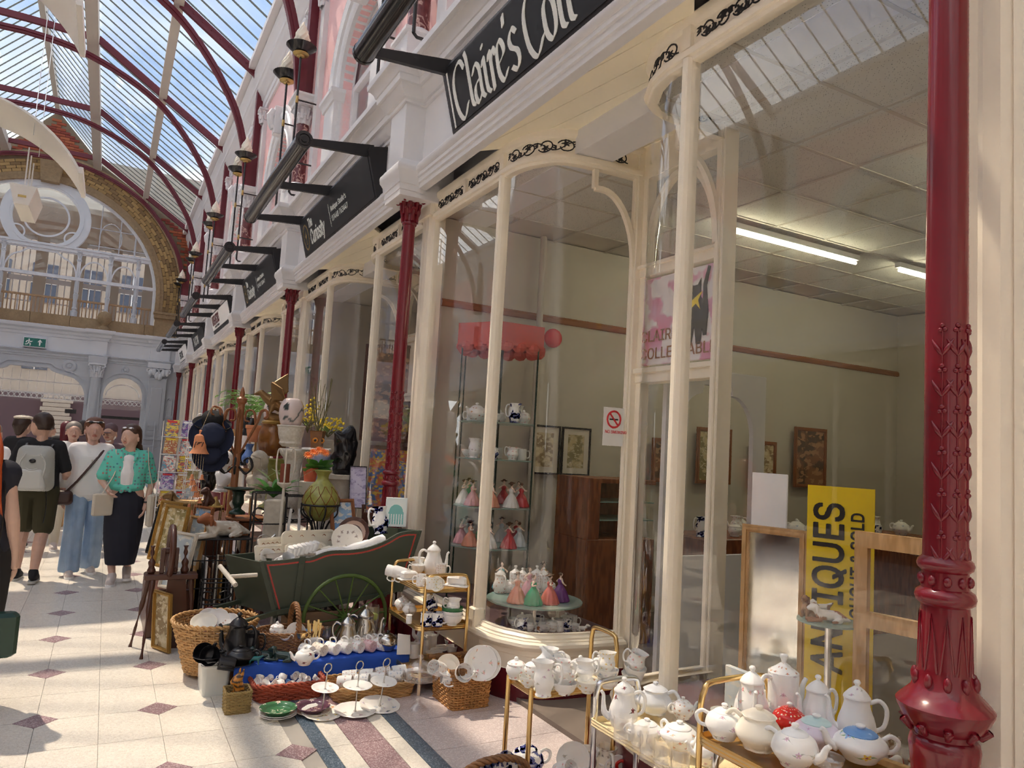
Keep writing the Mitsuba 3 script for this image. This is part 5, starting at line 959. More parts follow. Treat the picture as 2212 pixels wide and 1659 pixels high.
part(t, 'stand', mv(lathe(smooth_prof([(.055, 0), (.05, .006), (.022, .03), (.012, .06), (.012, .12), (.02, .16), (.06, .172), (.105, .176), (.112, .186), (.110, .190), (.06, .184), (.001, .182)], 4), 36, fn=lambda r, A, z: r * (1 + .03 * np.cos(16 * A) * (r > .09))), 1.81, 4.28, 0), 'crystal', True); part(t, 'dome', mv(lathe(smooth_prof([(.078, .188), (.078, .215), (.07, .25), (.045, .275), (.012, .285), (.010, .292), (.018, .30), (.018, .312), (.001, .322)], 4), 32), 1.81, 4.28, 0), 'crystal', True)
# low table under a blue cloth
t = thing('low_table', 'low trestle under the blue cloth', 'table', mesh=J(box(.85, 4.88, .0, 1.93, 5.34, .15)), mat='cardboard')
X_, Z_ = np.meshgrid(np.linspace(.82, 1.96, 60), np.linspace(0, 1, 24)); 
s_ = Z_ * .60; yy = np.where(s_ < .168, 4.845, 4.845 + (s_ - .168)); zz = np.where(s_ < .168, s_ + .006, .174)
yy = yy - np.where(s_ < .168, .012 * np.sin(X_ * 30) * (1 - s_ / .168) + .01 * np.sin(X_ * 11), 0); zz = zz + .002 * np.sin(X_ * 40)
thing('blue_cloth', 'bright blue cloth draped over the low table of black and floral china', 'cloth', mesh=(np.stack([X_, yy, zz], -1).reshape(-1, 3), grid_faces(24, 60)), mat='blue_cloth', smooth=True)
# row of mugs on their sides
for i, (m_, lb) in enumerate([('china_bluefl', 'white mug with blue and yellow flowers, leftmost of the lying row'), ('china_brownprint', 'mug with green and brown leaves, second of the lying row'), ('china_sprig', 'white mug with a small green print, third of the lying row'), ('china_sprig', 'white mug with a green ring print, middle of the lying row'), ('china_rose', 'mug with pale roses, fifth of the lying row'), ('china_pinkall', 'mug covered in dark pink roses, sixth of the lying row'), ('china_rose', 'mug with pink roses and leaves, rightmost of the lying row')]):
    I('mug', 1.30 + i * .083, 4.885, .216, 0, lb, 'mug', 'mug', group='mugs lying in a row on the blue cloth', mats={'body': m_}, ry=-86, rx=-62, s=1.0)
mat('china_pinkall', _floral((.72, .50, .52), ((.45, .08, .16), (.62, .30, .36), (.75, .6, .4)), (.35, .30, .20), 4, .15), .12)
t = thing('knife_jar', 'square white pot holding bone-handled knives', 'pot'); part(t, 'pot', bbox(1.30, 5.0, .176, 1.39, 5.08, .275, .012), 'china_grey')
for i in range(12):
    a, b = rnd.uniform(-.14, .25), rnd.uniform(-.12, .12); bx, by = 1.315 + (i % 4) * .02, 5.015 + (i // 4) * .02
    k = thing('table_knife', 'bone-handled table knife standing handle up in the white pot', 'knife', 'bone-handled knives in the white pot'); part(k, 'handle', tube([(bx, by, .27), (bx + a * .09, by + b * .09, .345 + .015 * (i % 3))], [.006, .008], 6), 'bone', True); part(k, 'blade', bar((bx, by, .19), (bx, by, .27), .005, 4), 'silver')
t = thing('hurricane_glass', 'glass hurricane cylinder with a green candle', 'candle holder'); part(t, 'glass', mv(lathe([(.05, 0), (.055, .01), (.056, .24), (.054, .24), (.05, .012)], 28), 1.80, 5.22, .175), 'crystal', True); part(t, 'candle', mv(lathe([(.035, .14), (.045, .145), (.047, .18), (.03, .185), (.001, .18)], 20), 1.80, 5.22, .175), 'candle_green', True); part(t, 'stem', mv(lathe([(.03, .006), (.01, .02), (.01, .12), (.04, .14)], 14), 1.80, 5.22, .175), 'crystal', True)
t = thing('candlestick', 'cut crystal candlestick beside the silver kettle', 'candlestick', mesh=mv(lathe(smooth_prof([(.032, 0), (.02, .02), (.012, .05), (.02, .08), (.012, .11), (.026, .14), (.024, .15), (.001, .14)], 3), 18), 1.84, 5.08, .175), mat='crystal', smooth=True)
thing('price_card', 'folded white price card at the end of the blue cloth', 'card', mesh=J((np.array([[1.86, 4.82, .17], [1.95, 4.80, .17], [1.95, 4.83, .29], [1.87, 4.85, .30], [1.865, 4.825, .17], [1.955, 4.805, .17], [1.955, 4.835, .29], [1.875, 4.855, .30]], float), _BF)), mat='paper')
# plastic tub
t = thing('plastic_tub', 'clear plastic storage tub with a white lid left of the blue cloth', 'tub'); part(t, 'tub', sweep([(0, 0), (.012, .17), (.02, .175), (.02, .185), (.012, .185), (.008, .17), (-.004, .004)], rrect(.655, 4.88, .80, 5.12, .02)[::-1], True), 'tub_plastic', 30); mat('tub_plastic', (.62, .64, .62), .25)
part(t, 'lid', mv(prism(rrect(.64, 4.87, .815, 5.13, .02), .02), 0, 0, .188), 'board_white'); part(t, 'contents', bbox(.67, 4.90, .005, .785, 5.1, .10, .01), 'china_brownprint2'); mat('china_brownprint2', (.45, .42, .34), .5)
thing('paper_sheet', 'white sheet of paper lying over the edge of the plastic tub', 'paper', mesh=mv(box(-.07, -.06, 0, .08, .05, .002), .72, 4.90, .213, 12), mat='paper')
thing('carton', 'brown cardboard carton under the wheel of the cart', 'box', mesh=J(bbox(1.30, 5.42, 0, 1.98, 5.85, .26, .004), mv(box(0, 0, 0, .66, .002, .12), 1.31, 5.41, .25, 0, 25)), mat='cardboard')
# carved cat and the wooden tiger stripes
cm = mv(blob({'h': (.01, 0, .19, .034), 'm': (.04, 0, .18, .02), 'e1': (-.01, .018, .215, .012), 'e2': (-.02, .022, .255, .004), 'f1': (-.01, -.018, .215, .012), 'f2': (-.02, -.022, .255, .004), 'c': (-.005, 0, .13, .034), 'b': (-.015, 0, .06, .046), 'g': (-.01, 0, .02, .045), 'l': (.035, .02, .06, .016), 'k': (.035, -.02, .06, .016), 'd': (.05, .02, .02, .016), 'j': (.05, -.02, .02, .016)}, [('h', 'm'), ('h', 'e1'), ('e1', 'e2'), ('h', 'f1'), ('f1', 'f2'), ('h', 'c'), ('c', 'b'), ('b', 'g'), ('c', 'l'), ('c', 'k'), ('l', 'd'), ('k', 'j')], .008, 5), 0, 0, 0)
st_ = np.sin(cm[0][:, 2] * 190 + 5 * np.sin(cm[0][:, 1] * 60)) > .25
thing('carved_cat', 'carved orange wooden cat with dark tiger stripes in the seagrass box', 'ornament', mesh=mv(cm, .81, 4.595, .012, 200, s=.86), mat='dyed_gloss', smooth=True, color=np.where(st_[:, None], np.array((.06, .03, .015)), np.array((.50, .20, .03))))
# the green handcart
t = thing('handcart', 'green wooden handcart with red lining and a spoked wheel, heaped with china', 'cart')
top = smooth_prof([(1.035, .72), (1.12, .722), (1.22, .73), (1.30, .738), (1.36, .738), (1.41, .752), (1.47, .775), (1.54, .787), (1.62, .787), (1.70, .792), (1.78, .805), (1.86, .828), (1.94, .862), (2.02, .908), (2.10, .926), (2.20, .925)], 2)
bot = [(2.085, .48), (1.90, .435), (1.168, .339)]
pg = sg.Polygon([tuple(p) for p in top] + bot)
def side(y, th, dx=0, dz=0): return upright(prism(pg, th), (dx, y, dz), (1, 0, 0), (0, 0, 1), (0, 1, 0))
part(t, 'near_side', side(5.38, .022), 'cart_green'); part(t, 'far_side', side(5.90, .022, -.17, -.03), 'cart_green')
ln = pg.buffer(-.022).difference(pg.buffer(-.034)).difference(sg.box(1.2, .3, 2.3, .60))
part(t, 'red_lining', upright(prism(ln, .002), (0, 5.3785, 0), (1, 0, 0), (0, 0, 1), (0, 1, 0)), 'cart_red')
part(t, 'bottom', (np.array([[1.17, 5.38, .35], [2.08, 5.38, .475], [1.92, 5.91, .46], [1.0, 5.91, .32], [1.17, 5.38, .365], [2.08, 5.38, .49], [1.92, 5.91, .475], [1.0, 5.91, .335]], float), _BF), 'cart_green')
part(t, 'tail_board', (np.array([[1.16, 5.38, .345], [1.18, 5.38, .345], [1.01, 5.92, .315], [.99, 5.92, .315], [1.02, 5.38, .715], [1.04, 5.38, .715], [.88, 5.92, .69], [.86, 5.92, .69]], float), _BF), 'cart_green'); part(t, 'head_board', (np.array([[2.07, 5.38, .47], [2.09, 5.38, .47], [1.93, 5.92, .45], [1.91, 5.92, .45], [2.19, 5.38, .93], [2.215, 5.38, .93], [2.05, 5.92, .90], [2.03, 5.92, .90]], float), _BF), 'cart_green')
for x, z0, z1 in ((1.06, .68, .70), (1.285, .36, .74), (2.17, .60, .9)): pass
part(t, 'corner_post', tube([(1.025, 5.368, .725), (1.155, 5.368, .335)], .02, 4), 'cart_green'); part(t, 'iron_strap', J(mv(bbox(-.022, 0, 0, .022, .008, .40, .003), 1.29, 5.366, .352, 0, 0, 3), *[ell(1.29 + .02 * q, 5.362, .36 + .37 * q, .008, .005, .008, 8, 6) for q in (.1, .5, .93)]), 'cart_green')
for y in (5.36, 5.94): part(t, 'shaft', tube([(1.95, y, .46), (1.15, y - .02, .375), (.62, y - .19, .29)], .021, 4), 'cart_green'); part(t, 'shaft_tip', tube([(.80, y - .135, .318), (.62, y - .19, .29)], .024, 4), 'plinth_red')
part(t, 'push_bar', J(tube([(.79, 5.58, .66), (.86, 5.30, .58)], .017, 10), tube([(1.02, 5.43, .62), (.84, 5.42, .615)], .015, 6)), 'cream_wood', True)
w_ = [ring(1.625, 5.27, .325, .30, .014, 40, 6, 'y'), tube([(1.625, 5.22, .325), (1.625, 5.36, .325)], .032, 12)]
part(t, 'wheel_rim', w_[0], 'wheel_green', True); part(t, 'hub', w_[1], 'wheel_green', 40)
for i in range(14):
    a = i * 2 * math.pi / 14 + .1; part(t, 'spoke', bar((1.625 + .03 * math.cos(a), 5.27, .325 + .03 * math.sin(a)), (1.625 + .295 * math.cos(a), 5.27, .325 + .295 * math.sin(a)), .006, 6), 'wheel_green')
part(t, 'axle', bar((1.625, 5.2, .325), (1.625, 6.0, .325), .016, 8), 'iron_black')
# what the cart carries
def platter(lab, x, y, z, w, h, tilt, yaw, m_='china_cream', r=.03):
    q = rrect(-w / 2, 0, w / 2, h, r); g = sg.Polygon(q); k = thing('platter', lab, 'platter')
    M_ = M(x, y, z, yaw, 90 - tilt, 0)
    part(k, 'plate', {**P(J(prism(g, .006), mv(prism(g.difference(g.buffer(-.018)), .008), 0, 0, .006)), m_), 'to_world': M_}, None)
    sp2 = []
    for i in range(12):
        a = i / 12; e = g.buffer(-.045).exterior.interpolate((a + .1) % 1, normalized=True); sp2 += [tube([(e.x - .014, e.y, .0085), (e.x, e.y + .008, .0085), (e.x + .014, e.y - .004, .0085)], .0022, 4), ell(e.x, e.y + .006, .009, .005, .005, .0015, 6, 4)]
    part(k, 'printed_sprig', {**P(J(*sp2), 'timber_mid'), 'to_world': M_}, None)
platter('large cream platter at the back of the cart', 1.47, 5.82, .58, .46, .30, 8, 14, r=.05); platter('cream oblong dish with leaf border in front of the large platter', 1.42, 5.70, .60, .32, .20, 15, 8, r=.04); platter('cream tray with scroll border leaning at the left of the cart', 1.18, 5.72, .62, .27, .17, 20, 18, r=.02); platter('cream tray with scroll border behind its twin in the cart', 1.20, 5.80, .65, .26, .18, 18, 30, r=.02)
I('plate', 1.80, 5.80, .86, -20, 'brown plate with dark rings standing in the cart', 'plate', 'plate', mats='plate_ring', rx=68, s=1.15); I('plate', 1.73, 5.72, .82, -20, 'plate with a brown lattice rim leaning in front of the ringed plate', 'plate', 'plate', mats='china_brownprint', rx=62, s=1.1)
def _ring(p, n, uv): return mix((.52, .34, .25), (.08, .03, .02), smoothstep(.44, .5, noise(uv.y * 26, 0, 5)))
mat('plate_ring', proc(_ring), .15)
I('deepplate', 1.13, 5.66, .67, 40, 'grey-sprigged dish at the left end of the cart', 'plate', 'plate', mats='china_sprig', rx=55, s=.9); I('talljug', 1.20, 5.56, .67, 10, 'white jug lying in the cart beside the steel tray', 'jug', 'jug', mats={'body': 'china_grey'}, rx=60, s=.9)
t = thing('steel_tray', 'long shiny steel tray lying along the front of the cart', 'tray', mesh=mv(sweep([(0, 0), (.012, .03), (.02, .032), (.008, .0), (-.2, 0)], rrect(0, 0, .42, .16, .02)[::-1], False), 1.09, 5.42, .705, 0, 0, -4), mat='silver', smooth=30)
for i in range(7): I('jar', 1.27 + .028 * i, 5.60, .72 + .006 * i, 15 + 6 * i, 'small white embossed china tile box in the row along the cart', 'china', 'small_china', group='row of white embossed pots in the cart', mats='china', rx=20, s=.75)
for i in range(5): I('mug', 1.50 + .03 * i, 5.60, .74, 20, 'cream cup nested on its side in the cart', 'cup', 'cup', group='nested cream cups in the cart', mats='china_cream', ry=80, s=.9)
cl_ = np.meshgrid(np.linspace(0, 1, 26), np.linspace(0, 1, 12)); zz = .775 + .10 * cl_[0] + .025 * meshkit.noise(np.dstack([cl_[0] * 9, cl_[1] * 5, 0 * cl_[0]])) - .05 * (1 - np.minimum(1, cl_[1] * 6))
thing('lace_cloth', 'crumpled white cloth lining the right half of the cart', 'cloth', mesh=(np.stack([1.42 + .52 * cl_[0] - .02 * cl_[1], 5.405 + .13 * cl_[1], zz - .022 + .05 * np.clip(cl_[0] - .55, 0, 1) - .06 * np.clip(cl_[1] - .5, 0, 1)], -1).reshape(-1, 3), grid_faces(12, 26)), mat='board_white', smooth=True)
def book(lab, x, y, z, w, h, d, yaw, tilt, m_, extra=None):
    k = thing('book', lab, 'book'); M_ = M(x, y, z, yaw, tilt, 0); part(k, 'cover', {**P(bbox(-w / 2, 0, 0, w / 2, d, h, .003), m_), 'to_world': M_}, None); part(k, 'pages', {**P(box(-w / 2 + .004, .004, .003, w / 2 + .001, d - .004, h + .001), 'paper'), 'to_world': M_}, None)
    if extra is not None: part(k, 'cover_print', {**P(extra, 'china_teal2'), 'to_world': M_}, None)
mat('china_teal2', (.20, .50, .48), .5); mat('book_pale', (.72, .80, .80), .5)
dome = J(*[mv(box(-.05 + .02 * i, -.002, .02, -.04 + .02 * i, 0, .10)) for i in range(6)], box(-.06, -.002, .10, .06, 0, .115), upright(prism(sg.Polygon([(0.055 * math.cos(a), .06 * math.sin(a)) for a in np.linspace(0, math.pi, 14)]), .002), (0, 0, .115), (1, 0, 0), (0, 0, 1), (0, -1, 0)))
book('pale blue book with a domed building on its cover in the cart', 2.08, 5.62, .93, .17, .23, .035, -20, -6, 'book_pale', dome); I('talljug', 1.98, 5.66, .87, 20, 'clear bag of blue china beside the pale book in the cart', 'china', 'bagged_china', mats={'body': 'china_willow'}, rx=-10, s=1.4)
# gold picture leaning on the spinning wheel
def picture(lab, o, ux, uy, w, h, fw, m_, art, name='picture', mount=None, d=.02):
    """framed picture: o lower left corner, ux along the bottom, uy up, unit vectors"""
    k = thing(name, lab, 'picture'); ux, uy = np.array(ux, float) / np.linalg.norm(ux), np.array(uy, float) / np.linalg.norm(uy); nz = np.cross(ux, uy)
    g = sg.box(0, 0, w, h)
    part(k, 'frame', upright(J(prism(g.difference(g.buffer(-fw, join_style=2)), d), mv(prism(g.buffer(-fw * .3, join_style=2).difference(g.buffer(-fw * .7, join_style=2)), d * .4), 0, 0, d)), o, ux, uy, nz), m_)
    if mount: part(k, 'mount', upright(mv(prism(g.buffer(-fw, join_style=2).difference(g.buffer(-fw - min(w, h) * .16, join_style=2)), .004), 0, 0, d * .35), o, ux, uy, nz), mount)
    part(k, 'canvas', upright(mv(prism(g.buffer(-fw * .8, join_style=2), .003), 0, 0, d * .25), o, ux, uy, nz), art)
    return k
def _art(a, b, c, k):
    def fn(p, n, uv):
        s = fbm(p.x * k, p.y * k, p.z * k * .8, 4); u = fbm(p.x * k * 2.3 + 4, p.y * k * 2, p.z * k * 3, 3)
        return mix(mix(a, b, smoothstep(.40, .56, s)), c, smoothstep(.54, .62, u))
    return proc(fn)
mat('art_sepia', _art((.55, .47, .30), (.28, .20, .10), (.62, .55, .40), 14), .5); mat('art_pale', _art((.62, .68, .70), (.45, .52, .56), (.72, .72, .66), 9), .4); mat('art_blue', _art((.15, .32, .58), (.30, .50, .72), (.72, .74, .74), 12), .4); mat('art_land', _art((.50, .42, .24), (.24, .20, .08), (.55, .50, .36), 16), .5); mat('art_bright', _art((.75, .20, .05), (.10, .22, .50), (.78, .55, .08), 13), .5); mat('art_dark', _art((.10, .06, .04), (.26, .12, .06), (.38, .22, .12), 7), .5); mat('art_lilac', _art((.50, .46, .64), (.60, .56, .72), (.34, .30, .48), 16), .6)
mat('gilt', (.46, .28, .08), .4, .6)
picture('gilt-framed sepia picture leaning at the foot of the spinning wheel', (.455, 6.08, .006), (.42, -.88, 0), (-.05, .10, .99), .23, .41, .022, 'gilt', 'art_sepia')
# spinning wheel
t = thing('spinning_wheel', 'dark wooden spinning wheel standing at the edge of the stall', 'spinning wheel')
yb = 6.05
part(t, 'bed', bbox(.34, yb - .06, .50, .70, yb + .06, .54, .005), 'timber_dark')
def turned(a, b, r): 
    a, b = np.array(a, float), np.array(b, float); k = np.linspace(0, 1, 17); return tube(a + (b - a) * k[:, None], r * (1 + .35 * np.sin(k * 19) + .4 * np.sin(k * 7)) * (1 - .3 * k), 9)
for a, b in (((.38, yb, .52), (.30, yb + .1, .0)), ((.40, yb - .03, .52), (.36, yb - .25, .0)), ((.66, yb, .52), (.70, yb - .05, .0))): part(t, 'leg', turned(a, b, .014), 'timber_dark', True)
for x in (.385, .61): part(t, 'upright', turned((x, yb, .54), (x - .005, yb, .74), .02), 'timber_dark', True)
part(t, 'plank', (np.array([[.47, yb - .03, .0], [.68, yb - .03, .0], [.68, yb - .01, .0], [.47, yb - .01, .0], [.50, yb - .03, .50], [.62, yb - .03, .50], [.62, yb - .01, .50], [.50, yb - .01, .50]], float), _BF), 'timber_dark')
wr_ = ring(0, 0, 0, .175, .022, 40, 8, 'x'); part(t, 'wheel', J(mv(wr_, .505, yb + .02, .70), mv(ring(0, 0, 0, .14, .012, 36, 6, 'x'), .505, yb + .02, .70)), 'timber_dark', True)
part(t, 'spokes', J(*[bar((.505, yb + .02, .70), (.505, yb + .02 + .17 * math.cos(a), .70 + .17 * math.sin(a)), .008, 7) for a in np.arange(8) * .785], tube([(.45, yb + .02, .70), (.56, yb + .02, .70)], .022, 12)), 'timber_dark', True); part(t, 'axle_post', J(bbox(.53, yb - .02, .54, .56, yb + .05, .72, .004), ell(.545, yb - .03, .57, .016), bbox(.44, yb - .02, .54, .47, yb + .05, .72, .004)), 'timber_dark')
I('T_round', 1.874, 1.842, 0.690, -49, 'white round teapot with a faint printed view, far left of the top gold trolley', 'teapot', 'teapot', mats={'body': 'china_sprig'}, s=0.8)
I('T_rib', 1.920, 1.737, 0.690, -54, 'cream ribbed teapot with gold lines on the top gold trolley', 'teapot', 'teapot', mats='china_cream', s=0.95)
I('T_tall', 2.063, 1.902, 0.690, -129, 'waisted white coffee pot with pink flowers at the back of the gold trolley', 'coffee pot', 'coffee_pot', mats={'body': 'china_rose', 'lid': 'china'}, s=0.9)
I('T_cyl', 2.174, 1.862, 0.690, -9, 'straight-sided white coffee pot with a flower band round the rim', 'coffee pot', 'coffee_pot', mats={'body': 'china_sprig', 'lid': 'china_autumn'})
I('T_round', 2.118, 1.786, 0.690, -104, 'red teapot speckled with gold among the white pots', 'teapot', 'teapot', mats={'body': 'china_spotred', 'lid': 'china_spotred', 'spout': 'china_red'}, s=0.76)
I('T_tall', 2.245, 1.774, 0.690, 171, 'white coffee pot with domed lid right of the red teapot', 'coffee pot', 'coffee_pot', mats='china', s=0.85)
I('T_squat', 2.126, 1.684, 0.690, -74, 'squat teapot in lilac with a teal-rimmed lid', 'teapot', 'teapot', mats={'body': 'china_lilac', 'lid': 'china_teal'}, s=0.86)
I('T_round', 1.923, 1.598, 0.690, -74, 'white globe teapot with dark sprigs at the front of the gold trolley', 'teapot', 'teapot', mats={'body': 'china_sprig', 'lid': 'china_grey'}, s=0.9)
I('T_squat', 2.169, 1.553, 0.690, 143, 'squat flowered teapot with blue lid behind the chrome stand', 'teapot', 'teapot', mats={'body': 'china_bright', 'lid': 'china_blue'}, s=0.92)
I('T_tall', 2.283, 1.650, 0.690, 131, 'plain white coffee pot behind the blue-lidded teapot', 'coffee pot', 'coffee_pot', mats={'body': 'china', 'lid': 'china_sprig'}, s=0.92)
I('glassbowl', 1.987, 1.532, 0.690, -29, 'cut glass bowl in front of the lilac teapot', 'bowl', 'glass_bowl', s=0.72)
I('T_round', 2.103, 2.135, 0.460, 151, 'white pot with printed leaves on the lower shelf under the gold trolley', 'teapot', 'teapot', mats={'body': 'china_sprig'}, s=0.78)
I('bowl', 2.265, 2.082, 0.460, -29, 'striped bowl on the lower shelf under the gold trolley', 'bowl', 'bowl', mats='china_stripe', s=1.05)
I('T_tall', 2.023, 2.563, 0.460, 151, 'white coffee pot with a dark red rose on the chrome trolley', 'coffee pot', 'coffee_pot', mats={'body': 'china_darkrose', 'lid': 'china_darkrose'}, s=0.92)
I('T_rib', 2.267, 2.648, 0.460, 131, 'pale ribbed teapot behind the rose coffee pot on the chrome trolley', 'teapot', 'teapot', mats='china_grey', s=0.95)
I('T_squat', 2.023, 2.407, 0.460, -21, 'squat white teapot behind the cut glass tumblers', 'teapot', 'teapot', mats={'body': 'china_sprig'}, s=0.74)
I('T_squat', 2.106, 2.307, 0.460, -89, 'squat white teapot with a vine band at the near end of the chrome trolley', 'teapot', 'teapot', mats={'body': 'china_autumn'}, s=0.86)
I('T_round', 2.343, 2.550, 0.460, -9, 'small flowered teapot with red roses at the back of the chrome trolley', 'teapot', 'teapot', mats={'body': 'china_autumn', 'lid': 'china_autumn'}, s=0.66)
I('tumbler', 1.927, 2.442, 0.460, -29, 'cut glass tumbler, the one by the rose coffee pot', 'tumbler', 'tumbler', group='cut glass tumblers along the chrome trolley')
I('tumbler', 1.948, 2.357, 0.460, -9, 'cut glass tumbler, second in the row of five', 'tumbler', 'tumbler', group='cut glass tumblers along the chrome trolley')
I('tumbler', 1.929, 2.281, 0.460, 11, 'cut glass tumbler, middle of the row of five', 'tumbler', 'tumbler', group='cut glass tumblers along the chrome trolley')
I('tumbler', 1.925, 2.195, 0.460, -19, 'cut glass tumbler, fourth in the row of five', 'tumbler', 'tumbler', group='cut glass tumblers along the chrome trolley')
I('tumbler', 1.928, 2.102, 0.460, 1, 'cut glass tumbler, last and nearest of the row of five', 'tumbler', 'tumbler', group='cut glass tumblers along the chrome trolley')
I('jar', 1.967, 2.437, 0.460, -29, 'tiny white shaker between the first two glass tumblers', 'shaker', 'salt_shaker', mats='china', s=0.4)
I('sugar', 1.852, 3.191, 0.490, -29, 'lidded sugar pot with pink roses at the left corner of the gold trolley', 'sugar pot', 'sugar_pot', mats={'body': 'china_rose', 'lid': 'china_rose'}, s=0.92)
I('bowl', 1.854, 3.060, 0.490, -29, 'bowl with yellow flowers beside the rose sugar pot', 'bowl', 'bowl', mats='china_yellow', s=0.82)
I('sugar', 1.863, 3.051, 0.530, -29, 'small lidded pot with an orange flower above the yellow bowl', 'sugar pot', 'sugar_pot', mats={'body': 'china_autumn', 'lid': 'china'}, s=0.8)
I('talljug', 1.856, 2.937, 0.490, 146, 'tall plain white jug at the front corner of the gold trolley', 'jug', 'jug', mats={'body': 'china_sprig'})
I('bowl', 1.957, 2.916, 0.490, -29, 'bowl with a dark red flower, at the bottom of its stack', 'bowl', 'bowl', mats='china_darkrose', s=0.92)
I('bowl', 1.974, 2.946, 0.525, -29, 'rose bowl standing in the dark-flowered bowl', 'bowl', 'bowl', mats='china_rose', s=0.92)
I('jug', 1.950, 2.920, 0.560, 121, 'pink flowered jug on top of the rose bowl', 'jug', 'jug', mats={'body': 'china_rose'}, s=0.84)
I('bowl', 2.075, 2.903, 0.490, -29, 'bowl with orange and yellow sprays at the front edge of the gold trolley', 'bowl', 'bowl', mats='china_yellow', s=0.9)
I('jug', 2.098, 2.959, 0.530, -199, 'plain white jug standing on the yellow sprayed bowl', 'jug', 'jug', mats={'body': 'china'}, s=0.92)
I('bowl', 2.212, 2.927, 0.490, -29, 'white bowl at the bottom of the blue-flowered stack', 'bowl', 'bowl', mats='china_sprig', s=0.88)
I('bowl', 2.215, 2.941, 0.520, -29, 'bowl with blue flowers in the middle of its stack', 'bowl', 'bowl', mats='china_bluefl', s=0.9)
I('jug', 2.215, 2.954, 0.555, -19, 'yellow flowered cream jug on the blue-flowered bowl', 'jug', 'jug', mats={'body': 'china_yellow'}, s=0.95)
I('bowl', 2.365, 2.934, 0.490, -29, 'plain white bowl at the bottom of the leaning stack by the handle', 'bowl', 'bowl', mats='china', s=0.9)
I('bowl', 2.368, 2.933, 0.525, -29, 'plain white bowl tilted in the leaning stack by the handle', 'bowl', 'bowl', mats='china', rx=10, ry=8, s=0.9)
I('jug', 2.356, 2.920, 0.565, -29, 'pink sprigged jug tipped on top of the leaning stack', 'jug', 'jug', mats={'body': 'china_rose'}, rx=15, ry=12, s=0.95)
I('talljug', 1.899, 3.102, 0.520, 151, 'white jug with a long neck leaning left at the back', 'jug', 'jug', mats={'body': 'china_grey'}, ry=-35, s=0.92)
I('talljug', 1.994, 3.110, 0.500, 131, 'tall jug with teal pattern at the back of the gold trolley', 'jug', 'jug', mats={'body': 'china_bluefl'}, s=0.95)
I('mug', 2.080, 3.100, 0.570, -89, 'cream mug lying with its mouth towards the viewer', 'mug', 'mug', mats={'body': 'china_sprig'}, rx=75, s=1.15)
I('sugar', 2.149, 3.075, 0.500, -29, 'white sugar pot with green sprigs behind the plain jug', 'sugar pot', 'sugar_pot', mats={'body': 'china_sprig', 'lid': 'china_sprig'}, s=0.95)
I('T_round', 2.266, 3.083, 0.500, 151, 'small round teapot with leaf sprigs in the back row', 'teapot', 'teapot', mats={'body': 'china_sprig', 'lid': 'china_sprig'}, s=0.68)
I('T_round', 1.969, 3.232, 0.010, 171, 'large blue and white lidded pot on the floor behind the gold trolley leg', 'teapot', 'teapot', mats={'body': 'china_willow', 'lid': 'china_willow'}, s=1.1)
I('plate', 2.129, 3.068, 0.120, -29, 'white plate standing on edge in the pile under the gold trolley', 'plate', 'plate', mats='china_sprig', rx=75, s=0.75)
I('mug', 2.061, 3.093, 0.060, 1, 'white flowered mug lying in the pile under the gold trolley', 'mug', 'mug', mats={'body': 'china_rose'}, rx=60, ry=20, s=1.1)
I('mug', 2.110, 3.056, 0.050, 121, 'second mug lying in the pile under the gold trolley, with grey sprigs', 'mug', 'mug', mats={'body': 'china_sprig'}, rx=70, s=1.1)
I('cup', 2.226, 3.079, 0.080, -9, 'white cup upright in the pile under the gold trolley', 'cup', 'cup', mats={'body': 'china'}, s=1.2)
I('mug', 2.320, 3.100, 0.080, -69, 'cream mug tipped over by the chrome trolley leg', 'mug', 'mug', mats={'body': 'china_cream'}, rx=80, s=1.15)
I('talljug', 2.307, 3.029, -0.000, 71, 'beige jug with yellow flowers beside the chrome trolley leg', 'jug', 'jug', mats={'body': 'china_brownprint'}, s=1.1)
I('plate', 2.330, 2.972, 0.080, -29, 'plain white plate on edge behind the chrome trolley leg', 'plate', 'plate', mats='china', rx=80, s=0.62)
I('T_round', 2.409, 2.915, 0.030, -29, 'glossy red pot on the floor under the chrome trolley', 'teapot', 'teapot', mats='china_red', s=0.95)
I('bowl', 2.349, 2.939, 0.030, -29, 'dark navy pot on the floor under the chrome trolley', 'bowl', 'bowl', mats='navy_glaze', s=1.2)
I('T_tall', 2.153, 4.981, 0.670, -29, 'plain white coffee pot on the top tray of the three-tier trolley', 'coffee pot', 'coffee_pot', mats='china', s=1.05)
I('cup', 2.046, 5.000, 0.670, 151, 'lower white cup of a stacked pair on the three-tier trolley', 'cup', 'cup', mats={'body': 'china'}, s=1.1)
I('cup', 2.094, 5.126, 0.700, 151, 'upper white cup of a stacked pair on the three-tier trolley', 'cup', 'cup', mats={'body': 'china'}, s=1.1)
I('mug', 1.865, 4.894, 0.700, 141, 'white pot lying on its side at the far left of the top tray', 'mug', 'mug', mats={'body': 'china'}, ry=80)
I('mug', 1.903, 4.851, 0.700, 141, 'second white pot lying on its side on the top tray', 'mug', 'mug', mats={'body': 'china'}, ry=80)
I('mug', 2.183, 4.901, 0.670, -29, 'brown patterned mug behind the white butter dish', 'mug', 'mug', mats={'body': 'china_autumn'}, s=0.95)
I('butter', 1.903, 4.809, 0.670, 1, 'white covered dish in the middle of the top tray', 'dish', 'butter_dish', s=0.8)
I('mug', 1.901, 4.577, 0.670, 171, 'mug with orange flowers at the front corner of the top tray', 'mug', 'mug', mats={'body': 'china_autumn'}, s=0.85)
I('mug', 1.929, 4.478, 0.670, 151, 'mug with a brown flower at the front of the top tray', 'mug', 'mug', mats={'body': 'china_yellow'}, s=0.85)
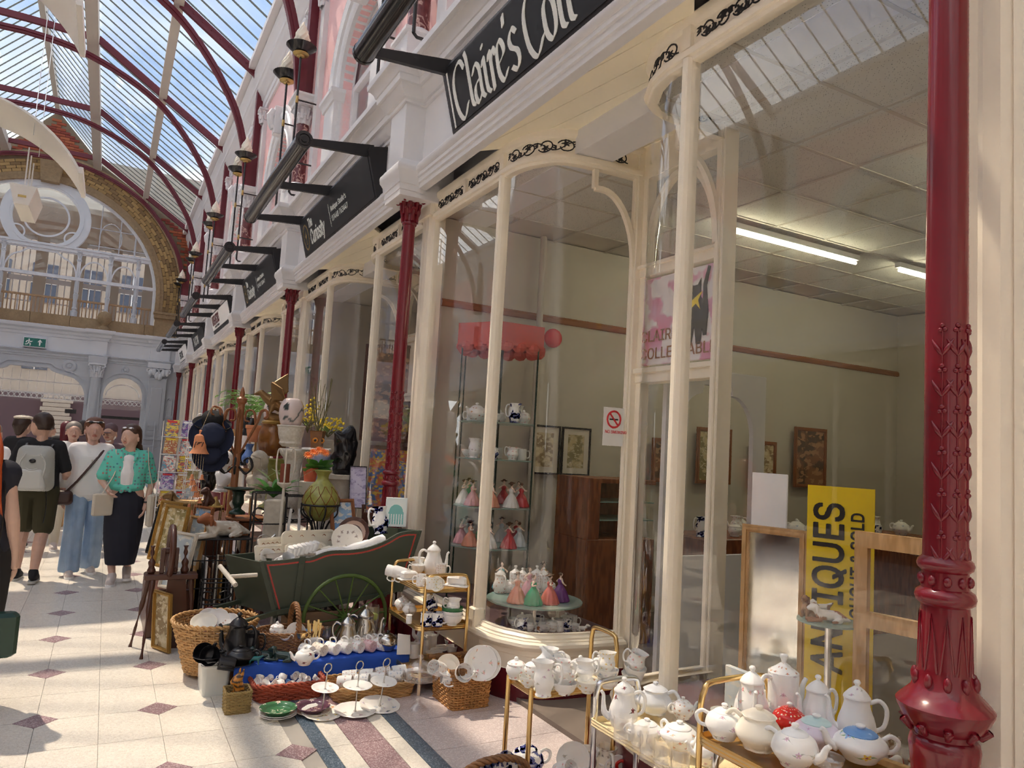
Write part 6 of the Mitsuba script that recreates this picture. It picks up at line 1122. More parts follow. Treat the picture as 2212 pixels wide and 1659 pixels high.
I('cup', 2.001, 4.461, 0.700, -59, 'flowered cup lying open towards the viewer on the top tray', 'cup', 'cup', mats={'body': 'china_yellow'}, rx=80, s=1.1)
I('butter', 2.140, 4.530, 0.670, -39, 'plain white rectangular butter dish at the right of the top tray', 'dish', 'butter_dish', s=0.95)
I('T_round', 1.932, 4.966, 0.430, -119, 'flowered teapot at the left of the middle tray', 'teapot', 'teapot', mats={'body': 'china_rose', 'lid': 'china_sprig'}, s=0.72)
I('T_rib', 1.932, 4.822, 0.430, -119, 'white fluted pot beside the flowered teapot on the middle tray', 'teapot', 'teapot', mats='china', s=0.62)
I('jar', 1.845, 4.602, 0.430, -29, 'small white shaker at the front of the middle tray', 'shaker', 'shaker', mats='china', s=0.55)
I('mug', 1.925, 4.505, 0.430, -9, 'blue willow mug in front on the middle tray', 'mug', 'mug', mats={'body': 'china_willow'}, s=0.95)
I('mug', 1.995, 4.486, 0.430, -19, 'blue willow mug with its handle to the right on the middle tray', 'mug', 'mug', mats={'body': 'china_willow'}, s=0.95)
I('mug', 1.994, 4.561, 0.520, -69, 'blue willow mug tipped on top of the other two', 'mug', 'mug', mats={'body': 'china_willow'}, ry=-40, s=0.95)
I('bowl', 2.099, 4.484, 0.430, -29, 'lowest bowl of the white stack on the middle tray', 'bowl', 'bowl', group='white bowls stacked on the middle tray', mats='china', s=1.15)
I('bowl', 2.099, 4.487, 0.453, -29, 'second bowl of the white stack on the middle tray', 'bowl', 'bowl', group='white bowls stacked on the middle tray', mats='china', s=1.15)
I('bowl', 2.099, 4.490, 0.476, -29, 'green-edged bowl of the stack on the middle tray', 'bowl', 'bowl', mats='china_green', s=1.15)
I('jug', 2.095, 4.472, 0.510, -29, 'white sauce boat on the bowl stack of the middle tray', 'jug', 'sauce_boat', mats={'body': 'china'}, s=0.95)
I('mug', 2.000, 4.861, 0.130, 141, 'tall white mug at the left of the bottom shelf of the three-tier trolley', 'mug', 'mug', mats={'body': 'china'}, s=1.05)
I('mug', 2.107, 4.947, 0.130, 151, 'white mug with brown rim on the bottom shelf', 'mug', 'mug', mats={'body': 'china'}, s=1.05)
I('mug', 2.206, 5.041, 0.130, 151, 'white mug at the back of the bottom shelf', 'mug', 'mug', mats={'body': 'china'}, s=1.05)
I('T_tall', 2.202, 5.146, 0.130, 151, 'white coffee pot behind the mugs on the bottom shelf', 'coffee pot', 'coffee_pot', mats='china')
I('plate', 2.141, 4.837, 0.150, -39, 'first small flowered plate standing on edge on the bottom shelf', 'plate', 'plate', group='small flowered plates on edge', mats='china_rose', s=0.55)
I('plate', 2.202, 4.891, 0.150, -39, 'second small flowered plate standing on edge on the bottom shelf', 'plate', 'plate', group='small flowered plates on edge', mats='china_rose', s=0.55)
I('plate', 2.259, 4.948, 0.150, -39, 'third small plate on edge, with orange flowers, on the bottom shelf', 'plate', 'plate', group='small flowered plates on edge', mats='china_autumn', s=0.55)
I('cup', 2.290, 4.868, 0.130, -29, 'small cup at the right of the bottom shelf', 'cup', 'cup', mats={'body': 'china'}, s=0.95)
I('cup', 2.349, 5.025, 0.130, -29, 'small cup behind its twin on the bottom shelf', 'cup', 'cup', mats={'body': 'china'}, s=0.95)
I('mug', 1.945, 4.254, 0.220, -69, 'white mug with a red motif tipped in the large wicker hamper', 'mug', 'mug', mats={'body': 'china_autumn'}, rx=65, ry=20, s=1.15)
I('cup', 2.019, 4.162, 0.220, 1, 'white cup lying in the large wicker hamper', 'cup', 'cup', mats={'body': 'china_sprig'}, rx=70, s=1.25)
I('mug', 2.016, 4.197, 0.180, -109, 'blue patterned mug in the middle of the wicker hamper', 'mug', 'mug', mats={'body': 'china_bluefl'}, rx=80, ry=30)
I('cup', 2.065, 4.150, 0.200, -29, 'plain white cup under the standing plate in the hamper', 'cup', 'cup', mats={'body': 'china'}, rx=40, s=1.1)
I('plate', 2.146, 4.134, 0.280, -29, 'flowered plate standing up at the right of the wicker hamper', 'plate', 'plate', mats='china_rose', rx=75, ry=15, s=0.95)
I('plate', 2.168, 4.127, 0.280, -29, 'second plate standing behind the flowered plate in the hamper', 'plate', 'plate', mats='china_yellow', rx=75, ry=15, s=0.95)
I('saucer', 2.012, 4.312, 0.220, -29, 'cream saucer leaning inside the wicker hamper', 'saucer', 'saucer', mats='china_cream', rx=60)
I('plate', 1.011, 4.419, 0.000, -29, 'lowest of the three plates under the green plate', 'plate', 'plate', group='plates in the pile under the green one', mats='china', s=0.96)
I('plate', 1.008, 4.412, 0.013, -29, 'second of the three plates under the green plate', 'plate', 'plate', group='plates in the pile under the green one', mats='china', s=0.96)
I('deepplate', 1.006, 4.404, 0.026, -29, 'green flowered plate on top of the front pile', 'plate', 'plate', mats='china_greenfl', s=0.98)
I('plate', 1.209, 4.411, 0.000, -29, 'lower plate under the purple flowered plate', 'plate', 'plate', mats='china_cream', s=0.96)
I('deepplate', 1.202, 4.408, 0.015, -29, 'dark purple flowered plate on its pile', 'plate', 'plate', mats='china_purplefl', s=0.96)
I('T_tall', 0.857, 5.024, 0.180, 141, 'tall black coffee pot at the left of the blue cloth', 'coffee pot', 'coffee_pot', mats='jet', s=1.25)
I('T_squat', 0.858, 4.879, 0.180, 161, 'squat black teapot on a black plate on the blue cloth', 'teapot', 'teapot', mats='jet', s=0.95)
I('plate', 0.831, 4.875, 0.175, -29, 'black plate under the black teapot', 'plate', 'plate', mats='jet')
I('mug', 0.817, 4.799, 0.200, -99, 'black cup lying with its mouth forward in front of the black teapot', 'mug', 'mug', mats='jet', rx=80, s=1.05)
I('talljug', 0.941, 4.999, 0.180, 151, 'black glazed jug beside the tall black coffee pot', 'jug', 'jug', mats='jet', s=1.05)
I('cup', 0.665, 4.940, 0.235, 1, 'black cup tipped over on the plastic tub, left one', 'cup', 'cup', mats='jet', rx=60, ry=-40, s=1.35)
I('cup', 0.704, 4.887, 0.235, -19, 'black cup tipped over on the plastic tub, right one', 'cup', 'cup', mats='jet', rx=70, ry=-20, s=1.35)
I('saucer', 0.671, 4.873, 0.225, -29, 'black saucer on the lid of the plastic tub', 'saucer', 'saucer', mats='jet', s=1.2)
I('dog_lie', 1.001, 4.937, 0.180, 171, 'dark green glazed cat lying down, left of its twin', 'ornament', 'cat_figure', mats='glaze_green', s=1.25)
I('dog_lie', 1.117, 4.860, 0.180, 151, 'dark green glazed cat curled beside the white portrait teapot', 'ornament', 'cat_figure', mats='glaze_green', s=1.35)
I('dog_stand', 0.933, 4.835, 0.180, 171, 'small teal glazed animal on the edge of the blue cloth', 'ornament', 'elephant_figure', mats='glaze_teal', s=0.75)
I('T_round', 1.221, 4.745, 0.180, 171, 'white teapot with dark printed portraits on the blue cloth', 'teapot', 'teapot', mats={'body': 'china_darkrose', 'lid': 'china_sprig'}, s=0.8)
I('mug', 1.544, 4.950, 0.180, -29, 'white mug upright behind the lying mugs, leftmost of three', 'mug', 'mug', mats={'body': 'china'})
I('mug', 1.642, 4.967, 0.180, -29, 'brown flowered mug upright behind the lying mugs', 'mug', 'mug', mats={'body': 'china_autumn'})
I('mug', 1.733, 4.988, 0.180, -29, 'pink-rimmed mug upright behind the lying mugs', 'mug', 'mug', mats={'body': 'china_rose'})
I('T_tall', 1.574, 5.034, 0.180, -29, 'tarnished silver coffee pot, left one of the pair', 'coffee pot', 'silver_pot', mats='silver', s=1.05)
I('T_tall', 1.716, 5.090, 0.180, -29, 'taller tarnished silver coffee pot, right one of the pair', 'coffee pot', 'silver_pot', mats='silver', s=1.22)
I('T_round', 1.824, 4.913, 0.180, 151, 'shiny silver kettle with a black handle on the blue cloth', 'kettle', 'silver_kettle', mats={'body': 'silver', 'lid': 'silver', 'knob': 'jet', 'spout': 'silver', 'handle': 'jet'}, s=0.92)
I('T_squat', 1.375, 5.260, 0.200, 151, 'blue teapot behind the handled wicker basket', 'teapot', 'teapot', mats='china_blue', s=0.78)
I('tumbler', 1.472, 5.177, 0.220, -29, 'small crystal pot behind the knife jar', 'glass', 'crystal_salt', s=0.75)
I('plate', 0.785, 5.461, 0.300, -29, 'large plate standing in the round wicker basket', 'plate', 'plate', mats='china_sprig', rx=60, s=0.85)
I('plate', 0.848, 5.394, 0.290, -49, 'plate with red flowers leaning at the front of the round basket', 'plate', 'plate', mats='china_autumn', rx=50, s=0.8)
I('saucer', 0.695, 5.402, 0.310, -9, 'cream dish lying at the left in the round wicker basket', 'saucer', 'saucer', mats='china_cream', rx=30, s=1.15)
I('saucer', 0.738, 5.525, 0.310, -29, 'small plate standing behind the cream dish in the round basket', 'saucer', 'saucer', mats='china', rx=70)
I('plate', 1.235, 5.066, 0.300, -29, 'white plate showing its back in the handled wicker basket', 'plate', 'plate', mats='china', rx=85, s=0.62)
I('sugar', 1.114, 5.100, 0.270, -29, 'brown pictured pot at the left of the handled wicker basket', 'pot', 'pot', mats={'body': 'china_autumn', 'lid': 'china_autumn'}, s=0.9)
I('cup', 1.164, 5.037, 0.270, -29, 'little cup in the middle of the handled wicker basket', 'cup', 'cup', mats={'body': 'china_bluefl'}, rx=40, s=0.85)
I('cup', 1.247, 4.990, 0.270, -29, 'gold lustre cup under the white plate', 'cup', 'cup', mats='gold', s=0.85)
# ---- people: one continuous body each, built facing -y, then turned; clothes, hair and shoes are parts
mat('skin', VC, .45); mat('eye_white', (.75, .74, .72), .2); mat('denim', proc(lambda p, n, uv: mix((.20, .32, .50), (.38, .50, .66), fbm(p.x * 14, p.y * 14, p.z * 9, 4))), .8)
def skeleton(H, over):
    k = H / 1.65
    j = {'cr': (0, .015, 1.548, .086), 'cb': (0, .035, 1.535, .078), 'fr': (0, -.035, 1.545, .062), 'ck1': (.032, -.048, 1.492, .036), 'ck2': (-.032, -.048, 1.492, .036), 'jw1': (.036, -.02, 1.462, .028), 'jw2': (-.036, -.02, 1.462, .028), 'ch': (0, -.062, 1.438, .022), 'nb': (0, -.088, 1.528, .010), 'nt': (0, -.108, 1.492, .0105), 'nl': (.012, -.094, 1.488, .008), 'nr': (-.012, -.094, 1.488, .008),
         'br1': (.03, -.080, 1.538, .012), 'br2': (-.03, -.080, 1.538, .012), 'mo': (0, -.084, 1.462, .014), 'ea1': (.082, .01, 1.515, .012), 'ea2': (-.082, .01, 1.515, .012), 'eb1': (.084, .015, 1.485, .009), 'eb2': (-.084, .015, 1.485, .009),
         'nk': (0, .015, 1.43, .048), 'nk2': (0, .02, 1.34, .055), 'sl': (.15, .02, 1.315, .052), 'sr': (-.15, .02, 1.315, .052), 'cl': (.075, .0, 1.20, .095), 'crr': (-.075, .0, 1.20, .095), 'wl': (.06, .0, 1.03, .085), 'wr': (-.06, .0, 1.03, .085), 'hl': (.085, .01, .89, .095), 'hr': (-.085, .01, .89, .095),
         'el': (.215, .03, 1.05, .037), 'er': (-.215, .03, 1.05, .037), 'al': (.225, -.04, .83, .025), 'ar': (-.225, -.04, .83, .025), 'kl': (.09, -.01, .48, .054), 'kr': (-.09, -.01, .48, .054), 'ql': (.09, .025, .36, .05), 'qr': (-.09, .025, .36, .05), 'nl_': (.09, .03, .09, .034), 'nr_': (-.09, .03, .09, .034), 'tl': (.095, -.11, .03, .028), 'tr': (-.095, -.11, .03, .028)}
    j.update(over)
    for s, a, e in (('l', 'al', 'el'), ('r', 'ar', 'er')):
        A, E_ = np.array(j[a][:3]), np.array(j[e][:3]); d = (A - E_) / np.linalg.norm(A - E_); w = np.array([0, -1., 0]) - d * (-d[1]); w /= np.linalg.norm(w); n_ = np.cross(d, w)
        pm = A + d * .055; j['p' + s] = (*pm, .024); j['p' + s + '2'] = (*(pm + w * .022), .018); j['p' + s + '3'] = (*(pm - w * .022), .017)
        for i, (o, L) in enumerate(((.028, .075), (.010, .085), (-.009, .08), (-.027, .062))):
            b = pm + d * .025 + w * o; m_ = b + d * L * .5 + n_ * (.006 if s == 'l' else -.006); t = m_ + d * L * .42 + n_ * (.022 if s == 'l' else -.022)
            j[f'f{s}{i}a'], j[f'f{s}{i}b'], j[f'f{s}{i}c'] = (*b, .0095), (*m_, .0088), (*t, .0075)
        b = A + d * .03 + w * .022; m_ = b + w * .025 + d * .03; t = m_ + d * .03 + w * .004; j[f'u{s}a'], j[f'u{s}b'], j[f'u{s}c'] = (*b, .013), (*m_, .0105), (*t, .008)
    return {n_: tuple(np.array(v) * k) for n_, v in j.items()}
HEADB = [('cr', 'cb', 'fr'), ('cr', 'fr', 'ck1', 'ck2'), ('cr', 'jw1', 'jw2', 'ck1', 'ck2'), ('jw1', 'jw2', 'ch', 'ck1', 'ck2'), ('nb', 'nt'), ('nt', 'nl', 'nr'), ('br1', 'br2', 'fr'), ('mo', 'ch'), ('ea1', 'eb1'), ('ea2', 'eb2'), ('nk', 'cb', 'jw1', 'jw2')]
BODYB = [('nk', 'nk2'), ('nk2', 'sl', 'sr'), ('sl', 'sr', 'cl', 'crr'), ('cl', 'crr', 'wl', 'wr'), ('wl', 'wr', 'hl', 'hr')]
def arms(s): return [('s' + s, 'e' + s), ('e' + s, 'a' + s), ('a' + s, 'p' + s, f'p{s}2', f'p{s}3')] + [q for i in range(4) for q in ((f'f{s}{i}a', f'f{s}{i}b'), (f'f{s}{i}b', f'f{s}{i}c'))] + [(f'u{s}a', f'u{s}b'), (f'u{s}b', f'u{s}c')]
def legs(s): return [('h' + s, 'k' + s), ('k' + s, 'q' + s), ('q' + s, f'n{s}_'), (f'n{s}_', 't' + s)]
def person(label, H, x, y, face, over, tone, hair, group=None, turn=0., tilt=0.):
    """returns the key, a placer for further parts, and the joints"""
    j = skeleton(H, over); k = H / 1.65
    if turn or tilt:
        hd = [n_ for b in HEADB for n_ in b if n_ != 'nk']; c = np.array([0, .02, 1.45]) * k
        for n_ in set(hd):
            v = mv((np.array([j[n_][:3]]) - c, None), rz=turn, rx=tilt)[0][0] + c; j[n_] = (*v, j[n_][3])
    b = blob(j, HEADB + BODYB + arms('l') + arms('r') + legs('l') + legs('r'), .0125, 3)
    hc = np.array(j['mo'][:3]); d = np.linalg.norm((b[0] - hc) * [1, 1, 1.8], axis=1)
    col = np.tile(np.array(tone), (len(b[0]), 1)) * (.96 + .08 * meshkit.noise(b[0] * 40)[:, None])
    nz = (np.array(j['nt'][:3]) - np.array(j['cr'][:3])); nz /= np.linalg.norm(nz)
    lip = (d < .024 * k) & ((b[0] - np.array(j['cr'][:3])) @ nz > .09 * k); col[lip] = np.array(tone) * [.78, .50, .48]
    t = thing('person', label, 'person', group); M_ = M(x, y, 0, face)
    def add(n_, mesh, m_, smooth=True, **kw): return part(t, n_, {**P(mesh, m_, smooth, **kw), 'to_world': M_}, None)
    add('body', b, 'skin', color=np.clip(col, 0, 1))
    sd = np.cross(nz, [0, 0, 1]); sd /= np.linalg.norm(sd); up_ = np.cross(sd, nz)
    def face_pt(a, u, f): return np.array(j['cr'][:3]) + (sd * a + up_ * u + nz * f) * k
    for s in (-1, 1):
        add('eye', ell(*face_pt(s * .030, -.012, .083), .0125 * k, .009 * k, .0075 * k, 10, 8), 'eye_white'); add('iris', ell(*face_pt(s * .030, -.012, .0925), .0052 * k, .004 * k, .0052 * k, 8, 6), 'ink')
        add('eyebrow', tube([face_pt(s * .016, .008, .099), face_pt(s * .032, .013, .096), face_pt(s * .048, .006, .082)], .0035 * k, 6), hair)
    return t, add, j, face_pt
def wear(j, bones, grow, res=.02, smooth=6, only=None):
    g = {n_: (*v[:3], v[3] + (grow[n_] if isinstance(grow, dict) and n_ in grow else grow if not isinstance(grow, dict) else grow.get('*', .012))) for n_, v in j.items()}
    return blob(g, bones, res, smooth)
def lerp(j, a, b, t, r=None): 
    A, B = np.array(j[a]), np.array(j[b]); q = A + (B - A) * t
    return (*q[:3], r if r else q[3])
def hair_cap(j, k, extra, r=.014):
    g = {'a': (*np.array(j['cr'][:3]) + np.array([0, .012, .02]) * k, j['cr'][3] + r * k), 'b': (*np.array(j['cb'][:3]) + np.array([0, .012, .0]) * k, j['cb'][3] + r * k), **extra}
    return g
def cut_front(mesh, j, fp, keep):
    """opens the hair over the face: pulls vertices in front of the face plane back onto it"""
    v = mesh[0].copy(); o = np.array(j['cr'][:3]); f = fp(0, 0, 1) - o; f /= np.linalg.norm(f); u = fp(0, 1, 0) - o; u /= np.linalg.norm(u)
    d = (v - o) @ f; h = (v - o) @ u; lim = np.where(h > .055, .09, np.where(h > .02, .055 + (h - .02) * 1.0, keep)); ex = np.clip(d - lim, 0, None) * (h > -.2)
    return v - ex[:, None] * f, mesh[1]
def shoes(add, j, m_, sole=None):
    for s in ('l', 'r'):
        a, t = np.array(j[f'n{s}_'][:3]), np.array(j['t' + s][:3])
        g = {'a': (*(a + [0, 0, -.005]), .044), 'h': (a[0], a[1] + .02, max(a[2] - .05, .036), .036), 'm': (*((a + t) / 2 + [0, 0, -.01]), .042), 't': (*(t + [0, -.01, .006]), .036), 't2': (t[0] + .012, t[1] - .005, t[2], .03)}
        add('shoe', blob(g, [('a', 'h', 'm'), ('m', 't', 't2'), ('h', 'm', 't')], .016, 5), m_)
        q = sg.MultiPoint([(a[0], a[1] + .035), (t[0], t[1] - .02), (t[0] + .015, t[1])]).convex_hull.buffer(.036); z0 = max(min(a[2] - .09, t[2] - .03), 0.0)
        add('sole', mv(prism(q, .022), 0, 0, z0), sole or 'board_white', False)
def strap(pts, w=.012, m=6): return tube(smooth_prof(pts, 5), w, 6, flat=.35)
# woman in the white top and wide jeans, walking towards the camera
t, add, j, fp = person('woman in a white top and wide pale jeans with sunglasses on her head', 1.67, -.11, 9.15, 6, {'er': (-.235, .03, 1.06, .038), 'ar': (-.235, -.05, .85, .026), 'kr': (-.10, -.06, .48, .055), 'qr': (-.10, -.05, .36, .05), 'nr_': (-.105, -.06, .09, .034), 'tr': (-.11, -.19, .03, .028), 'kl': (.10, .03, .48, .055), 'ql': (.10, .09, .36, .05), 'nl_': (.10, .14, .10, .034), 'tl': (.11, .03, .03, .028)}, (.60, .36, .29), 'hair_auburn')
mat('hair_auburn', (.13, .045, .02), .45); mat('hair_dark', (.035, .018, .012), .4); mat('hair_red', (.42, .07, .015), .4); mat('hair_wine', (.10, .012, .02), .4); mat('top_white', (.80, .80, .80), .8); mat('leather_brown', (.045, .018, .014), .4); mat('shoe_pale', (.62, .55, .52), .6)
j['ul'], j['ur'] = lerp(j, 'el', 'al', .62, .034), lerp(j, 'er', 'ar', .55, .036)
add('top', wear(j, [('sl', 'sr', 'nk2'), ('sl', 'sr', 'cl', 'crr'), ('cl', 'crr', 'wl', 'wr'), ('wl', 'wr', 'hl', 'hr'), ('sl', 'el'), ('el', 'ul'), ('sr', 'er'), ('er', 'ur')], {'*': .020, 'nk2': -.004, 'hl': .036, 'hr': .036, 'wl': .04, 'wr': .04}), 'top_white')
j['jl'], j['jr'] = (*np.array(j['nl_'][:3]) + [0, 0, -.01], .10), (*np.array(j['nr_'][:3]) + [0, 0, -.01], .10)
jn = wear(j, [('hl', 'hr'), ('hl', 'kl'), ('kl', 'jl'), ('hr', 'kr'), ('kr', 'jr')], {'*': .0, 'hl': .012, 'hr': .012, 'kl': .038, 'kr': .038}); jn = (np.column_stack([jn[0][:, 0], jn[0][:, 1] + .008 * np.sin(jn[0][:, 0] * 60), np.maximum(jn[0][:, 2], .055)]), jn[1])
add('jeans', jn, 'denim'); shoes(add, j, 'shoe_pale')
hm = blob(hair_cap(j, 1.01, {'c': (0, .07, 1.44, .06), 'd': (.05, .05, 1.36, .035)}), [('a', 'b'), ('b', 'c'), ('c', 'd')], .016, 4); add('hair', cut_front(hm, j, fp, .01), 'hair_auburn')
for s in (-1, 1): add('sunglasses_lens', ell(*fp(s * .036, .085, .045), .032, .022, .014, 12, 8), 'black_gloss'); 
add('sunglasses_frame', tube([fp(-.085, .05, -.02), fp(-.07, .09, .04), fp(0, .10, .065), fp(.07, .09, .04), fp(.085, .05, -.02)], .005, 6), 'board_white')
add('necklace', tube(smooth_prof([(-.055, -.03, 1.36), (-.04, -.085, 1.28), (0, -.115, 1.22), (.04, -.085, 1.28), (.055, -.03, 1.36)], 4), .0022, 5), 'brass'); add('pendant', ell(0, -.122, 1.205, .008, .005, .014, 8, 6), 'silver')
add('bag_strap', strap([(.11, .06, 1.40), (.10, -.06, 1.33), (.0, -.135, 1.18), (-.12, -.14, 1.0), (-.23, -.12, .86)], .014), 'leather_brown')
add('shoulder_bag', blob({'a': (-.27, -.15, .80, .05), 'b': (-.19, -.16, .80, .05), 'c': (-.26, -.15, .86, .045), 'd': (-.19, -.16, .86, .045)}, [('a', 'b', 'c', 'd')], .016, 3), 'leather_brown')
# woman in the turquoise shirt
t, add, j, fp = person('woman in a turquoise patterned shirt and long dark skirt, tote bag on shoulder', 1.62, .24, 8.62, -4, {'er': (-.24, .02, 1.06, .036), 'ar': (-.16, -.13, .97, .024), 'el': (.235, .03, 1.04, .036), 'al': (.20, -.06, .83, .024), 'kl': (.075, .05, .48, .052), 'ql': (.075, .12, .36, .045), 'nl_': (.075, .17, .13, .033), 'tl': (.08, .06, .05, .027), 'kr': (-.06, -.04, .48, .052), 'nr_': (-.05, -.03, .09, .033), 'tr': (-.06, -.17, .03, .027)}, (.62, .40, .31), 'hair_long', turn=-32)
mat('hair_long', (.06, .025, .014), .4); mat('shirt_turquoise', proc(lambda p, n, uv: mix(mix((.10, .52, .42), (.16, .62, .50), noise(p.x * 8, p.y * 8, p.z * 8)), mix((.50, .18, .14), (.06, .25, .30), cell_rand(dr.floor(p.x * 34), dr.floor(p.z * 30), 2)), smoothstep(.012, .006, dr.sqrt(dr.square(p.x - (dr.floor(p.x * 34) + .5) / 34) + dr.square(p.z - (dr.floor(p.z * 30) + .5) / 30))) * smoothstep(.55, .56, cell_rand(dr.floor(p.x * 34), dr.floor(p.z * 30))))), .8)
mat('skirt_navy', (.016, .018, .03), .85); mat('canvas_cream', (.62, .57, .47), .85)
j['vl'], j['vr'] = lerp(j, 'sl', 'el', .78, .066), lerp(j, 'sr', 'er', .78, .066)
add('shirt', wear(j, [('sl', 'sr', 'cl', 'crr'), ('cl', 'crr', 'wl', 'wr'), ('sl', 'vl'), ('sr', 'vr')], {'*': .022, 'wl': .03, 'wr': .03, 'vl': .006, 'vr': .006}), 'shirt_turquoise')
add('collar', J(*[tube(smooth_prof([(s * .02, .07, 1.37), (s * .07, .03, 1.37), (s * .075, -.06, 1.31), (s * .05, -.115, 1.25)], 3), [.016] * 7 + [.02, .014, .006], 6, flat=.5) for s in (-1, 1)]), 'shirt_turquoise')
add('vest_top', blob({'a': (0, -.045, 1.24, .075), 'b': (.0, -.06, 1.0, .075), 'c': (.0, -.062, 1.12, .082)}, [('a', 'c'), ('c', 'b')], .02, 4), 'top_white')
add('shirt_knot', blob({'a': (.0, -.115, .985, .03), 'b': (-.09, -.09, .985, .035), 'c': (.10, -.09, .99, .035), 'd': (.04, -.13, .95, .018), 'e': (-.04, -.13, .94, .018)}, [('a', 'b'), ('a', 'c'), ('a', 'd'), ('a', 'e')], .016, 3), 'shirt_turquoise')
sk_ = lathe(smooth_prof([(.130, .95), (.165, .86), (.178, .75), (.168, .5), (.145, .3), (.128, .20), (.122, .205)], 4), 48, fn=lambda r, A, z: r * (1 + .035 * np.clip((.9 - z) / .6, 0, 1) * np.sin(5 * A + 3 * z) + .015 * np.sin(13 * A + 9 * z)))
add('skirt', (sk_[0] * [1.05, .85, 1] + [.005, .015, 0], sk_[1]), 'skirt_navy'); shoes(add, j, 'shoe_pale')
hm = blob(hair_cap(j, .98, {'c': (.03, .07, 1.40, .07), 'd': (.05, .085, 1.25, .06), 'e': (.055, .08, 1.14, .03), 'c2': (.075, .015, 1.40, .035), 'd2': (.085, .02, 1.25, .03)}), [('a', 'b'), ('b', 'c'), ('c', 'd'), ('d', 'e'), ('c2', 'c'), ('c2', 'd2'), ('d2', 'd')], .016, 4); add('hair', cut_front(hm, j, fp, .005), 'hair_long')
add('hair_glasses', J(*[ell(*fp(s * .034, .088, .035), .028, .02, .012, 10, 6) for s in (-1, 1)]), 'chrome'); add('earring', ell(*fp(.085, -.045, .0), .006, n=8, m=6), 'board_white')
add('tote_strap', J(strap([(.13, .10, 1.10), (.16, .06, 1.36), (.17, -.03, 1.36), (.19, -.08, 1.2), (.24, -.05, 1.0), (.26, -.02, .90)], .013), strap([(.24, .10, .92), (.18, .1, 1.2), (.16, .05, 1.37)], .013)), 'canvas_cream')
tb = mv(bbox(-.17, -.035, 0, .17, .035, .34, .02), .30, .02, .58, 65); add('tote_bag', (tb[0] + .012 * (meshkit.noise(tb[0] * 12)[:, None] - .5), tb[1]), 'canvas_cream', False); add('tote_print', mv(J(*[box(-.12, -.002, .24 - .05 * i, .0 + .03 * i, 0, .265 - .05 * i) for i in range(3)]), .30 + .033, .02 - .016, .58, 65), 'ink', False)
add('clutch_bag', mv(J(bbox(-.10, -.02, 0, .10, .02, .22, .012)), -.19, -.17, .70, 30), 'canvas_cream', False); add('clutch_strap', strap([(-.20, -.17, .92), (-.17, -.15, .99), (-.11, -.10, 1.15), (-.13, -.03, 1.36)], .01), 'canvas_cream')
add('wristwatch', ring(j['al'][0], j['al'][1], j['al'][2] + .02, .030, .008, 16, 6), 'jet')
# man with the grey backpack, walking away to the left
t, add, j, fp = person('man in a black T-shirt and khaki shorts with a grey backpack, seen from behind', 1.69, -.56, 8.95, 172, {'kl': (.10, -.10, .49, .06), 'ql': (.10, -.03, .36, .058), 'nl_': (.10, .0, .10, .036), 'tl': (.10, -.14, .03, .03), 'kr': (-.09, .0, .48, .06), 'qr': (-.09, .10, .36, .058), 'nr_': (-.09, .20, .12, .036), 'tr': (-.09, .09, .04, .03), 'el': (.24, -.02, 1.07, .042), 'al': (.16, -.20, 1.02, .028), 'er': (-.24, .0, 1.06, .042), 'ar': (-.2, -.18, 1.0, .028)}, (.58, .36, .27), 'hair_dark', turn=62)
mat('shirt_black', (.012, .013, .016), .85); mat('shorts_khaki', (.045, .042, .02), .85); mat('pack_grey', (.40, .41, .38), .7); mat('pack_light', (.56, .57, .54), .7)
j['vl'], j['vr'] = lerp(j, 'sl', 'el', .8, .058), lerp(j, 'sr', 'er', .8, .058)
add('shirt', wear(j, [('sl', 'sr', 'nk2'), ('sl', 'sr', 'cl', 'crr'), ('cl', 'crr', 'wl', 'wr'), ('wl', 'wr', 'hl', 'hr'), ('sl', 'vl'), ('sr', 'vr')], {'*': .02, 'nk2': -.002, 'vl': .006, 'vr': .006, 'wl': .035, 'wr': .035}), 'shirt_black')
j['zl'], j['zr'] = lerp(j, 'hl', 'kl', .9, .085), lerp(j, 'hr', 'kr', .9, .085)
add('shorts', wear(j, [('hl', 'hr'), ('hl', 'zl'), ('hr', 'zr')], {'*': .014, 'zl': .012, 'zr': .012, 'hl': .022, 'hr': .022}), 'shorts_khaki'); shoes(add, j, 'shirt_black', 'pack_grey')
hm = blob(hair_cap(j, 1.02, {'c': (*(np.array(j['fr'][:3]) + [0, 0, .055]), .05)}, .008), [('a', 'b'), ('a', 'c')], .014, 3)
o_ = np.array(j['cb'][:3]); v_ = hm[0]; v_[:, 2] = np.maximum(v_[:, 2], o_[2] - .055); add('hair', cut_front((v_, hm[1]), j, fp, .02), 'hair_dark')
pk = blob({'a': (-.09, .19, 1.29, .07), 'b': (.09, .19, 1.29, .07), 'c': (-.11, .19, .98, .075), 'd': (.11, .19, .98, .075), 'e': (-.08, .26, 1.05, .07), 'f': (.08, .26, 1.05, .07), 'g': (-.07, .24, 1.24, .06), 'h': (.07, .24, 1.24, .06)}, [('a', 'b', 'c', 'd', 'e', 'f', 'g', 'h')], .02, 4)
add('backpack', pk, 'pack_grey'); add('backpack_pocket', blob({'a': (-.09, .30, .96, .045), 'b': (.09, .30, .96, .045), 'c': (-.07, .32, 1.10, .03), 'd': (.07, .32, 1.10, .03)}, [('a', 'b', 'c', 'd')], .02, 3), 'pack_light')
add('backpack_piping', J(*[tube(smooth_prof([(s * .06, .315, 1.28), (s * .11, .30, 1.18), (s * .10, .335, 1.02), (s * .13, .29, .92)], 4), .006, 6) for s in (-1, 1)], tube(smooth_prof([(-.05, .33, 1.14), (0, .345, 1.12), (.05, .33, 1.14)], 3), .005, 6)), 'pack_light'); add('backpack_badge', ell(0, .318, 1.21, .03, .012, .022, 10, 6), 'jet')
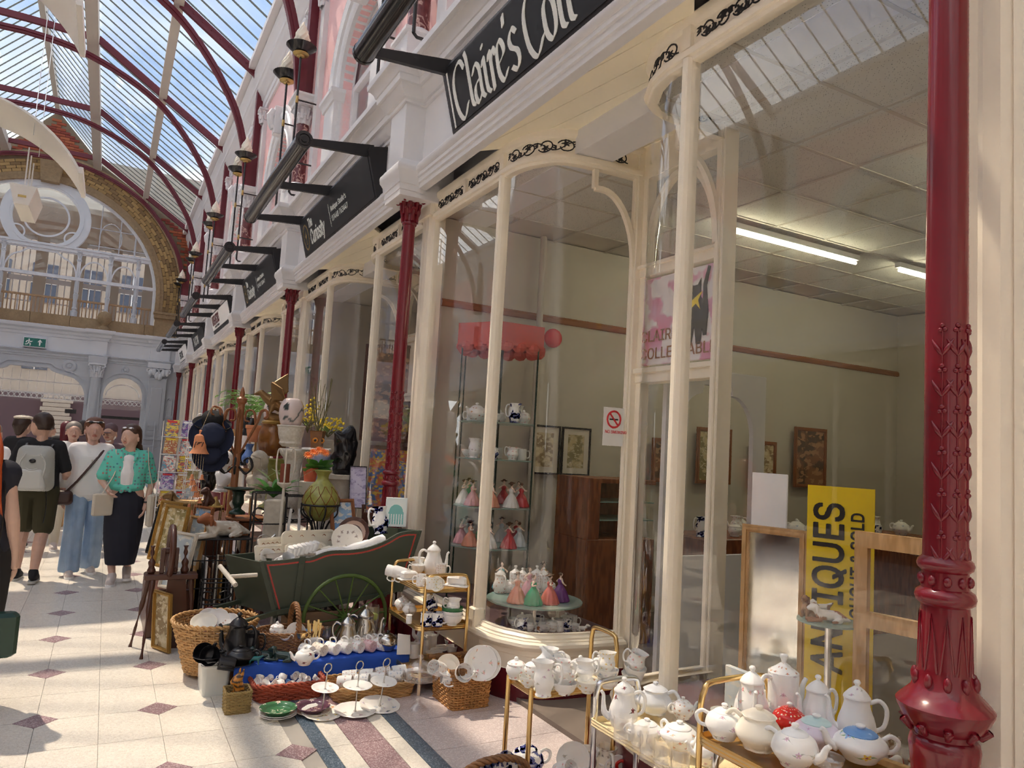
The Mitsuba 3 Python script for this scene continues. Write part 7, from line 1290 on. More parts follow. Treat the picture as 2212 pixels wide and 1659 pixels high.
add('backpack_strap', J(*[strap([(s * .10, .15, 1.34), (s * .115, .02, 1.385), (s * .12, -.11, 1.25), (s * .15, -.05, 1.0), (s * .13, .14, .95)], .02) for s in (-1, 1)]), 'jet'); add('loose_strap', strap([(-.12, .2, .92), (-.14, .22, .75), (-.13, .22, .60)], .012), 'jet')
# red-haired woman at the left edge, half out of the picture
t, add, j, fp = person('woman with long bright red hair and a green bag at the left edge', 1.62, -.62, 5.15, 170, {}, (.60, .40, .32), 'hair_red')
add('dress', wear(j, [('sl', 'sr', 'cl', 'crr'), ('cl', 'crr', 'wl', 'wr'), ('wl', 'wr', 'hl', 'hr')], .03), 'skirt_navy'); sk2 = lathe(smooth_prof([(.15, .98), (.21, .85), (.20, .5), (.17, .3), (.15, .22)], 4), 36, fn=lambda r, A, z: r * (1 + .04 * np.sin(7 * A + 4 * z))); add('skirt', sk2, 'shirt_black'); shoes(add, j, 'jet')
hr_ = [tube(smooth_prof([(a, .04 + .03 * math.cos(a * 14), 1.56 - .1 * abs(a) * 4), (a * 1.6, .13, 1.42), (a * 1.9 + rnd.uniform(-.02, .02), .15, 1.25), (a * 2.0 + rnd.uniform(-.03, .03), .13 + rnd.uniform(-.02, .02), 1.03 + rnd.uniform(-.06, .08))], 4), [.02] * 6 + [.018, .016, .014, .011, .008, .004, .002], 6) for a in np.linspace(-.085, .085, 26)]
add('hair', J(blob(hair_cap(j, .98, {'c': (0, .08, 1.40, .09)}), [('a', 'b'), ('b', 'c')], .02, 3), *hr_), 'hair_red'); add('bag_strap', strap([(-.14, .05, 1.37), (-.19, .13, 1.1), (-.18, .16, .72), (-.18, .15, .55)], .012), 'jet')
bg = bbox(-.15, -.05, .0, .15, .05, .24, .02); add('handbag', mv(bg, -.18, .17, .30, 20), 'bag_green', False); mat('bag_green', (.012, .045, .032), .35); add('bag_fitting', J(*[ring(-.18 + d, .24, .47, .016, .004, 12, 5, 'y') for d in (-.06, .06)], ell(-.18, .16, .57, .012, .012, .025, 8, 6)), 'brass')
# people behind
t, add, j, fp = person('woman in a white lace top half hidden behind the woman in the white sweater', 1.62, -.36, 11.0, 8, {'ar': (-.23, -.04, .84, .027)}, (.60, .38, .30), 'hair_grey'); mat('hair_grey', (.25, .22, .20), .5)
j['vr'], j['vl'] = lerp(j, 'sr', 'er', .75, .07), lerp(j, 'sl', 'el', .75, .07); add('lace_top', wear(j, [('sl', 'sr', 'cl', 'crr'), ('cl', 'crr', 'wl', 'wr'), ('wl', 'wr', 'hl', 'hr'), ('sl', 'vl'), ('sr', 'vr')], {'*': .03, 'vr': .005, 'vl': .005}), 'top_white'); add('trousers', wear(j, [('hl', 'hr'), ('hl', 'kl'), ('kl', 'nl_'), ('hr', 'kr'), ('kr', 'nr_')], .02), 'canvas_cream'); shoes(add, j, 'shoe_pale')
hm = blob(hair_cap(j, .98, {}, .012), [('a', 'b')], .018, 3); add('hair', cut_front(hm, j, fp, .01), 'hair_grey')
t, add, j, fp = person('bearded man in a grey cap and sunglasses behind the two women', 1.62, .06, 11.4, 10, {}, (.55, .34, .26), 'hair_grey', turn=-30)
add('cap', J(blob({'a': (*(np.array(j['cr'][:3]) + [0, 0, .03]), .092), 'b': (*(np.array(j['cb'][:3]) + [0, 0, .03]), .085)}, [('a', 'b')], .018, 3), ell(*fp(0, .035, .12), .06, .055, .008, 14, 6)), 'street_dark'); add('beard', blob({'a': (*fp(0, -.10, .07), .04), 'b': (*fp(.05, -.07, .03), .03), 'c': (*fp(-.05, -.07, .03), .03)}, [('a', 'b'), ('a', 'c')], .014, 3), 'board_white'); add('sunglasses', J(*[ell(*fp(s * .032, -.008, .096), .026, .014, .017, 10, 6) for s in (-1, 1)]), 'black_gloss')
add('shirt', wear(j, [('sl', 'sr', 'cl', 'crr'), ('cl', 'crr', 'wl', 'wr'), ('wl', 'wr', 'hl', 'hr'), ('sl', 'el'), ('sr', 'er')], .025), 'street_dark'); add('trousers', wear(j, [('hl', 'hr'), ('hl', 'kl'), ('kl', 'nl_'), ('hr', 'kr'), ('kr', 'nr_')], .02), 'skirt_navy'); shoes(add, j, 'jet')
for lb, H, x, y, fc, hm_, tm, sl in [('woman with long wine-red hair in a black strappy top, far back by the end wall', 1.62, -.62, 15.5, 165, 'hair_wine', 'shirt_black', 0), ('person with dark hair standing beside the wine-haired woman far back', 1.66, -.40, 16.2, 175, 'hair_dark', 'street_dark', 1), ('woman in a black dress standing by a white table far back', 1.55, -.95, 17.0, 110, 'hair_dark', 'skirt_navy', 0), ('man in a white shirt with his back turned at the left edge', 1.55, -1.08, 9.9, 150, 'hair_grey', 'top_white', 1), ('person in dark clothes and a flat cap behind the man with the backpack', 1.66, -.92, 11.2, 140, 'hair_dark', 'shirt_black', 1)]:
    t, add, j, fp = person(lb, H, x, y, fc, {}, (.58, .37, .29), hm_)
    j['vr'], j['vl'] = lerp(j, 'sr', 'er', .8, .062), lerp(j, 'sl', 'el', .8, .062)
    add('top', wear(j, [('sl', 'sr', 'cl', 'crr'), ('cl', 'crr', 'wl', 'wr'), ('wl', 'wr', 'hl', 'hr')] + ([('sl', 'vl'), ('sr', 'vr')] if sl else []), .024), tm); add('trousers', wear(j, [('hl', 'hr'), ('hl', 'kl'), ('kl', 'nl_'), ('hr', 'kr'), ('kr', 'nr_')], .022), 'skirt_navy' if tm != 'top_white' else 'shorts_khaki'); shoes(add, j, 'jet')
    ex = {'c': (0, .08, 1.38, .075), 'd': (0, .09, 1.2, .06)} if not sl else {'c': (0, .05, 1.46, .06)}
    hm = blob(hair_cap(j, H / 1.65, ex), [('a', 'b'), ('b', 'c')] + ([('c', 'd')] if not sl else []), .018, 3); add('hair', cut_front(hm, j, fp, .01), hm_)
    if 'flat cap' in lb: add('flat_cap', J(ell(*(np.array(j['cr'][:3]) + [0, 0, .08]), .10, .12, .03, 14, 8), ell(*fp(0, .06, .12), .07, .06, .01, 12, 6)), 'canvas_cream')
# ---- the crowded stall beyond the cart
mat('stone_grey', proc(lambda p, n, uv: mix((.42, .38, .31), (.60, .56, .48), fbm(p.x * 26, p.y * 26, p.z * 26, 3))), .85); mat('glaze_brown', proc(lambda p, n, uv: mix((.10, .025, .01), (.30, .13, .03), fbm(p.x * 16, p.y * 16, p.z * 16, 3))), .12)
mat('olive_glaze', proc(lambda p, n, uv: mix((.16, .17, .03), (.36, .36, .10), fbm(p.x * 18, p.y * 18, p.z * 18, 3))), .15); mat('white_textured', proc(lambda p, n, uv: mix((.50, .46, .38), (.76, .73, .67), fbm(p.x * 50, p.y * 50, p.z * 50, 3))), .5)
mat('vase_blue', (.10, .20, .48), .2); mat('pot_red', (.62, .14, .07), .5); mat('hat_navy', (.012, .018, .045), .9); mat('hat_black', (.01, .01, .012), .9)
def TH(name, lab, cat, mesh, m_, sm=35, group=None, **k): return thing(name, lab, cat, group, mesh, m_, sm, **k)
def turn_at(prof, x, y, z, n=24, k=3, fn=None): return mv(lathe(smooth_prof(prof, k), n, fn=fn), x, y, z)
for lab, x0, y0, x1, y1, h in (('dark wooden table under the potted plants and vases', 1.30, 6.75, 2.05, 8.0, .60), ('dark wooden chest under the stone busts and lamps', .86, 7.55, 1.28, 8.9, .72)):
    t = thing('display_table', lab, 'table'); part(t, 'top', bbox(x0, y0, h - .04, x1, y1, h, .006), 'timber_dark')
    for x in (x0 + .04, x1 - .04):
        for y in (y0 + .04, y1 - .04): part(t, 'leg', turned((x, y, h - .04), (x, y, 0), .028), 'timber_dark', True)
    part(t, 'shelf', bbox(x0 + .03, y0 + .03, .16, x1 - .03, y1 - .03, .19, .005), 'timber_dark')
for i in range(14): TH('storage_box', 'dark box of stock stacked on the shelf under the display tables', 'box', bbox(1.33 + (i % 4) * .18 - (.46 if i >= 8 else 0), 6.80 + (i // 4) * .28 + (1.0 if i >= 8 else 0), .19, 1.33 + (i % 4) * .18 + .15 - (.46 if i >= 8 else 0), 7.03 + (i // 4) * .28 + (1.0 if i >= 8 else 0), .33 + .03 * (i % 3), .004), ['timber_dark', 'cardboard', 'timber_mid', 'wicker_brown'][i % 4], False, 'boxes under the display tables') if (i < 12 and not (i >= 8 and i % 4 > 1)) else 0
# hat stand, hats, terracotta wind chime
hx, hy, hz = 1.048, 7., 0.151
t = thing('hat_stand', 'tall brown hat stand with scrolled iron arms', 'hat stand'); part(t, 'post', mv(lathe([(.16, 0), (.16, .03), (.05, .06), (.033, .1), (.033, .8), (.037, .82), (.033, .84), (.030, 1.86), (.045, 1.88), (.048, 1.91), (.02, 1.93), (.022, 1.96), (.012, 2.0), (.001, 2.02)], 16), hx, hy, 0), 'timber_mid', 35)
for i in range(6):
    a = i * 1.047 + .3; c, s = math.cos(a), math.sin(a)
    f = lambda r, z: (hx + r * c, hy + r * s, z)
    part(t, 'scroll_arm', J(tube(smooth_prof([f(.03, 1.42), f(.10, 1.56), f(.17, 1.70), f(.20, 1.80), f(.25, 1.82), f(.27, 1.77), f(.24, 1.74)], 4), .009, 6), tube(smooth_prof([f(.16, 1.68), f(.13, 1.80), f(.06, 1.80), f(.05, 1.72), f(.09, 1.71)], 4), .008, 6)), 'timber_mid', True); part(t, 'lower_scroll', tube(smooth_prof([f(.03, 1.30), f(.10, 1.24), f(.16, 1.30), f(.13, 1.38), f(.08, 1.36), f(.09, 1.32)], 4), .008, 6), 'iron_black', True)
def hat(lab, x, y, z, m_, rx=0, s=1.): return I([('crown', P(lathe(smooth_prof([(.085, 0), (.088, .03), (.085, .075), (.06, .105), (.001, .115)], 4), 24), m_, True)), ('brim', P(mv(lathe(smooth_prof([(.08, 0), (.12, -.004), (.145, .006), (.15, .016), (.146, .017), (.12, .004), (.08, .008)], 3), 28), 0, 0, 0), m_, True))], x, y, z, 0, lab, 'hat', 'hat', rx=rx, s=s)
hat('black bowler hat at the top of the hat stand', 0.819, 7.02, 1.658, 'hat_black', 25, 1.1); hat('navy felt hat hanging just under the black bowler', 0.812, 6.94, 1.547, 'hat_navy', 70, 1.25); hat('dark cap hanging lowest on the hat stand', 0.819, 6.95, 1.385, 'hat_navy', 70, 1.0)
bx, by, bz = 0.717, 6.85, 1.404
t = thing('wind_chime', 'terracotta bell wind chime hanging left of the hat stand', 'wind chime'); part(t, 'bell', mv(lathe(smooth_prof([(.082, 0), (.074, .012), (.055, .05), (.05, .12), (.046, .15), (.03, .165), (.016, .17), (.016, .20), (.001, .205)], 4), 24), bx, by, bz), 'terracotta', True)
part(t, 'cut_out', J(*[tube([(bx - .05 + .012 * i, by - .052, bz + .05 + .05 * abs(math.sin(i * 1.3))), (bx - .04 + .012 * i, by - .052, bz + .10)], .004, 5) for i in range(6)]), 'timber_dark'); part(t, 'cord', J(*[bar((bx - .04 + .02 * i, by, bz), (bx - .04 + .02 * i, by, bz - .62 + .05 * (i % 3)), .002, 4) for i in range(5)], bar((bx, by, bz + .2), (bx + .06, by, bz + .40), .002, 4), bar((bx + .06, by, bz + .40), (hx - .2, hy - .1, 1.80), .004, 5)), 'rope')
for i in range(13): part(t, 'small_bell', turn_at([(.022, 0), (.018, .005), (.012, .02), (.011, .04), (.001, .045)], bx - .04 + .02 * (i % 5), by - .01, bz - .22 - .05 * (i % 9), 10, 2), 'terracotta', True)
# comic rack and postcard rack
for n_, c_ in (('cover_a', ((.55, .10, .05), (.70, .55, .10), (.10, .12, .30))), ('cover_b', ((.10, .10, .28), (.55, .55, .62), (.30, .10, .36))), ('cover_c', ((.62, .40, .12), (.40, .12, .05), (.66, .60, .40))), ('cover_d', ((.12, .30, .40), (.70, .68, .60), (.60, .16, .14)))): mat(n_, _art(*c_, 34), .4)
rx_, ry_, _z = 0.661, 8.3, 0.834
t = thing('comic_rack', 'white wire rack holding rows of colourful comics', 'rack'); part(t, 'frame', J(*[bar((rx_ + dx, ry_ + .05, .05), (rx_ + dx, ry_ + .05, 1.68), .006, 6) for dx in (-.15, .0, .15)], *[bar((rx_ - .16, ry_ + dy, .62 + .18 * r), (rx_ + .16, ry_ + dy, .62 + .18 * r), .004, 5) for r in range(6) for dy in (-.02, .04)], bar((rx_, ry_ + .05, 0), (rx_, ry_ + .05, .1), .12, 12)), 'white_wire')
for r in range(6):
    for c in range(2): 
        k = thing('comic', f'colourful comic, {"left" if c == 0 else "right"} one in row {["one", "two", "three", "four", "five", "six"][5 - r]} from the top of the wire rack', 'comic'); m_ = M(rx_ - .075 + .15 * c, ry_, .63 + .18 * r, -24, -12, 0)
        part(k, 'cover', {**P(box(-.065, 0, 0, .065, .006, .17), ['cover_a', 'cover_b', 'cover_c', 'cover_d'][(r * 2 + c + r // 2) % 4]), 'to_world': m_}, None); part(k, 'title_strip', {**P(box(-.055, -.001, .14, .04, 0, .158), ['board_white', 'yellow_petal', 'sign_red'][(r + c) % 3]), 'to_world': m_}, None)
px, py, _z = 0.808, 7.9, 0.874
t = thing('postcard_rack', 'white wire postcard spinner beside the comic rack', 'rack'); part(t, 'wire', J(bar((px, py, 0), (px, py, 1.72), .01, 8), *[tube(rr, .004, 5, True) for z in np.arange(.55, 1.75, .11) for rr in [np.column_stack([rrect(px - .09, py - .09, px + .09, py + .09, .01), np.full(20, z)])]], *[bar((px + dx, py + dy, .5), (px + dx, py + dy, 1.70), .004, 5) for dx in (-.09, -.03, .03, .09) for dy in (-.09, .09)], ring(px, py, 1.74, .03, .005, 14, 5, 'y')), 'white_wire')
for i in range(12): TH('postcard', f'picture postcard in the white spinner, {["upper", "middle", "lower"][i // 4]} part', 'postcard', mv(box(-.05, 0, 0, .05, .003, .08), px - .03 + .06 * (i % 2), py - .10, .62 + .17 * (i // 2), -12, -8), ['art_pale', 'cover_c', 'art_land', 'board_white'][i % 4], False, f'postcards in the {["upper", "middle", "lower"][i // 4]} part of the spinner')
# pictures stacked on edge
for lab, u0, v0, u1, v1, y, m_, art, yw in (('gilt-framed picture, foremost of the stack leaning at the left', 330, 1212, 352, 1085, 6.75, 'gilt', 'art_land', -66), ('cream-framed picture in front of the gilt frames at the left', 340, 1262, 372, 1140, 6.45, 'cream_wood', 'art_pale', -60), ('second gilt frame, seen edge-on behind the foremost one', 322, 1205, 346, 1080, 6.95, 'gilt', 'art_sepia', -70), ('pine-framed pale picture right of the gilt stack', 385, 1222, 402, 1120, 6.8, 'wood_pine', 'art_pale', -60), ('brown-framed picture behind the pine frame', 395, 1180, 410, 1090, 7.1, 'timber_mid', 'art_blue', -60), ('thin black frame at the left edge of the stack', 316, 1190, 330, 1110, 7.1, 'jet', 'art_pale', -68)):
    pass
def leaning(lab, x, y, z, w, h, yaw, m_, art, back=.16, fw=.024, mount=None):
    a = math.radians(yaw); ux = (math.cos(a), math.sin(a), 0); uy = (-math.sin(a) * back, math.cos(a) * back, 1); return picture(lab, (x, y, z), ux, uy, w, h, fw, m_, art, mount=mount)
leaning('gilt-framed picture, foremost of the stack leaning at the left', 0.441, 6.7, 0.489, .32, .50, -62, 'gilt', 'art_land'); leaning('cream-framed picture leaning in front of the gilt stack', 0.48, 6.42, 0.37, .30, .44, -60, 'cream_wood', 'art_pale', .2); leaning('second gilt frame seen edge-on behind the foremost one', 0.417, 6.95, 0.502, .30, .50, -64, 'gilt', 'art_sepia'); leaning('pine-framed pale picture right of the gilt stack', 0.646, 6.75, 0.475, .24, .42, -60, 'wood_pine', 'art_pale', .18); leaning('brown-framed picture behind the pine frame', 0.7, 7.05, 0.552, .26, .40, -60, 'timber_mid', 'art_blue', .18); leaning('thin black frame at the left edge of the picture stack', 0.41, 7.15, 0.522, .26, .42, -66, 'jet', 'art_pale', .2)
t = thing('picture_crate', 'dark crate that carries the leaning pictures', 'crate', mesh=bbox(.40, 6.35, 0, .72, 7.2, .36, .01), mat='timber_dark')
# wire rack of frames with a spotted dog lying on it
wx, wy, wz = 0.924, 6.55, 0.736
t = thing('wire_rack', 'black wire rack of small frames under the lying dog statue', 'rack'); part(t, 'wire', J(*[tube(np.column_stack([rrect(wx - .22, wy - .10, wx + .22, wy + .12, .02), np.full(20, z)]), .005, 5, True) for z in (.12, .34, .56, wz - .01)], *[bar((wx + dx, wy + dy, 0), (wx + dx, wy + dy, wz - .01), .005, 5) for dx in np.linspace(-.22, .22, 6) for dy in (-.10, .12)], box(wx - .22, wy - .1, wz - .012, wx + .22, wy + .12, wz - .004)), 'iron_black')
for i in range(12): TH('framed_photo', 'small picture frame stored upright in the black wire rack', 'picture frame', mv(bbox(-.006, -.09, 0, .008, .09, .36 + .04 * (i % 3), .002), wx - .19 + .034 * i, wy, .14, 8 * math.sin(i)), ['gilt', 'jet', 'board_white', 'timber_mid', 'silver', 'cream_wood'][i % 6], False, 'frames stored upright in the wire rack')
dm = mv(_d['lie'], 0, 0, 0, 205, s=3.1); dm = (dm[0] * [1, 1, 1.0] + [wx + .0, wy + .02, wz - .004 + .0], dm[1])
fl_ = meshkit.fbm(dm[0] * 30, 3, 2); hd_ = (dm[0][:, 0] < wx - .06) & (dm[0][:, 2] > wz + .10)
TH('dog_statue', 'white spaniel statue with brown ears lying on the black wire rack', 'statue', dm, 'dyed_matte', True, color=np.where((hd_ & (np.abs(dm[0][:, 1] - wy) > .035))[:, None] | ((fl_ > .62) & (dm[0][:, 0] > wx + .05))[:, None], np.array((.24, .08, .03)), np.where((fl_ > .5)[:, None], np.array((.66, .63, .57)), np.array((.50, .45, .38)))))
# stone busts and statues
def bust(lab, x, y, z, s, yaw, m_, plinth=True):
    j = skeleton(1.65, {}); b = blob({**{k: v for k, v in j.items()}, 'bs': (0, .02, 1.20, .06)}, HEADB + [('nk', 'nk2'), ('nk2', 'sl', 'sr', 'bs')], .014, 3); h = blob(hair_cap(j, 1, {'c': (0, .09, 1.50, .045)}, .018), [('a', 'b'), ('b', 'c')], .018, 3)
    t = thing('bust', lab, 'bust'); o = mv(J(b, cut_front(h, j, lambda a, u, f: np.array(j['cr'][:3]) + np.array([a, -f, u]), .02)), 0, 0, -1.16); part(t, 'head', mv(o, x, y, z + .05 * s, yaw, s=s), m_, True)
    part(t, 'socle', turn_at([(.09 * s, 0), (.085 * s, .03 * s), (.05 * s, .05 * s), (.07 * s, .08 * s)], x, y, z), m_, True)
bust('white classical bust facing left beside the hat stand post', 1.031, 7.7, 1.021, .72, -60, 'top_white'); bust('grey stone bust of a woman in the middle of the stall', 1.277, 7.3, 1.002, .80, -70, 'stone_grey'); bust('small stone cupid bust behind the grey stone woman', 1.388, 7.6, 1.228, .52, -50, 'stone_grey')
TH('stone_dog', 'seated pale stone dog statue behind the peace lily', 'statue', mv(_d['sit'], 1.455, 7.25, 0.901, 160, s=2.6), 'stone_grey', True); TH('stone_owl', 'small white ornament beside the green oil lamp', 'ornament', mv(_ow, 1.063, 7., 0.921, 200, s=1.3), 'white_textured', True)
TH('stone_block', 'carved stone block left of the spaniel statue\'s tail', 'stone', mv(bbox(-.08, -.06, 0, .08, .06, .34, .012), 1.338, 6.6, 0.707, -20), 'stone_grey', 35); TH('stone_pedestal', 'low stone column under the grey busts', 'pedestal', mv(lathe([(.16, 0), (.16, .06), (.12, .1), (.11, .5), (.15, .56), (.15, .62)], 24), 1.30, 7.25, 0), 'stone_grey')
# lamps, blue vase, planters
for lab, u, v in (('black table lamp with a white shade, right one', 520, 1000), ('black table lamp with a white shade, left one half behind it', 505, 1000)):
    x, y, z = {520: (1.26, 8.1, 1.268), 505: (1.223, 8.35, 1.255)}[u]
    t = thing('table_lamp', lab, 'lamp'); part(t, 'base', turn_at([(.06, 0), (.05, .02), (.03, .05), (.055, .12), (.03, .17), (.012, .20)], x, y, z), 'black_gloss', True); part(t, 'shade', mv(lathe([(.105, 0), (.06, .14), (.057, .14), (.102, 0)], 24), x, y, z + .17), 'lampshade', 35)
def vase(lab, x, y, z, prof, m_, s=1., n=26, name='vase', cat='vase', fn=None): return TH(name, lab, cat, mv(lathe(smooth_prof(prof, 4), n, fn=fn), x, y, z, s=s), m_, True)
vase('blue vase with a flared neck beside the white lampshades', 1.294, 7.9, 1.302, [(.045, 0), (.06, .02), (.065, .06), (.035, .12), (.03, .15), (.05, .19), (.046, .19), (.027, .15), (.03, .1)], 'vase_blue', 1.0)
vase('peach planter with a grey-green band by the brown jardiniere', 1.36, 8., 1.516, [(.06, 0), (.09, .06), (.105, .13), (.11, .16), (.12, .165), (.12, .20), (.11, .20), (.10, .16)], 'terracotta', .85, name='planter', cat='planter')
TH('dark_sculpture', 'small black abstract sculpture beside the peach planter', 'sculpture', mv(blob({'a': (0, 0, .04, .05), 'b': (.02, 0, .12, .045), 'c': (-.03, 0, .18, .03), 'd': (.05, 0, .2, .03), 'e': (.0, .02, .22, .02)}, [('a', 'b'), ('b', 'c'), ('b', 'd'), ('c', 'e')], .012, 4), 1.283, 8.1, 1.534), 'black_gloss', True)
TH('light_stand', 'tall pale wooden stand carrying the fern', 'stand', J(*[bar((x, y, 0), (x, y, 1.62), .016, 4) for x in (1.22, 1.50) for y in (8.45, 8.75)], box(1.2, 8.43, 1.60, 1.52, 8.77, 1.64), *[bar((1.22, y, 1.2), (1.50, y, 1.2), .014, 4) for y in (8.45, 8.75)]), 'wood_pine', False)
t = thing('fern', 'bushy palm-like fern on the pale wooden stand', 'plant'); fx, fy, fz = 1.36, 8.6, 1.65; part(t, 'pot', turn_at([(.07, 0), (.09, .08), (.1, .12), (.09, .12), (.001, .10)], fx, fy, fz), 'jet', True)
for i in range(20):
    a = i * 2.4; L = .26 + .08 * rnd.random(); up_ = .12 + .16 * rnd.random(); st = [(fx + L * q * math.cos(a), fy + L * q * math.sin(a), fz + .10 + up_ * math.sin(q * 2.3) * 1.2) for q in np.linspace(0, 1, 9)]
    lf = [tube(st, .003, 4)]; S_ = np.array(st)
    for q in range(2, 9):
        for s in (-1, 1):
            w = np.array([-math.sin(a), math.cos(a), .1]) * s * .075 * math.sin(q / 9 * 2.6) + np.array([math.cos(a), math.sin(a), -.2]) * .03
            p0 = S_[q]; d_ = (S_[q] - S_[q - 1]); lf.append((np.array([p0 - d_ * .3, p0 + w * .5 + d_ * .15, p0 + w, p0 + w * .5 - d_ * .35]), np.array([[0, 1, 2], [0, 2, 3]])))
    part(t, 'frond', J(*lf), 'leaf_fern' if i % 3 else 'leaf_pale')
scene['leaf_fern_finish'] = {'type': 'principledthin', 'base_color': {'type': 'rgb', 'value': [.22, .42, .12]}, 'roughness': .4, 'diff_trans': .7}
# eagle on the brown jardiniere
vase('tall brown glazed jardiniere under the bronze eagle', 1.453, 7.55, 1.393, [(.07, 0), (.10, .03), (.125, .12), (.12, .2), (.10, .26), (.11, .28), (.10, .28), (.09, .25)], 'glaze_brown', 1.12, name='jardiniere', cat='jardiniere'); vase('yellow-green glazed pedestal under the brown jardiniere', 1.515, 7.55, 0.872, [(.13, 0), (.13, .03), (.08, .08), (.075, .35), (.10, .42), (.11, .45), (.001, .45)], 'olive_glaze', 1.1, name='pedestal', cat='pedestal')
ex_, ey_, ez_ = 1.425, 7.5, 1.716
eg = blob({'h': (-.10, 0, .17, .024), 'k': (-.145, 0, .155, .008), 'n': (-.07, 0, .14, .03), 'b': (0, 0, .09, .045), 't': (.09, 0, .03, .02), 't2': (.15, 0, .01, .012), 'w1': (0, .04, .13, .022), 'w2': (.0, .10, .26, .016), 'w3': (.09, .14, .34, .006), 'w4': (.10, .08, .20, .006), 'v1': (0, -.04, .13, .022), 'v2': (-.02, -.10, .24, .016), 'v3': (.05, -.17, .20, .006), 'v4': (.08, -.10, .12, .006), 'l1': (-.02, .03, .03, .014), 'l2': (-.03, .04, -.01, .012), 'm1': (-.02, -.03, .03, .014), 'm2': (-.03, -.04, -.01, .012), 'r': (.0, 0, -.03, .05), 'r2': (.09, 0, -.04, .03)}, [('h', 'k'), ('h', 'n'), ('n', 'b'), ('b', 't'), ('t', 't2'), ('w1', 'w2'), ('w2', 'w3', 'w4'), ('w1', 'w2', 'w4'), ('b', 'w1'), ('v1', 'v2'), ('v2', 'v3', 'v4'), ('v1', 'v2', 'v4'), ('b', 'v1'), ('b', 'l1'), ('l1', 'l2'), ('b', 'm1'), ('m1', 'm2'), ('r', 'r2'), ('l2', 'm2', 'r')], .012, 4)
TH('eagle_statue', 'bronze eagle statue with raised wings above the brown jardiniere', 'statue', mv(eg, ex_, ey_, ez_ + .08, -10, s=1.25), 'bronze', True); TH('gilt_stand', 'gilt basket-work stand between eagle and jardiniere', 'stand', mv(lathe([(.09, 0), (.1, .02), (.085, .035), (.001, .035)], 18), ex_, ey_, ez_ - .01), 'gilt', 35)
# marble vases, white jardiniere and pedestal
def marble_vase(lab, x, y, z, s):
    q = lathe(smooth_prof([(.06, 0), (.085, .02), (.105, .10), (.10, .18), (.075, .235), (.045, .25), (.04, .245)], 5), 48); v = q[0]; a = np.arctan2(v[:, 1], v[:, 0]); d1 = np.hypot((a + 2.25) * .1, (v[:, 2] - .165) * np.where(v[:, 2] > .165, .6, 1.2)); sw_ = np.abs(v[:, 2] - (.06 + .09 * np.clip((a + 1.9) / 1.2, 0, 1) ** 1.5 + .02 * np.sin(a * 5)))
    c = np.tile(np.array((.66, .56, .54)), (len(v), 1)); c[(a > -.6) & (a < .6)] = (.55, .36, .16); c[(sw_ < .011) & (a > -2.6) & (a < -.4)] = (.07, .09, .09); c[d1 < .026] = (.02, .035, .035)
    TH('marble_vase', lab, 'vase', mv(q, x, y, z, 0, s=s), 'dyed_gloss', True, color=c)
marble_vase('egg-shaped pink marble vase with a black drop and a grey swirl', 1.56, 7.3, 1.689, 1.10); marble_vase('second egg-shaped marble vase behind the bronze eagle', 1.52, 7.95, 1.724, 1.0)
vase('white textured jardiniere under the front marble vase', 1.571, 7.3, 1.497, [(.07, 0), (.10, .03), (.095, .05), (.11, .10), (.12, .17), (.13, .19), (.115, .19), (.10, .1)], 'white_textured', 1.05, name='jardiniere', cat='jardiniere'); vase('twisted white pedestal below the white jardiniere', 1.613, 7.3, 0.774, [(.12, 0), (.12, .03), (.08, .08), (.105, .22), (.075, .42), (.085, .58), (.12, .64), (.12, .69), (.001, .69)], 'white_textured', 1.02, name='pedestal', cat='pedestal', fn=lambda r, A, z: r * (1 + .05 * np.sin(5 * A + 16 * z)))
# flowers
def stems(x, y, z, n, h, sp, m_, r=.003): return J(*[tube([(x, y, z), (x + .5 * sp * math.cos(i * 2.4) * rnd.random(), y + .5 * sp * math.sin(i * 2.4), z + .5 * h), (x + sp * math.cos(i * 2.4), y + sp * math.sin(i * 2.4) * .7, z + h * (.7 + .3 * rnd.random()))], r, 4) for i in range(n)])
def blooms(x, y, z, n, sp, hh, r): return J(*[J(*[ell(x + sp * math.cos(i * 2.4) * math.sqrt((i + .5) / n) + r * .7 * math.cos(k * 1.26), y + .7 * sp * math.sin(i * 2.4) * math.sqrt((i + .5) / n) + r * .5 * math.sin(k * 1.26), z + hh * rnd.random() + r * .5 * math.sin(k * 2), r * .62, r * .5, r * .5, 6, 5) for k in range(5)]) for i in range(n)])
def bunch(lab, x, y, z, n, sp, h, hh, r, petal, name='flowers', sp0=.03):
    t = thing(name, lab, 'flowers'); part(t, 'stems', stems(x, y, z, n, h, sp, 'stem'), 'stem'); part(t, 'blooms', blooms(x, y, z + h * .75, n, sp, hh, r), petal, True)
    lv = []
    for i in range(n):
        a = i * 2.1; p0 = np.array([x, y, z + h * .3 + .1 * h * (i % 3)]); d = np.array([math.cos(a), .7 * math.sin(a), .5]) * sp * .9; w = np.array([-math.sin(a), math.cos(a), 0]) * sp * .18
        lv.append((np.array([p0, p0 + d * .5 + w, p0 + d, p0 + d * .5 - w]), np.array([[0, 1, 2], [0, 2, 3]])))
    part(t, 'leaves', J(*lv), 'leaf_pale')
bunch('spray of small pale yellow blossom beside the marble vase', 1.776, 7.5, 1.642, 14, .09, .16, .16, .016, 'yellow_petal'); bunch('bunch of bright yellow artificial flowers behind the sunflower pot', 2.012, 7.6, 1.608, 22, .15, .10, .12, .020, 'yellow_petal')
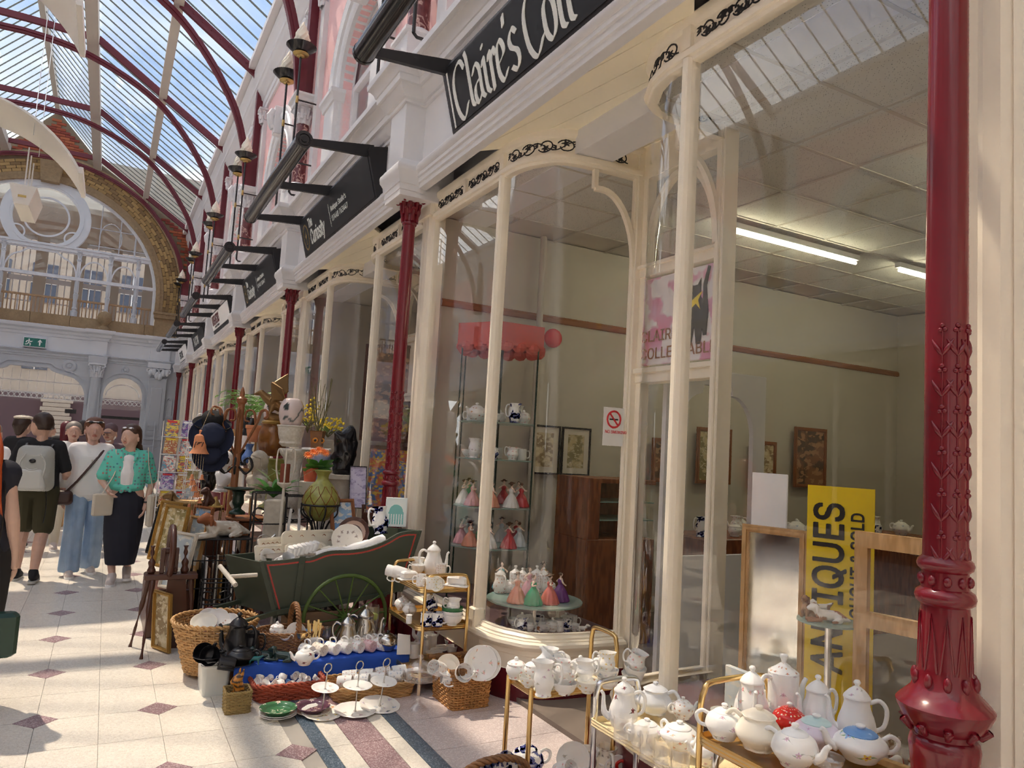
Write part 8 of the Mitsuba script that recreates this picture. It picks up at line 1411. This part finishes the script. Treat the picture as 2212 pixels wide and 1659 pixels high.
t = thing('orchid_spike', 'tall spike of yellow blossom rising above the sunflower pot', 'flowers'); ox, oy, oz = 1.791, 7.4, 1.621; part(t, 'stem', tube([(ox, oy, oz), (ox - .01, oy, oz + .2), (ox - .005, oy, oz + .38)], .004, 5), 'stem'); part(t, 'blossoms', J(*[ell(ox - .01 + .016 * (-1) ** i, oy, oz + .15 + .022 * i, .016, .012, .014, 7, 5) for i in range(11)]), 'yellow_petal', True)
tx, ty, tz = 1.806, 7.2, 1.498
t = thing('sunflower_pot', 'square brown pot with painted sunflowers holding dry twigs', 'pot'); q_ = lathe([(.055, 0), (.075, .14), (.078, .145), (.07, .145), (.001, .12)], 4); part(t, 'pot', mv(q_, tx, ty, tz, 16, s=1.15), 'glaze_brown', False); part(t, 'sunflower', J(*[mv(J(ell(0, 0, 0, .028, .004, .028, 14, 6)), tx + dx - .0, ty - .058 , tz + .075, -29) for dx in (-.035, .03)]), 'orange_dark', True); part(t, 'flower_centre', J(*[mv(ell(0, -.003, 0, .013, .004, .013, 10, 6), tx + dx, ty - .060, tz + .075, -29) for dx in (-.035, .03)]), 'jet', True); mat('orange_dark', (.55, .20, .02), .4)
part(t, 'twigs', J(*[tube([(tx + .02 * math.cos(i), ty + .02 * math.sin(i), tz + .13), (tx + .07 * math.cos(i * 2.4), ty + .05 * math.sin(i * 2.4), tz + .30 + .16 * rnd.random()), (tx + .10 * math.cos(i * 2.4 + .3), ty + .06 * math.sin(i * 2.4), tz + .40 + .3 * rnd.random())], .003, 4) for i in range(22)]), 'stem'); TH('stone_slab', 'thin white slab under the sunflower pot', 'slab', mv(bbox(-.13, -.1, -.02, .13, .1, 0, .004), tx, ty, tz, -20), 'board_white', False); vase('blue and white pot under the white slab', 1.85, 7.2, 0.954, [(.08, 0), (.09, .05), (.10, .3), (.11, .5), (.001, .5)], 'china_willow2', .98, name='pot', cat='pot'); mat('china_willow2', (.30, .34, .48), .15)
vase('beige stone urn behind the yellow flowers', 2.025, 7.7, 1.293, [(.07, 0), (.09, .05), (.12, .2), (.13, .26), (.12, .26)], 'stone_grey', 1.1, name='urn', cat='urn')
kx, ky, kz = 2.015, 7., 1.262
sc_ = blob({'a': (0, 0, .05, .09), 'b': (.02, 0, .18, .10), 'c': (-.01, 0, .30, .085), 'd': (.05, 0, .40, .05), 'e': (-.08, -.02, .36, .03), 'f': (.09, 0, .30, .04), 'g': (-.07, 0, .14, .05)}, [('a', 'b'), ('b', 'c'), ('c', 'd'), ('c', 'e'), ('b', 'f'), ('d', 'f'), ('b', 'g')], .014, 4); sc_ = (sc_[0] + .02 * (meshkit.noise(sc_[0] * 18)[:, None] - .5), sc_[1])
TH('black_sculpture', 'tall glossy black sculpture right of the sunflower pot', 'sculpture', mv(sc_, kx, ky, kz, s=1.05), 'black_gloss', True); TH('sculpture_pedestal', 'grey stone column under the black sculpture', 'pedestal', mv(lathe([(.15, 0), (.15, .05), (.09, .1), (.085, kz - .12), (.13, kz - .05), (.15, kz - .04), (.15, kz), (.001, kz)], 20), kx, ky, 0), 'stone_grey')
gx_, gy_, gz_ = 1.721, 6.9, 1.193
t = thing('orange_flowers', 'orange daisies with broad green leaves in a red pot', 'flowers'); part(t, 'pot', mv(lathe([(.05, 0), (.07, .12), (.075, .125), (.065, .125), (.001, .11)], 22), gx_ - .03, gy_, gz_), 'pot_red', 35)
for i, (dx, dz) in enumerate(((-.07, .24), (.03, .29), (.08, .27), (-.02, .27))):
    part(t, 'daisy', J(*[tube([(gx_ + dx, gy_ - .03, gz_ + dz), (gx_ + dx + .03 * math.cos(k * .42), gy_ - .05 + .02 * math.sin(k * .42), gz_ + dz + .022 * math.sin(k * .42) + .008), (gx_ + dx + .052 * math.cos(k * .42), gy_ - .05 + .035 * math.sin(k * .42), gz_ + dz + .035 * math.sin(k * .42))], [.004, .009, .003], 4, flat=.5) for k in range(15)]), 'orange_petal')
for i in range(16):
    a = -2.9 + i * .37; d = np.array([math.cos(a), .5 * math.sin(a) - .25, .1 + .35 * (i % 3) / 2]) * .15; p0 = np.array([gx_ + .02, gy_ - .02, gz_ + .10 + .02 * (i % 3)]); w = np.cross(d, [0, .6, .8]); w = w / np.linalg.norm(w) * .04; n0 = np.array([0, -.015, .01]); pts = [p0] + [q for f in (.3, .6, .85) for q in (p0 + d * f + w * math.sin(f * 3), p0 + d * f + n0 * math.sin(f * 3), p0 + d * f - w * math.sin(f * 3))] + [p0 + d]
    part(t, 'leaf', (np.array(pts), np.array([[0, 1, 2], [0, 2, 3], [1, 4, 5], [1, 5, 2], [2, 5, 6], [2, 6, 3], [4, 7, 8], [4, 8, 5], [5, 8, 9], [5, 9, 6], [7, 10, 8], [8, 10, 9]])), 'leaf', True)
TH('cream_box', 'cream painted box under the pot of orange daisies', 'box', mv(bbox(-.09, -.08, -.30, .09, .08, 0, .006), gx_ - .03, gy_, gz_, -15), 'cream_wood', False)
# green lattice vase in an iron stand, candle holder, peace lily
vx, vy, vz = 1.694, 6.45, 0.863
gv = lathe(smooth_prof([(.05, 0), (.10, .04), (.155, .14), (.15, .22), (.10, .30), (.055, .35), (.05, .39), (.075, .43), (.07, .43), (.045, .39)], 4), 36)
t = thing('green_vase', 'big olive glazed vase with a scored lattice in a black iron stand', 'vase'); part(t, 'body', mv(gv, vx, vy, vz + .02), 'olive_glaze', True)
pf = smooth_prof([(.10, .04), (.155, .14), (.15, .22), (.10, .30)], 6); part(t, 'lattice', J(*[tube([(vx + (r + .001) * math.cos(a0 + s * q * .9), vy + (r + .001) * math.sin(a0 + s * q * .9), vz + .02 + z) for q, (r, z) in zip(np.linspace(0, 1, len(pf)), pf)], .0035, 4) for a0 in np.arange(0, 6.28, .628) for s in (-1, 1)]), 'glaze_brown')
t = thing('vase_stand', 'black iron hoop stand that holds the olive vase', 'stand', mesh=J(ring(vx, vy, vz + .16, .163, .008, 32, 6), *[tube(smooth_prof([(vx + .165 * math.cos(a), vy + .165 * math.sin(a), vz + .16), (vx + .16 * math.cos(a), vy + .16 * math.sin(a), vz + .08), (vx + .08 * math.cos(a), vy + .08 * math.sin(a), vz), (vx + .05 * math.cos(a), vy + .05 * math.sin(a), vz - .2), (vx + .14 * math.cos(a), vy + .14 * math.sin(a), 0)], 4), .007, 6) for a in np.arange(0, 6.2, .785)]), mat='iron_black', smooth=True)
cx_, cy_, cz_ = 1.356, 6.4, 1.208
t = thing('candle_holder', 'tall cream metal candle holder with a brown pillar candle', 'candle holder'); part(t, 'stand', J(bar((cx_, cy_, 0), (cx_, cy_, cz_ - .02), .012, 8), mv(lathe([(.11, 0), (.1, .015), (.02, .03)], 16), cx_, cy_, 0), mv(lathe([(.01, 0), (.055, .03), (.06, .05), (.05, .05), (.001, .035)], 18), cx_, cy_, cz_ - .05), *[tube(smooth_prof([(cx_ + .05 * math.cos(a), cy_ + .05 * math.sin(a), cz_ - .02), (cx_ + .085 * math.cos(a), cy_ + .085 * math.sin(a), cz_ + .12), (cx_ + .08 * math.cos(a), cy_ + .08 * math.sin(a), cz_ + .26), (cx_ + .05 * math.cos(a), cy_ + .05 * math.sin(a), cz_ + .28), (cx_ + .04 * math.cos(a), cy_ + .04 * math.sin(a), cz_ + .255)], 4), .007, 6) for a in (.3, 2.4, 4.5)]), 'cream_wood', True); part(t, 'candle', mv(lathe([(.04, 0), (.04, .15), (.036, .156), (.001, .15)], 20), cx_, cy_, cz_), 'candle_brown', 35)
lx, ly, lz = 1.356, 6.8, 1.046
t = thing('peace_lily', 'peace lily with long glossy leaves and white spathes', 'plant'); part(t, 'pot', mv(lathe([(.06, -.12), (.08, 0), (.001, -.02)], 18), lx, ly, lz - .02), 'cream_wood', 35)
def leafm(p0, d, w, droop, nseg=6):
    p0, d = np.array(p0), np.array(d); s_ = np.cross(d, [0, 0, 1]); s_ /= np.linalg.norm(s_); pts = []
    for q in np.linspace(0, 1, nseg):
        c = p0 + d * q - np.array([0, 0, droop * q * q]); ww = w * math.sin(math.pi * (q * .9 + .08)); pts += [c + s_ * ww + [0, 0, .15 * ww], c, c - s_ * ww + [0, 0, .15 * ww]]
    return np.array(pts), grid_faces(nseg, 3)
for i in range(15):
    a = i * 2.4; part(t, 'leaf', leafm((lx, ly, lz), (.26 * math.cos(a), .20 * math.sin(a), .20 + .06 * (i % 3)), .035, .16), 'leaf', True)
for i in range(5): part(t, 'spathe', leafm((lx - .1 + .07 * i, ly, lz + .15), (.16 * (-1) ** i, -.05, .14), .03, .03), 'leaf_white', True)
mat('leaf_white', (.62, .70, .50), .4)
# iron pieces, lamp, boards, chair, painting
def scrollwork(lab, u0, x, y, z, w, h, m_='iron_black'): return TH('iron_stand', lab, 'stand', J(*[tube(smooth_prof([(x + s * w * .1, y, z), (x + s * w * .5, y, z + h * .25), (x + s * w * .35, y, z + h * .5), (x + s * w * .12, y, z + h * .4), (x + s * w * .2, y, z + h * .3)], 4), .006, 6) for s in (-1, 1)], *[bar((x + dx * w, y + dy, 0), (x + dx * w, y + dy, z + h), .007, 6) for dx in (-.5, .5) for dy in (-.08, .08)], *[tube(np.column_stack([rrect(x - w / 2, y - .08, x + w / 2, y + .08, .02), np.full(20, q)]), .006, 5, True) for q in (z, z + h)]), m_, True)
scrollwork('black wrought iron plant stand in front of the twisted pedestal', 0, 1.288, 6.6, 0.845, .26, .26); scrollwork('second black iron stand with scrolls by the olive vase', 0, 1.552, 6.7, 0.854, .24, .22); scrollwork('dark iron scroll base below the wire rack', 0, 0.867, 6.2, 0.284, .22, .16)
TH('steel_stand', 'bent grey steel plant stand behind the oblong trays', 'stand', J(tube(smooth_prof([(.0, 0, 0), (.02, 0, .3), (-.06, 0, .5), (-.12, 0, .66), (-.02, 0, .78)], 5) + [1.33, 6.35, 0], .012, 8), ring(1.25, 6.34, .55, .06, .004, 20, 5, 'y'), ring(1.22, 6.34, .72, .06, .004, 20, 5, 'y')), 'silver', True)
TH('mirror_stand', 'white metal easel legs standing between the iron pieces', 'stand', J(*[bar((1.46 + d, 6.42, 0), (1.49 + d * .4, 6.5, .98), .014, 4) for d in (-.09, .09)], bar((1.40, 6.44, .45), (1.54, 6.44, .45), .012, 4)), 'white_wire', False)
olx, oly, olz = 1.078, 6.9, 0.89
t = thing("oil_lamp", "dark green cast-iron lamp with a wide rim right of the post", "lamp")
part(t, 'base', turn_at([(.07, 0), (.065, .02), (.03, .05), (.05, .10), (.045, .16), (.06, .2)], olx, oly, olz), 'lamp_green', True); part(t, 'rim', mv(lathe([(.10, 0), (.13, .012), (.13, .02), (.001, .02)], 24), olx, oly, olz + .21), 'lamp_green', 35); mat('lamp_green', (.01, .03, .02), .35)
leaning('lilac abstract canvas on a black board in front of the window', 2.028, 6.75, 0.965, .16, .40, -10, 'jet', 'art_lilac', .3, .006); leaning('painting of a blue sky in a brown frame behind the cart', 1.77, 6.3, 0.732, .24, .36, 12, 'timber_mid', 'art_blue', .35, .03)
t = thing('carved_chair', 'dark carved chair with a pierced back behind the cart', 'chair'); qx, qy, qz = 2.238, 6.55, 0.853
for dx in (-.13, .13): part(t, 'back_post', turned((qx + dx, qy, 0), (qx + dx, qy, 1.02), .018), 'timber_dark', True)
part(t, 'crest', J(bbox(qx - .13, qy - .012, .86, qx + .13, qy + .012, .95, .005), ell(qx, qy, .97, .06, .012, .03, 12, 6)), 'timber_dark', 35); part(t, 'splat', J(*[bbox(qx - .09 + .04 * i, qy - .008, .5, qx - .075 + .04 * i, qy + .008, .87, .003) for i in range(5)]), 'timber_dark'); part(t, 'seat', bbox(qx - .17, qy - .3, .42, qx + .17, qy + .02, .47, .01), 'timber_dark'); part(t, 'front_leg', J(*[turned((qx + d, qy - .27, .42), (qx + d, qy - .27, 0), .018) for d in (-.14, .14)]), 'timber_dark', True)
t = thing('octagon_table', 'brown octagonal side table with a turned column behind the spaniel', 'table'); qx, qy, qz = 1.175, 7., 0.86; part(t, 'top', mv(lathe([(.17, 0), (.18, .01), (.18, .025), (.001, .03)], 8), qx, qy, qz - .03), 'timber_mid', False); part(t, 'column', turn_at([(.15, 0), (.12, .05), (.04, .1), (.05, qz * .4), (.03, qz * .7), (.06, qz - .05)], qx, qy, 0), 'timber_mid', True)
TH('brass_lamp', 'small brass lantern behind the spaniel statue', 'lantern', J(*[bar((.93 + dx, 7.2 + dy, .76), (.93 + dx, 7.2 + dy, .92), .005, 5) for dx in (-.05, .05) for dy in (-.05, .05)], box(.87, 7.14, .73, .99, 7.26, .76), box(.87, 7.14, .92, .99, 7.26, .935), mv(lathe([(.05, .0), (.02, .05), (.012, .08)], 12), .93, 7.2, .935)), 'brass', 35)
for i, (lab, u, v, y, m_) in enumerate((('bronze figure beside the comic rack', 452, 1112, 7.3, 'bronze'), ('dark carved animal below the terracotta bells', 440, 1118, 7.0, 'timber_dark'), ('black and white glazed dog beside the hat stand', 462, 1080, 7.5, 'black_gloss'))):
    pass
TH('bronze_figure', 'dark bronze figure below the comic rack', 'statue', mv(_d['stand'], 0.709, 7.4, 0.793, 160, s=2.6), 'bronze', True); TH('carved_animal', 'dark carved animal under the hanging terracotta bells', 'carving', mv(_d['sit'], 0.885, 7.2, 0.878, 200, s=2.2), 'timber_dark', True); TH('jet_dog', 'tall glossy black dog ornament left of the hat stand', 'ornament', mv(cat_tall and _ow, 0.888, 7.5, 1.042, 200, s=2.0), 'black_gloss', True)
TH('stock_plinth', 'dark chest under the bronze figure and carved animals', 'chest', bbox(.70, 7.28, 0, 1.02, 7.75, .74, .01), 'timber_dark', False)
ld = thing('step_ladder', 'grey wooden step ladder leaning against the end wall', 'ladder'); part(ld, 'rail', J(*[bar((1.36 + d, YE - .5, 0), (1.40 + d * .8, YE - .26, 1.85), .03, 4) for d in (-.2, .2)]), 'grey_paint')
for i in range(7): part(ld, 'tread', cbox(1.37 + .006 * i, YE - .48 + .033 * i, .2 + .25 * i, .36, .09, .03), 'grey_paint')
tb_ = thing('white_table', 'small white table far back beside the woman in black', 'table'); part(tb_, 'top', bbox(-1.5, 16.4, .78, -.95, 16.9, .82, .006), 'board_white'); part(tb_, 'leg', J(*[bar((x, y, 0), (x, y, .78), .02, 6) for x in (-1.45, -1.0) for y in (16.45, 16.85)]), 'board_white')
TH('wooden_counter', 'light brown wooden counter far back behind the walkers', 'counter', bbox(-1.25, 13.4, 0, -.45, 14.0, .86, .01), 'wood_pine', False)
# ---- inside the windows of the nearest shop
struct('window_bed', J(mv(prism(sg.Polygon([(2.44, 4.72), (2.50, 4.35), (2.68, 4.18), (3.2, 4.16), (3.2, 5.98), (2.44, 5.98)]), .06), 0, 0, .33), mv(prism(sg.Polygon([(2.44, 1.35), (2.44, 2.6), (2.5, 2.95), (2.68, 3.12), (3.2, 3.14), (3.2, 1.35)]), .06), 0, 0, .33)), 'street_dark')
t = thing('cat_sign', 'pink floral sign with a black cat and shop name over the door', 'sign'); zx = 3.19
mat('art_floral', proc(lambda p, n, uv: mix((.74, .70, .72), mix((.66, .16, .30), (.62, .50, .64), noise(p.y * 7, p.z * 7)), smoothstep(.5, .62, fbm(p.y * 8, p.z * 8, 1, 3)))), .5)
part(t, 'panel', bbox(zx, 3.26, 2.22, zx + .02, 4.06, 2.82, .004), 'art_floral')
def onsign(m, y, z): return upright(m, (zx - .002, y, z), (0, -1, 0), (0, 0, 1), (-1, 0, 0))
cat_ = sg.Polygon([(0, .0), (.05, .0), (.07, .12), (.09, .0), (.13, .0), (.14, .1), (.15, .05), (.18, .05), (.19, .2), (.17, .36), (.20, .48), (.18, .49), (.14, .38), (.14, .28), (.12, .30), (.12, .42), (.09, .38), (.05, .38), (.02, .41), (.02, .31), (.04, .25), (.03, .12)])
part(t, 'cat', onsign(prism(cat_, .004), 3.56, 2.32), 'jet'); part(t, 'bow', onsign(prism(sg.Polygon([(.02, .27), (.07, .30), (.13, .33), (.10, .28), (.12, .22), (.08, .26), (.03, .23)]), .006), 3.56, 2.32), 'yellow_petal')
part(t, 'lettering', J(onsign(text("CLAIRE'S", .075, .004), 4.02, 2.38), onsign(text('COLLECTABLES', .075, .004), 4.02, 2.26)), 'timber_mid')
t = thing('no_smoking_sign', 'white no smoking sticker with a red ring on the curved glass', 'sign'); a_ = (2.93, 4.06, 1.66)
part(t, 'card', upright(box(0, 0, 0, .17, .26, .002), a_, (1, 0, 0), (0, 0, 1)), 'board_white'); part(t, 'ring', upright(J(ring(.085, .18, .004, .055, .007, 26, 5), bar((.05, .22, .004), (.12, .14, .004), .006)), a_, (1, 0, 0), (0, 0, 1)), 'sign_red'); part(t, 'lettering', upright(J(mv(text('NO SMOKING.', .02, .002), .015, .085, .003)), a_, (1, 0, 0), (0, 0, 1)), 'sign_red'); part(t, 'cigarette', upright(box(.05, .174, .003, .12, .184, .006), a_, (1, 0, 0), (0, 0, 1)), 'ink')
# tower cabinet with a scalloped awning
cx0, cy0 = 2.85, 5.45
t = thing('display_cabinet', 'tall hexagonal glass cabinet with a red scalloped awning', 'cabinet'); hx6 = [(cx0 + .36 * math.cos(a), cy0 + .36 * math.sin(a)) for a in np.arange(6) * math.pi / 3]
part(t, 'awning', J(sweep([(.04, 2.42), (.04, 2.60), (-.2, 2.60)], hx6[::-1], True), *[J(*[ell(*(np.array(hx6[i]) * (1 - q) + np.array(hx6[(i + 1) % 6]) * q), 2.42, .06, .06, .05, 10, 6) for q in (.17, .5, .83)]) for i in range(6)]), 'awning_red'); mat('awning_red', (.50, .08, .06), .6)
part(t, 'post', J(*[bar((*p, .40), (*p, 2.42), .007, 6) for p in hx6], bar((cx0, cy0, .4), (cx0, cy0, 2.42), .02, 10)), 'lamp_green')
for z in (.80, 1.12, 1.50, 1.80): part(t, 'glass_shelf', mv(prism(hx6, .008), 0, 0, z), 'shelf_glass')
mat('shelf_glass', (.20, .30, .27), .1)
pr_ = ['talljug', 'sugar', 'jug', 'mug', 'T_round', 'bowl']; ms_ = ['china_willow', 'china_rose', 'china', 'china_bluefl', 'china_autumn', 'china_sprig']
for r, z in enumerate((1.81, 1.51)):
    for i in range(8):
        a = i * .785 + .2; pn = pr_[(i + 2 * r) % 6]; I(pn, cx0 + .22 * math.cos(a), cy0 + .22 * math.sin(a), z, i * 50, f'patterned china piece on the {"upper" if r == 0 else "second"} shelf of the glass cabinet', 'china', 'cabinet_china', group=f'china on the {"upper" if r == 0 else "second"} cabinet shelf', mats={'body': ms_[(i + r) % 6]}, s=1.05)
def L_(i, x, y, z, col, lab, s=1.15, g=None): return put(ladies[i % 4], 'lady_figurine', lab, 'figurine', M(x, y, z, 20 * i - 30, s=s), g, {'dress': f'dress_{col}'})
for r, z in enumerate((1.13, .81)):
    for i in range(9): a = i * .7; L_(i, cx0 + .24 * math.cos(a), cy0 + .24 * math.sin(a), z, (6, 8, 9, 3, 6, 7, 0)[(i + r) % 7], f'small china lady on the {"third" if r == 0 else "lowest"} shelf of the glass cabinet', 1.2, f'china ladies on the {"third" if r == 0 else "lowest"} cabinet shelf')
t = thing('round_glass_shelf', 'round glass shelf of china ladies low in the curved window', 'shelf'); fx0, fy0 = 2.76, 4.55; part(t, 'disc', mv(lathe([(.001, 0), (.34, 0), (.34, .01), (.001, .01)], 40), fx0, fy0, .545), 'shelf_glass'); part(t, 'leg', J(*[bar((fx0 + .2 * math.cos(a), fy0 + .2 * math.sin(a), .39), (fx0 + .2 * math.cos(a), fy0 + .2 * math.sin(a), .545), .012, 8) for a in (0, 2.1, 4.2)]), 'chrome')
for i, (u, v, c, n_) in enumerate(((1082, 1272, 1, 'blue'), (1116, 1302, 0, 'orange'), (1142, 1286, 7, 'pink'), (1172, 1272, 2, 'gold'), (1151, 1308, 3, 'green'), (1186, 1306, 4, 'coral'), (1209, 1300, 5, 'purple'))):
    x, y, z = {0: (2.685, 4.915, 0.557), 1: (2.561, 4.453, 0.557), 2: (2.775, 4.656, 0.557), 3: (3.009, 4.849, 0.557), 4: (2.643, 4.374, 0.557), 5: (2.773, 4.373, 0.557), 6: (2.899, 4.436, 0.557)}[i]
    L_(i, x, y, z, c, f'china lady in a {n_} dress on the round glass shelf', 1.2)
for i in range(8): I(['T_tall', 'sugar', 'T_cyl'][i % 3], fx0 - .15 + .055 * i, fy0 + .24 - .01 * i, .557, 90, 'rose-patterned pot behind the china ladies on the round shelf', 'china', 'rose_china', group='pots behind the china ladies', mats={'body': 'china_autumn'}, s=.8)
for i in range(18): I(['jug', 'cup', 'dog_lie', 'bowl', 'sugar', 'mug'][i % 6], 2.56 + .05 * (i % 9) + .02 * (i // 9), 4.36 - .015 * (i % 9) + .14 * (i // 9), .392, 40 * i, 'small china piece on the bed of the curved window', 'china', 'window_china', group='small china on the window bed', mats=None if i % 6 == 2 else {'body': ms_[i % 6]}, s=.8)
# pictures and furniture on the far wall
for lab, x, m_ in (('sepia landscape in a black frame, left of two on the shop wall', 3.45, 'art_sepia'), ('church landscape in a black frame, right of two on the shop wall', 3.80, 'art_land')): picture(lab, (x, 5.93, 1.38), (1, 0, 0), (0, 0, 1), .33, .46, .018, 'jet', m_, mount='cream_wood')
TH('fire_bell', 'round red fire bell on the shop wall', 'bell', (mv(lathe(smooth_prof([(.09, 0), (.09, .03), (.06, .06), (.001, .07)], 3), 22), 0, 0, 0, rx=90)[0] + [3.64, 5.93, 2.67], lathe(smooth_prof([(.09, 0), (.09, .03), (.06, .06), (.001, .07)], 3), 22)[1]), 'sign_red', True); TH('wall_pipe', 'white pipe running down the shop wall', 'pipe', bar((3.47, 5.9, .03), (3.47, 5.9, 3.62), .03, 12), 'room_wall', True)
t = thing('wooden_cabinet', 'reddish wooden cabinet with a glass front inside the shop', 'cabinet'); part(t, 'case', J(bbox(3.5, 5.0, .9, 3.62, 5.5, 1.40), bbox(3.5, 5.0, 1.36, 4.2, 5.5, 1.40), bbox(3.5, 5.46, .9, 4.2, 5.5, 1.4), bbox(3.5, 5.0, .0, 4.2, 5.5, .90)), 'wood_red'); part(t, 'shelf', J(box(3.62, 5.02, 1.05, 4.2, 5.45, 1.06), box(3.62, 5.02, 1.2, 4.2, 5.45, 1.21)), 'shelf_glass')
t = thing('door_leaf', 'white glazed door standing open inside the shop', 'door'); gg = sg.box(0, 0, .95, 2.2).difference(sg.Polygon([(.12, .9), (.12, 1.75), *[(.12 + .22 - .22 * math.cos(q), 1.75 + .28 * math.sin(q)) for q in np.linspace(0, 1.5, 7)], (.34, 2.09), (.61, 2.09), *[(.61 + .22 * math.sin(q), 1.75 + .28 * math.cos(q)) for q in np.linspace(0, 1.5, 7)], (.83, .9)])); part(t, 'frame', upright(prism(gg, .04), (3.32, 3.92, .04), (1, 0, 0), (0, 0, 1)), 'white_paint')
# near window: yellow sign, mirror, pine cupboard frame, shelf and the crowd of figures
t = thing('yellow_sign', 'yellow enamel sign standing on end, black lettering ANTIQUES BOUGHT & SOLD', 'sign'); y_o = np.array([2.72, 2.221, 0.819])
ux_ = np.array([.40, -.92, 0]) / 1.003; S0 = y_o + [0, 0, -.38]
part(t, 'plate', upright(box(0, 0, 0, .27, 1.08, .006), S0, ux_, (0, 0, 1)), 'enamel_yellow'); mat('enamel_yellow', (.72, .52, .01), .3)
fl2 = lambda m: (np.column_stack([.0 - m[0][:, 1], m[0][:, 0], m[0][:, 2]]), m[1])
part(t, 'lettering', upright(J(mv(fl2((lambda m: (m[0] * [.82, 1, 1], m[1]))(text('ANTIQUES', .12, .003, True))), .15, .30, .007), mv(fl2((lambda m: (m[0] * [.85, 1, 1], m[1]))(text('BOUGHT & SOLD', .05, .003, True))), .23, .50, .007)), S0, ux_, (0, 0, 1)), 'jet')
k = picture('pine-framed standing mirror beside the yellow sign', (2.80, 2.66, .42), (.30, -.95, 0), (0, 0, 1), .32, .88, .035, 'wood_pine', 'mirror', name='mirror')
o_c = np.array((2.62, 1.90, .44)); uc = np.array([.2, -.98, 0]); gc = sg.box(0, 0, .36, .92).difference(sg.box(.05, .62, .31, .86)).difference(sg.box(.05, .10, .31, .56))
t = thing('pine_cupboard_frame', 'pale pine open-fronted cupboard frame behind the big column', 'cupboard'); part(t, 'frame', upright(prism(gc, .03), o_c, uc, (0, 0, 1)), 'wood_pine'); part(t, 'bottom', upright(box(0, .0, -.2, .36, .02, 0), o_c, uc, (0, 0, 1)), 'wood_pine')
t = thing('round_shelf', 'small round glass shelf carrying dog figures before the yellow sign', 'shelf'); sx_, sy_, sz_ = 2.6, 2.011, 0.982; part(t, 'disc', mv(lathe([(.001, 0), (.12, 0), (.12, .008), (.001, .008)], 30), sx_, sy_, sz_), 'shelf_glass'); part(t, 'post', bar((sx_, sy_, .39), (sx_, sy_, sz_), .014, 10), 'chrome')
I('dog_lie', sx_ - .03, sy_ - .02, sz_ + .008, 150, 'white and tan dog figure lying on the small round shelf', 'figurine', 'dog_figure', s=1.1); I('dog_stand', sx_ + .02, sy_ + .05, sz_ + .008, 170, 'standing white and brown dog figure on the small round shelf', 'figurine', 'dog_figure', s=.8); I('dog_sit', sx_ - .04, sy_ + .07, sz_ + .008, 190, 'dark brown seated dog figure on the small round shelf', 'figurine', 'dog_figure', s=.9)
kinds = [('bird', 'bird'), ('dog_sit', 'dog'), ('owl', 'owl'), ('duck', 'duck'), ('rabbit', 'rabbit in a blue coat'), ('dog_stand', 'dog'), ('rabbit_red', 'rabbit in a red coat'), ('cup', 'cup'), ('dog_lie', 'dog')]
for r in range(6):
    for i in range(13):
        pn, w_n = kinds[(i * 4 + r * 7) % 9]; x, y = 2.50 + .095 * r + rnd.uniform(-.02, .02), 2.56 - .085 * i + rnd.uniform(-.02, .02)
        if r < 1 and y > 2.6: continue
        I(pn, x, y, .392, rnd.uniform(120, 260), f'small {w_n} figure in the crowd on the near window bed', 'figurine', 'window_figure', group=f'{w_n} figures in the near window', s=rnd.uniform(.9, 1.35))
for u, lab in ((1, 'tall pale pottery cat figure by the blue book in the near window'), (2, 'second pale pottery cat figure nearer the yellow sign')): I('cat_tall', 2.52, 2.42 - .16 * u, .392, 200, lab, 'figurine', 'cat_figure', s=1.5)
TH('blue_book', 'pale blue book standing among the figures in the near window', 'book', bbox(2.62, 2.32, .392, 2.645, 2.58, .66, .003), 'art_pale', False)
TH('white_board', 'blank white card standing in the near window above the figures', 'card', bbox(3.1, 2.66, 1.0, 3.11, 2.90, 1.55), 'board_white', False); t = thing('display_column', 'dark shop counter of stock behind the near window', 'counter'); part(t, 'case', bbox(4.4, 4.6, .03, 7.6, 5.2, .95, .01), 'wood_red')
for i in range(24): I(['talljug', 'T_round', 'mug', 'sugar'][i % 4], 4.5 + i * .13, 4.75 + .1 * (i % 3), .952, 30 * i, 'china piece on the wooden counter deep inside the shop', 'china', 'counter_china', group='china on the shop counter', mats={'body': ms_[i % 6]}, s=1.1)
for i, (x, w, h, a_) in enumerate(((4.9, .3, .45, 'art_dark'), (5.5, .5, .6, 'art_land'), (6.3, .4, .5, 'art_sepia'), (7.0, .55, .7, 'art_dark'))): picture(f'framed picture on the shop wall, {["first", "second", "third", "fourth"][i]} right of the doorway', (x, 5.93, 1.35), (1, 0, 0), (0, 0, 1), w, h, .04, 'timber_mid', a_)
# paintings in the next shop window
for i, (lab, x, y, z, w, h, a_) in enumerate((('dark oil painting of figures in the second shop window', 2.75, 8.9, 1.6, .9, 1.2, 'art_dark'), ('bright orange and blue abstract painting in the second shop window', 2.7, 8.4, .7, .6, .85, 'art_bright'))): picture(lab, (x, y, z), (.8, -.6, 0), (0, 0, 1), w, h, .04, 'timber_dark', a_)
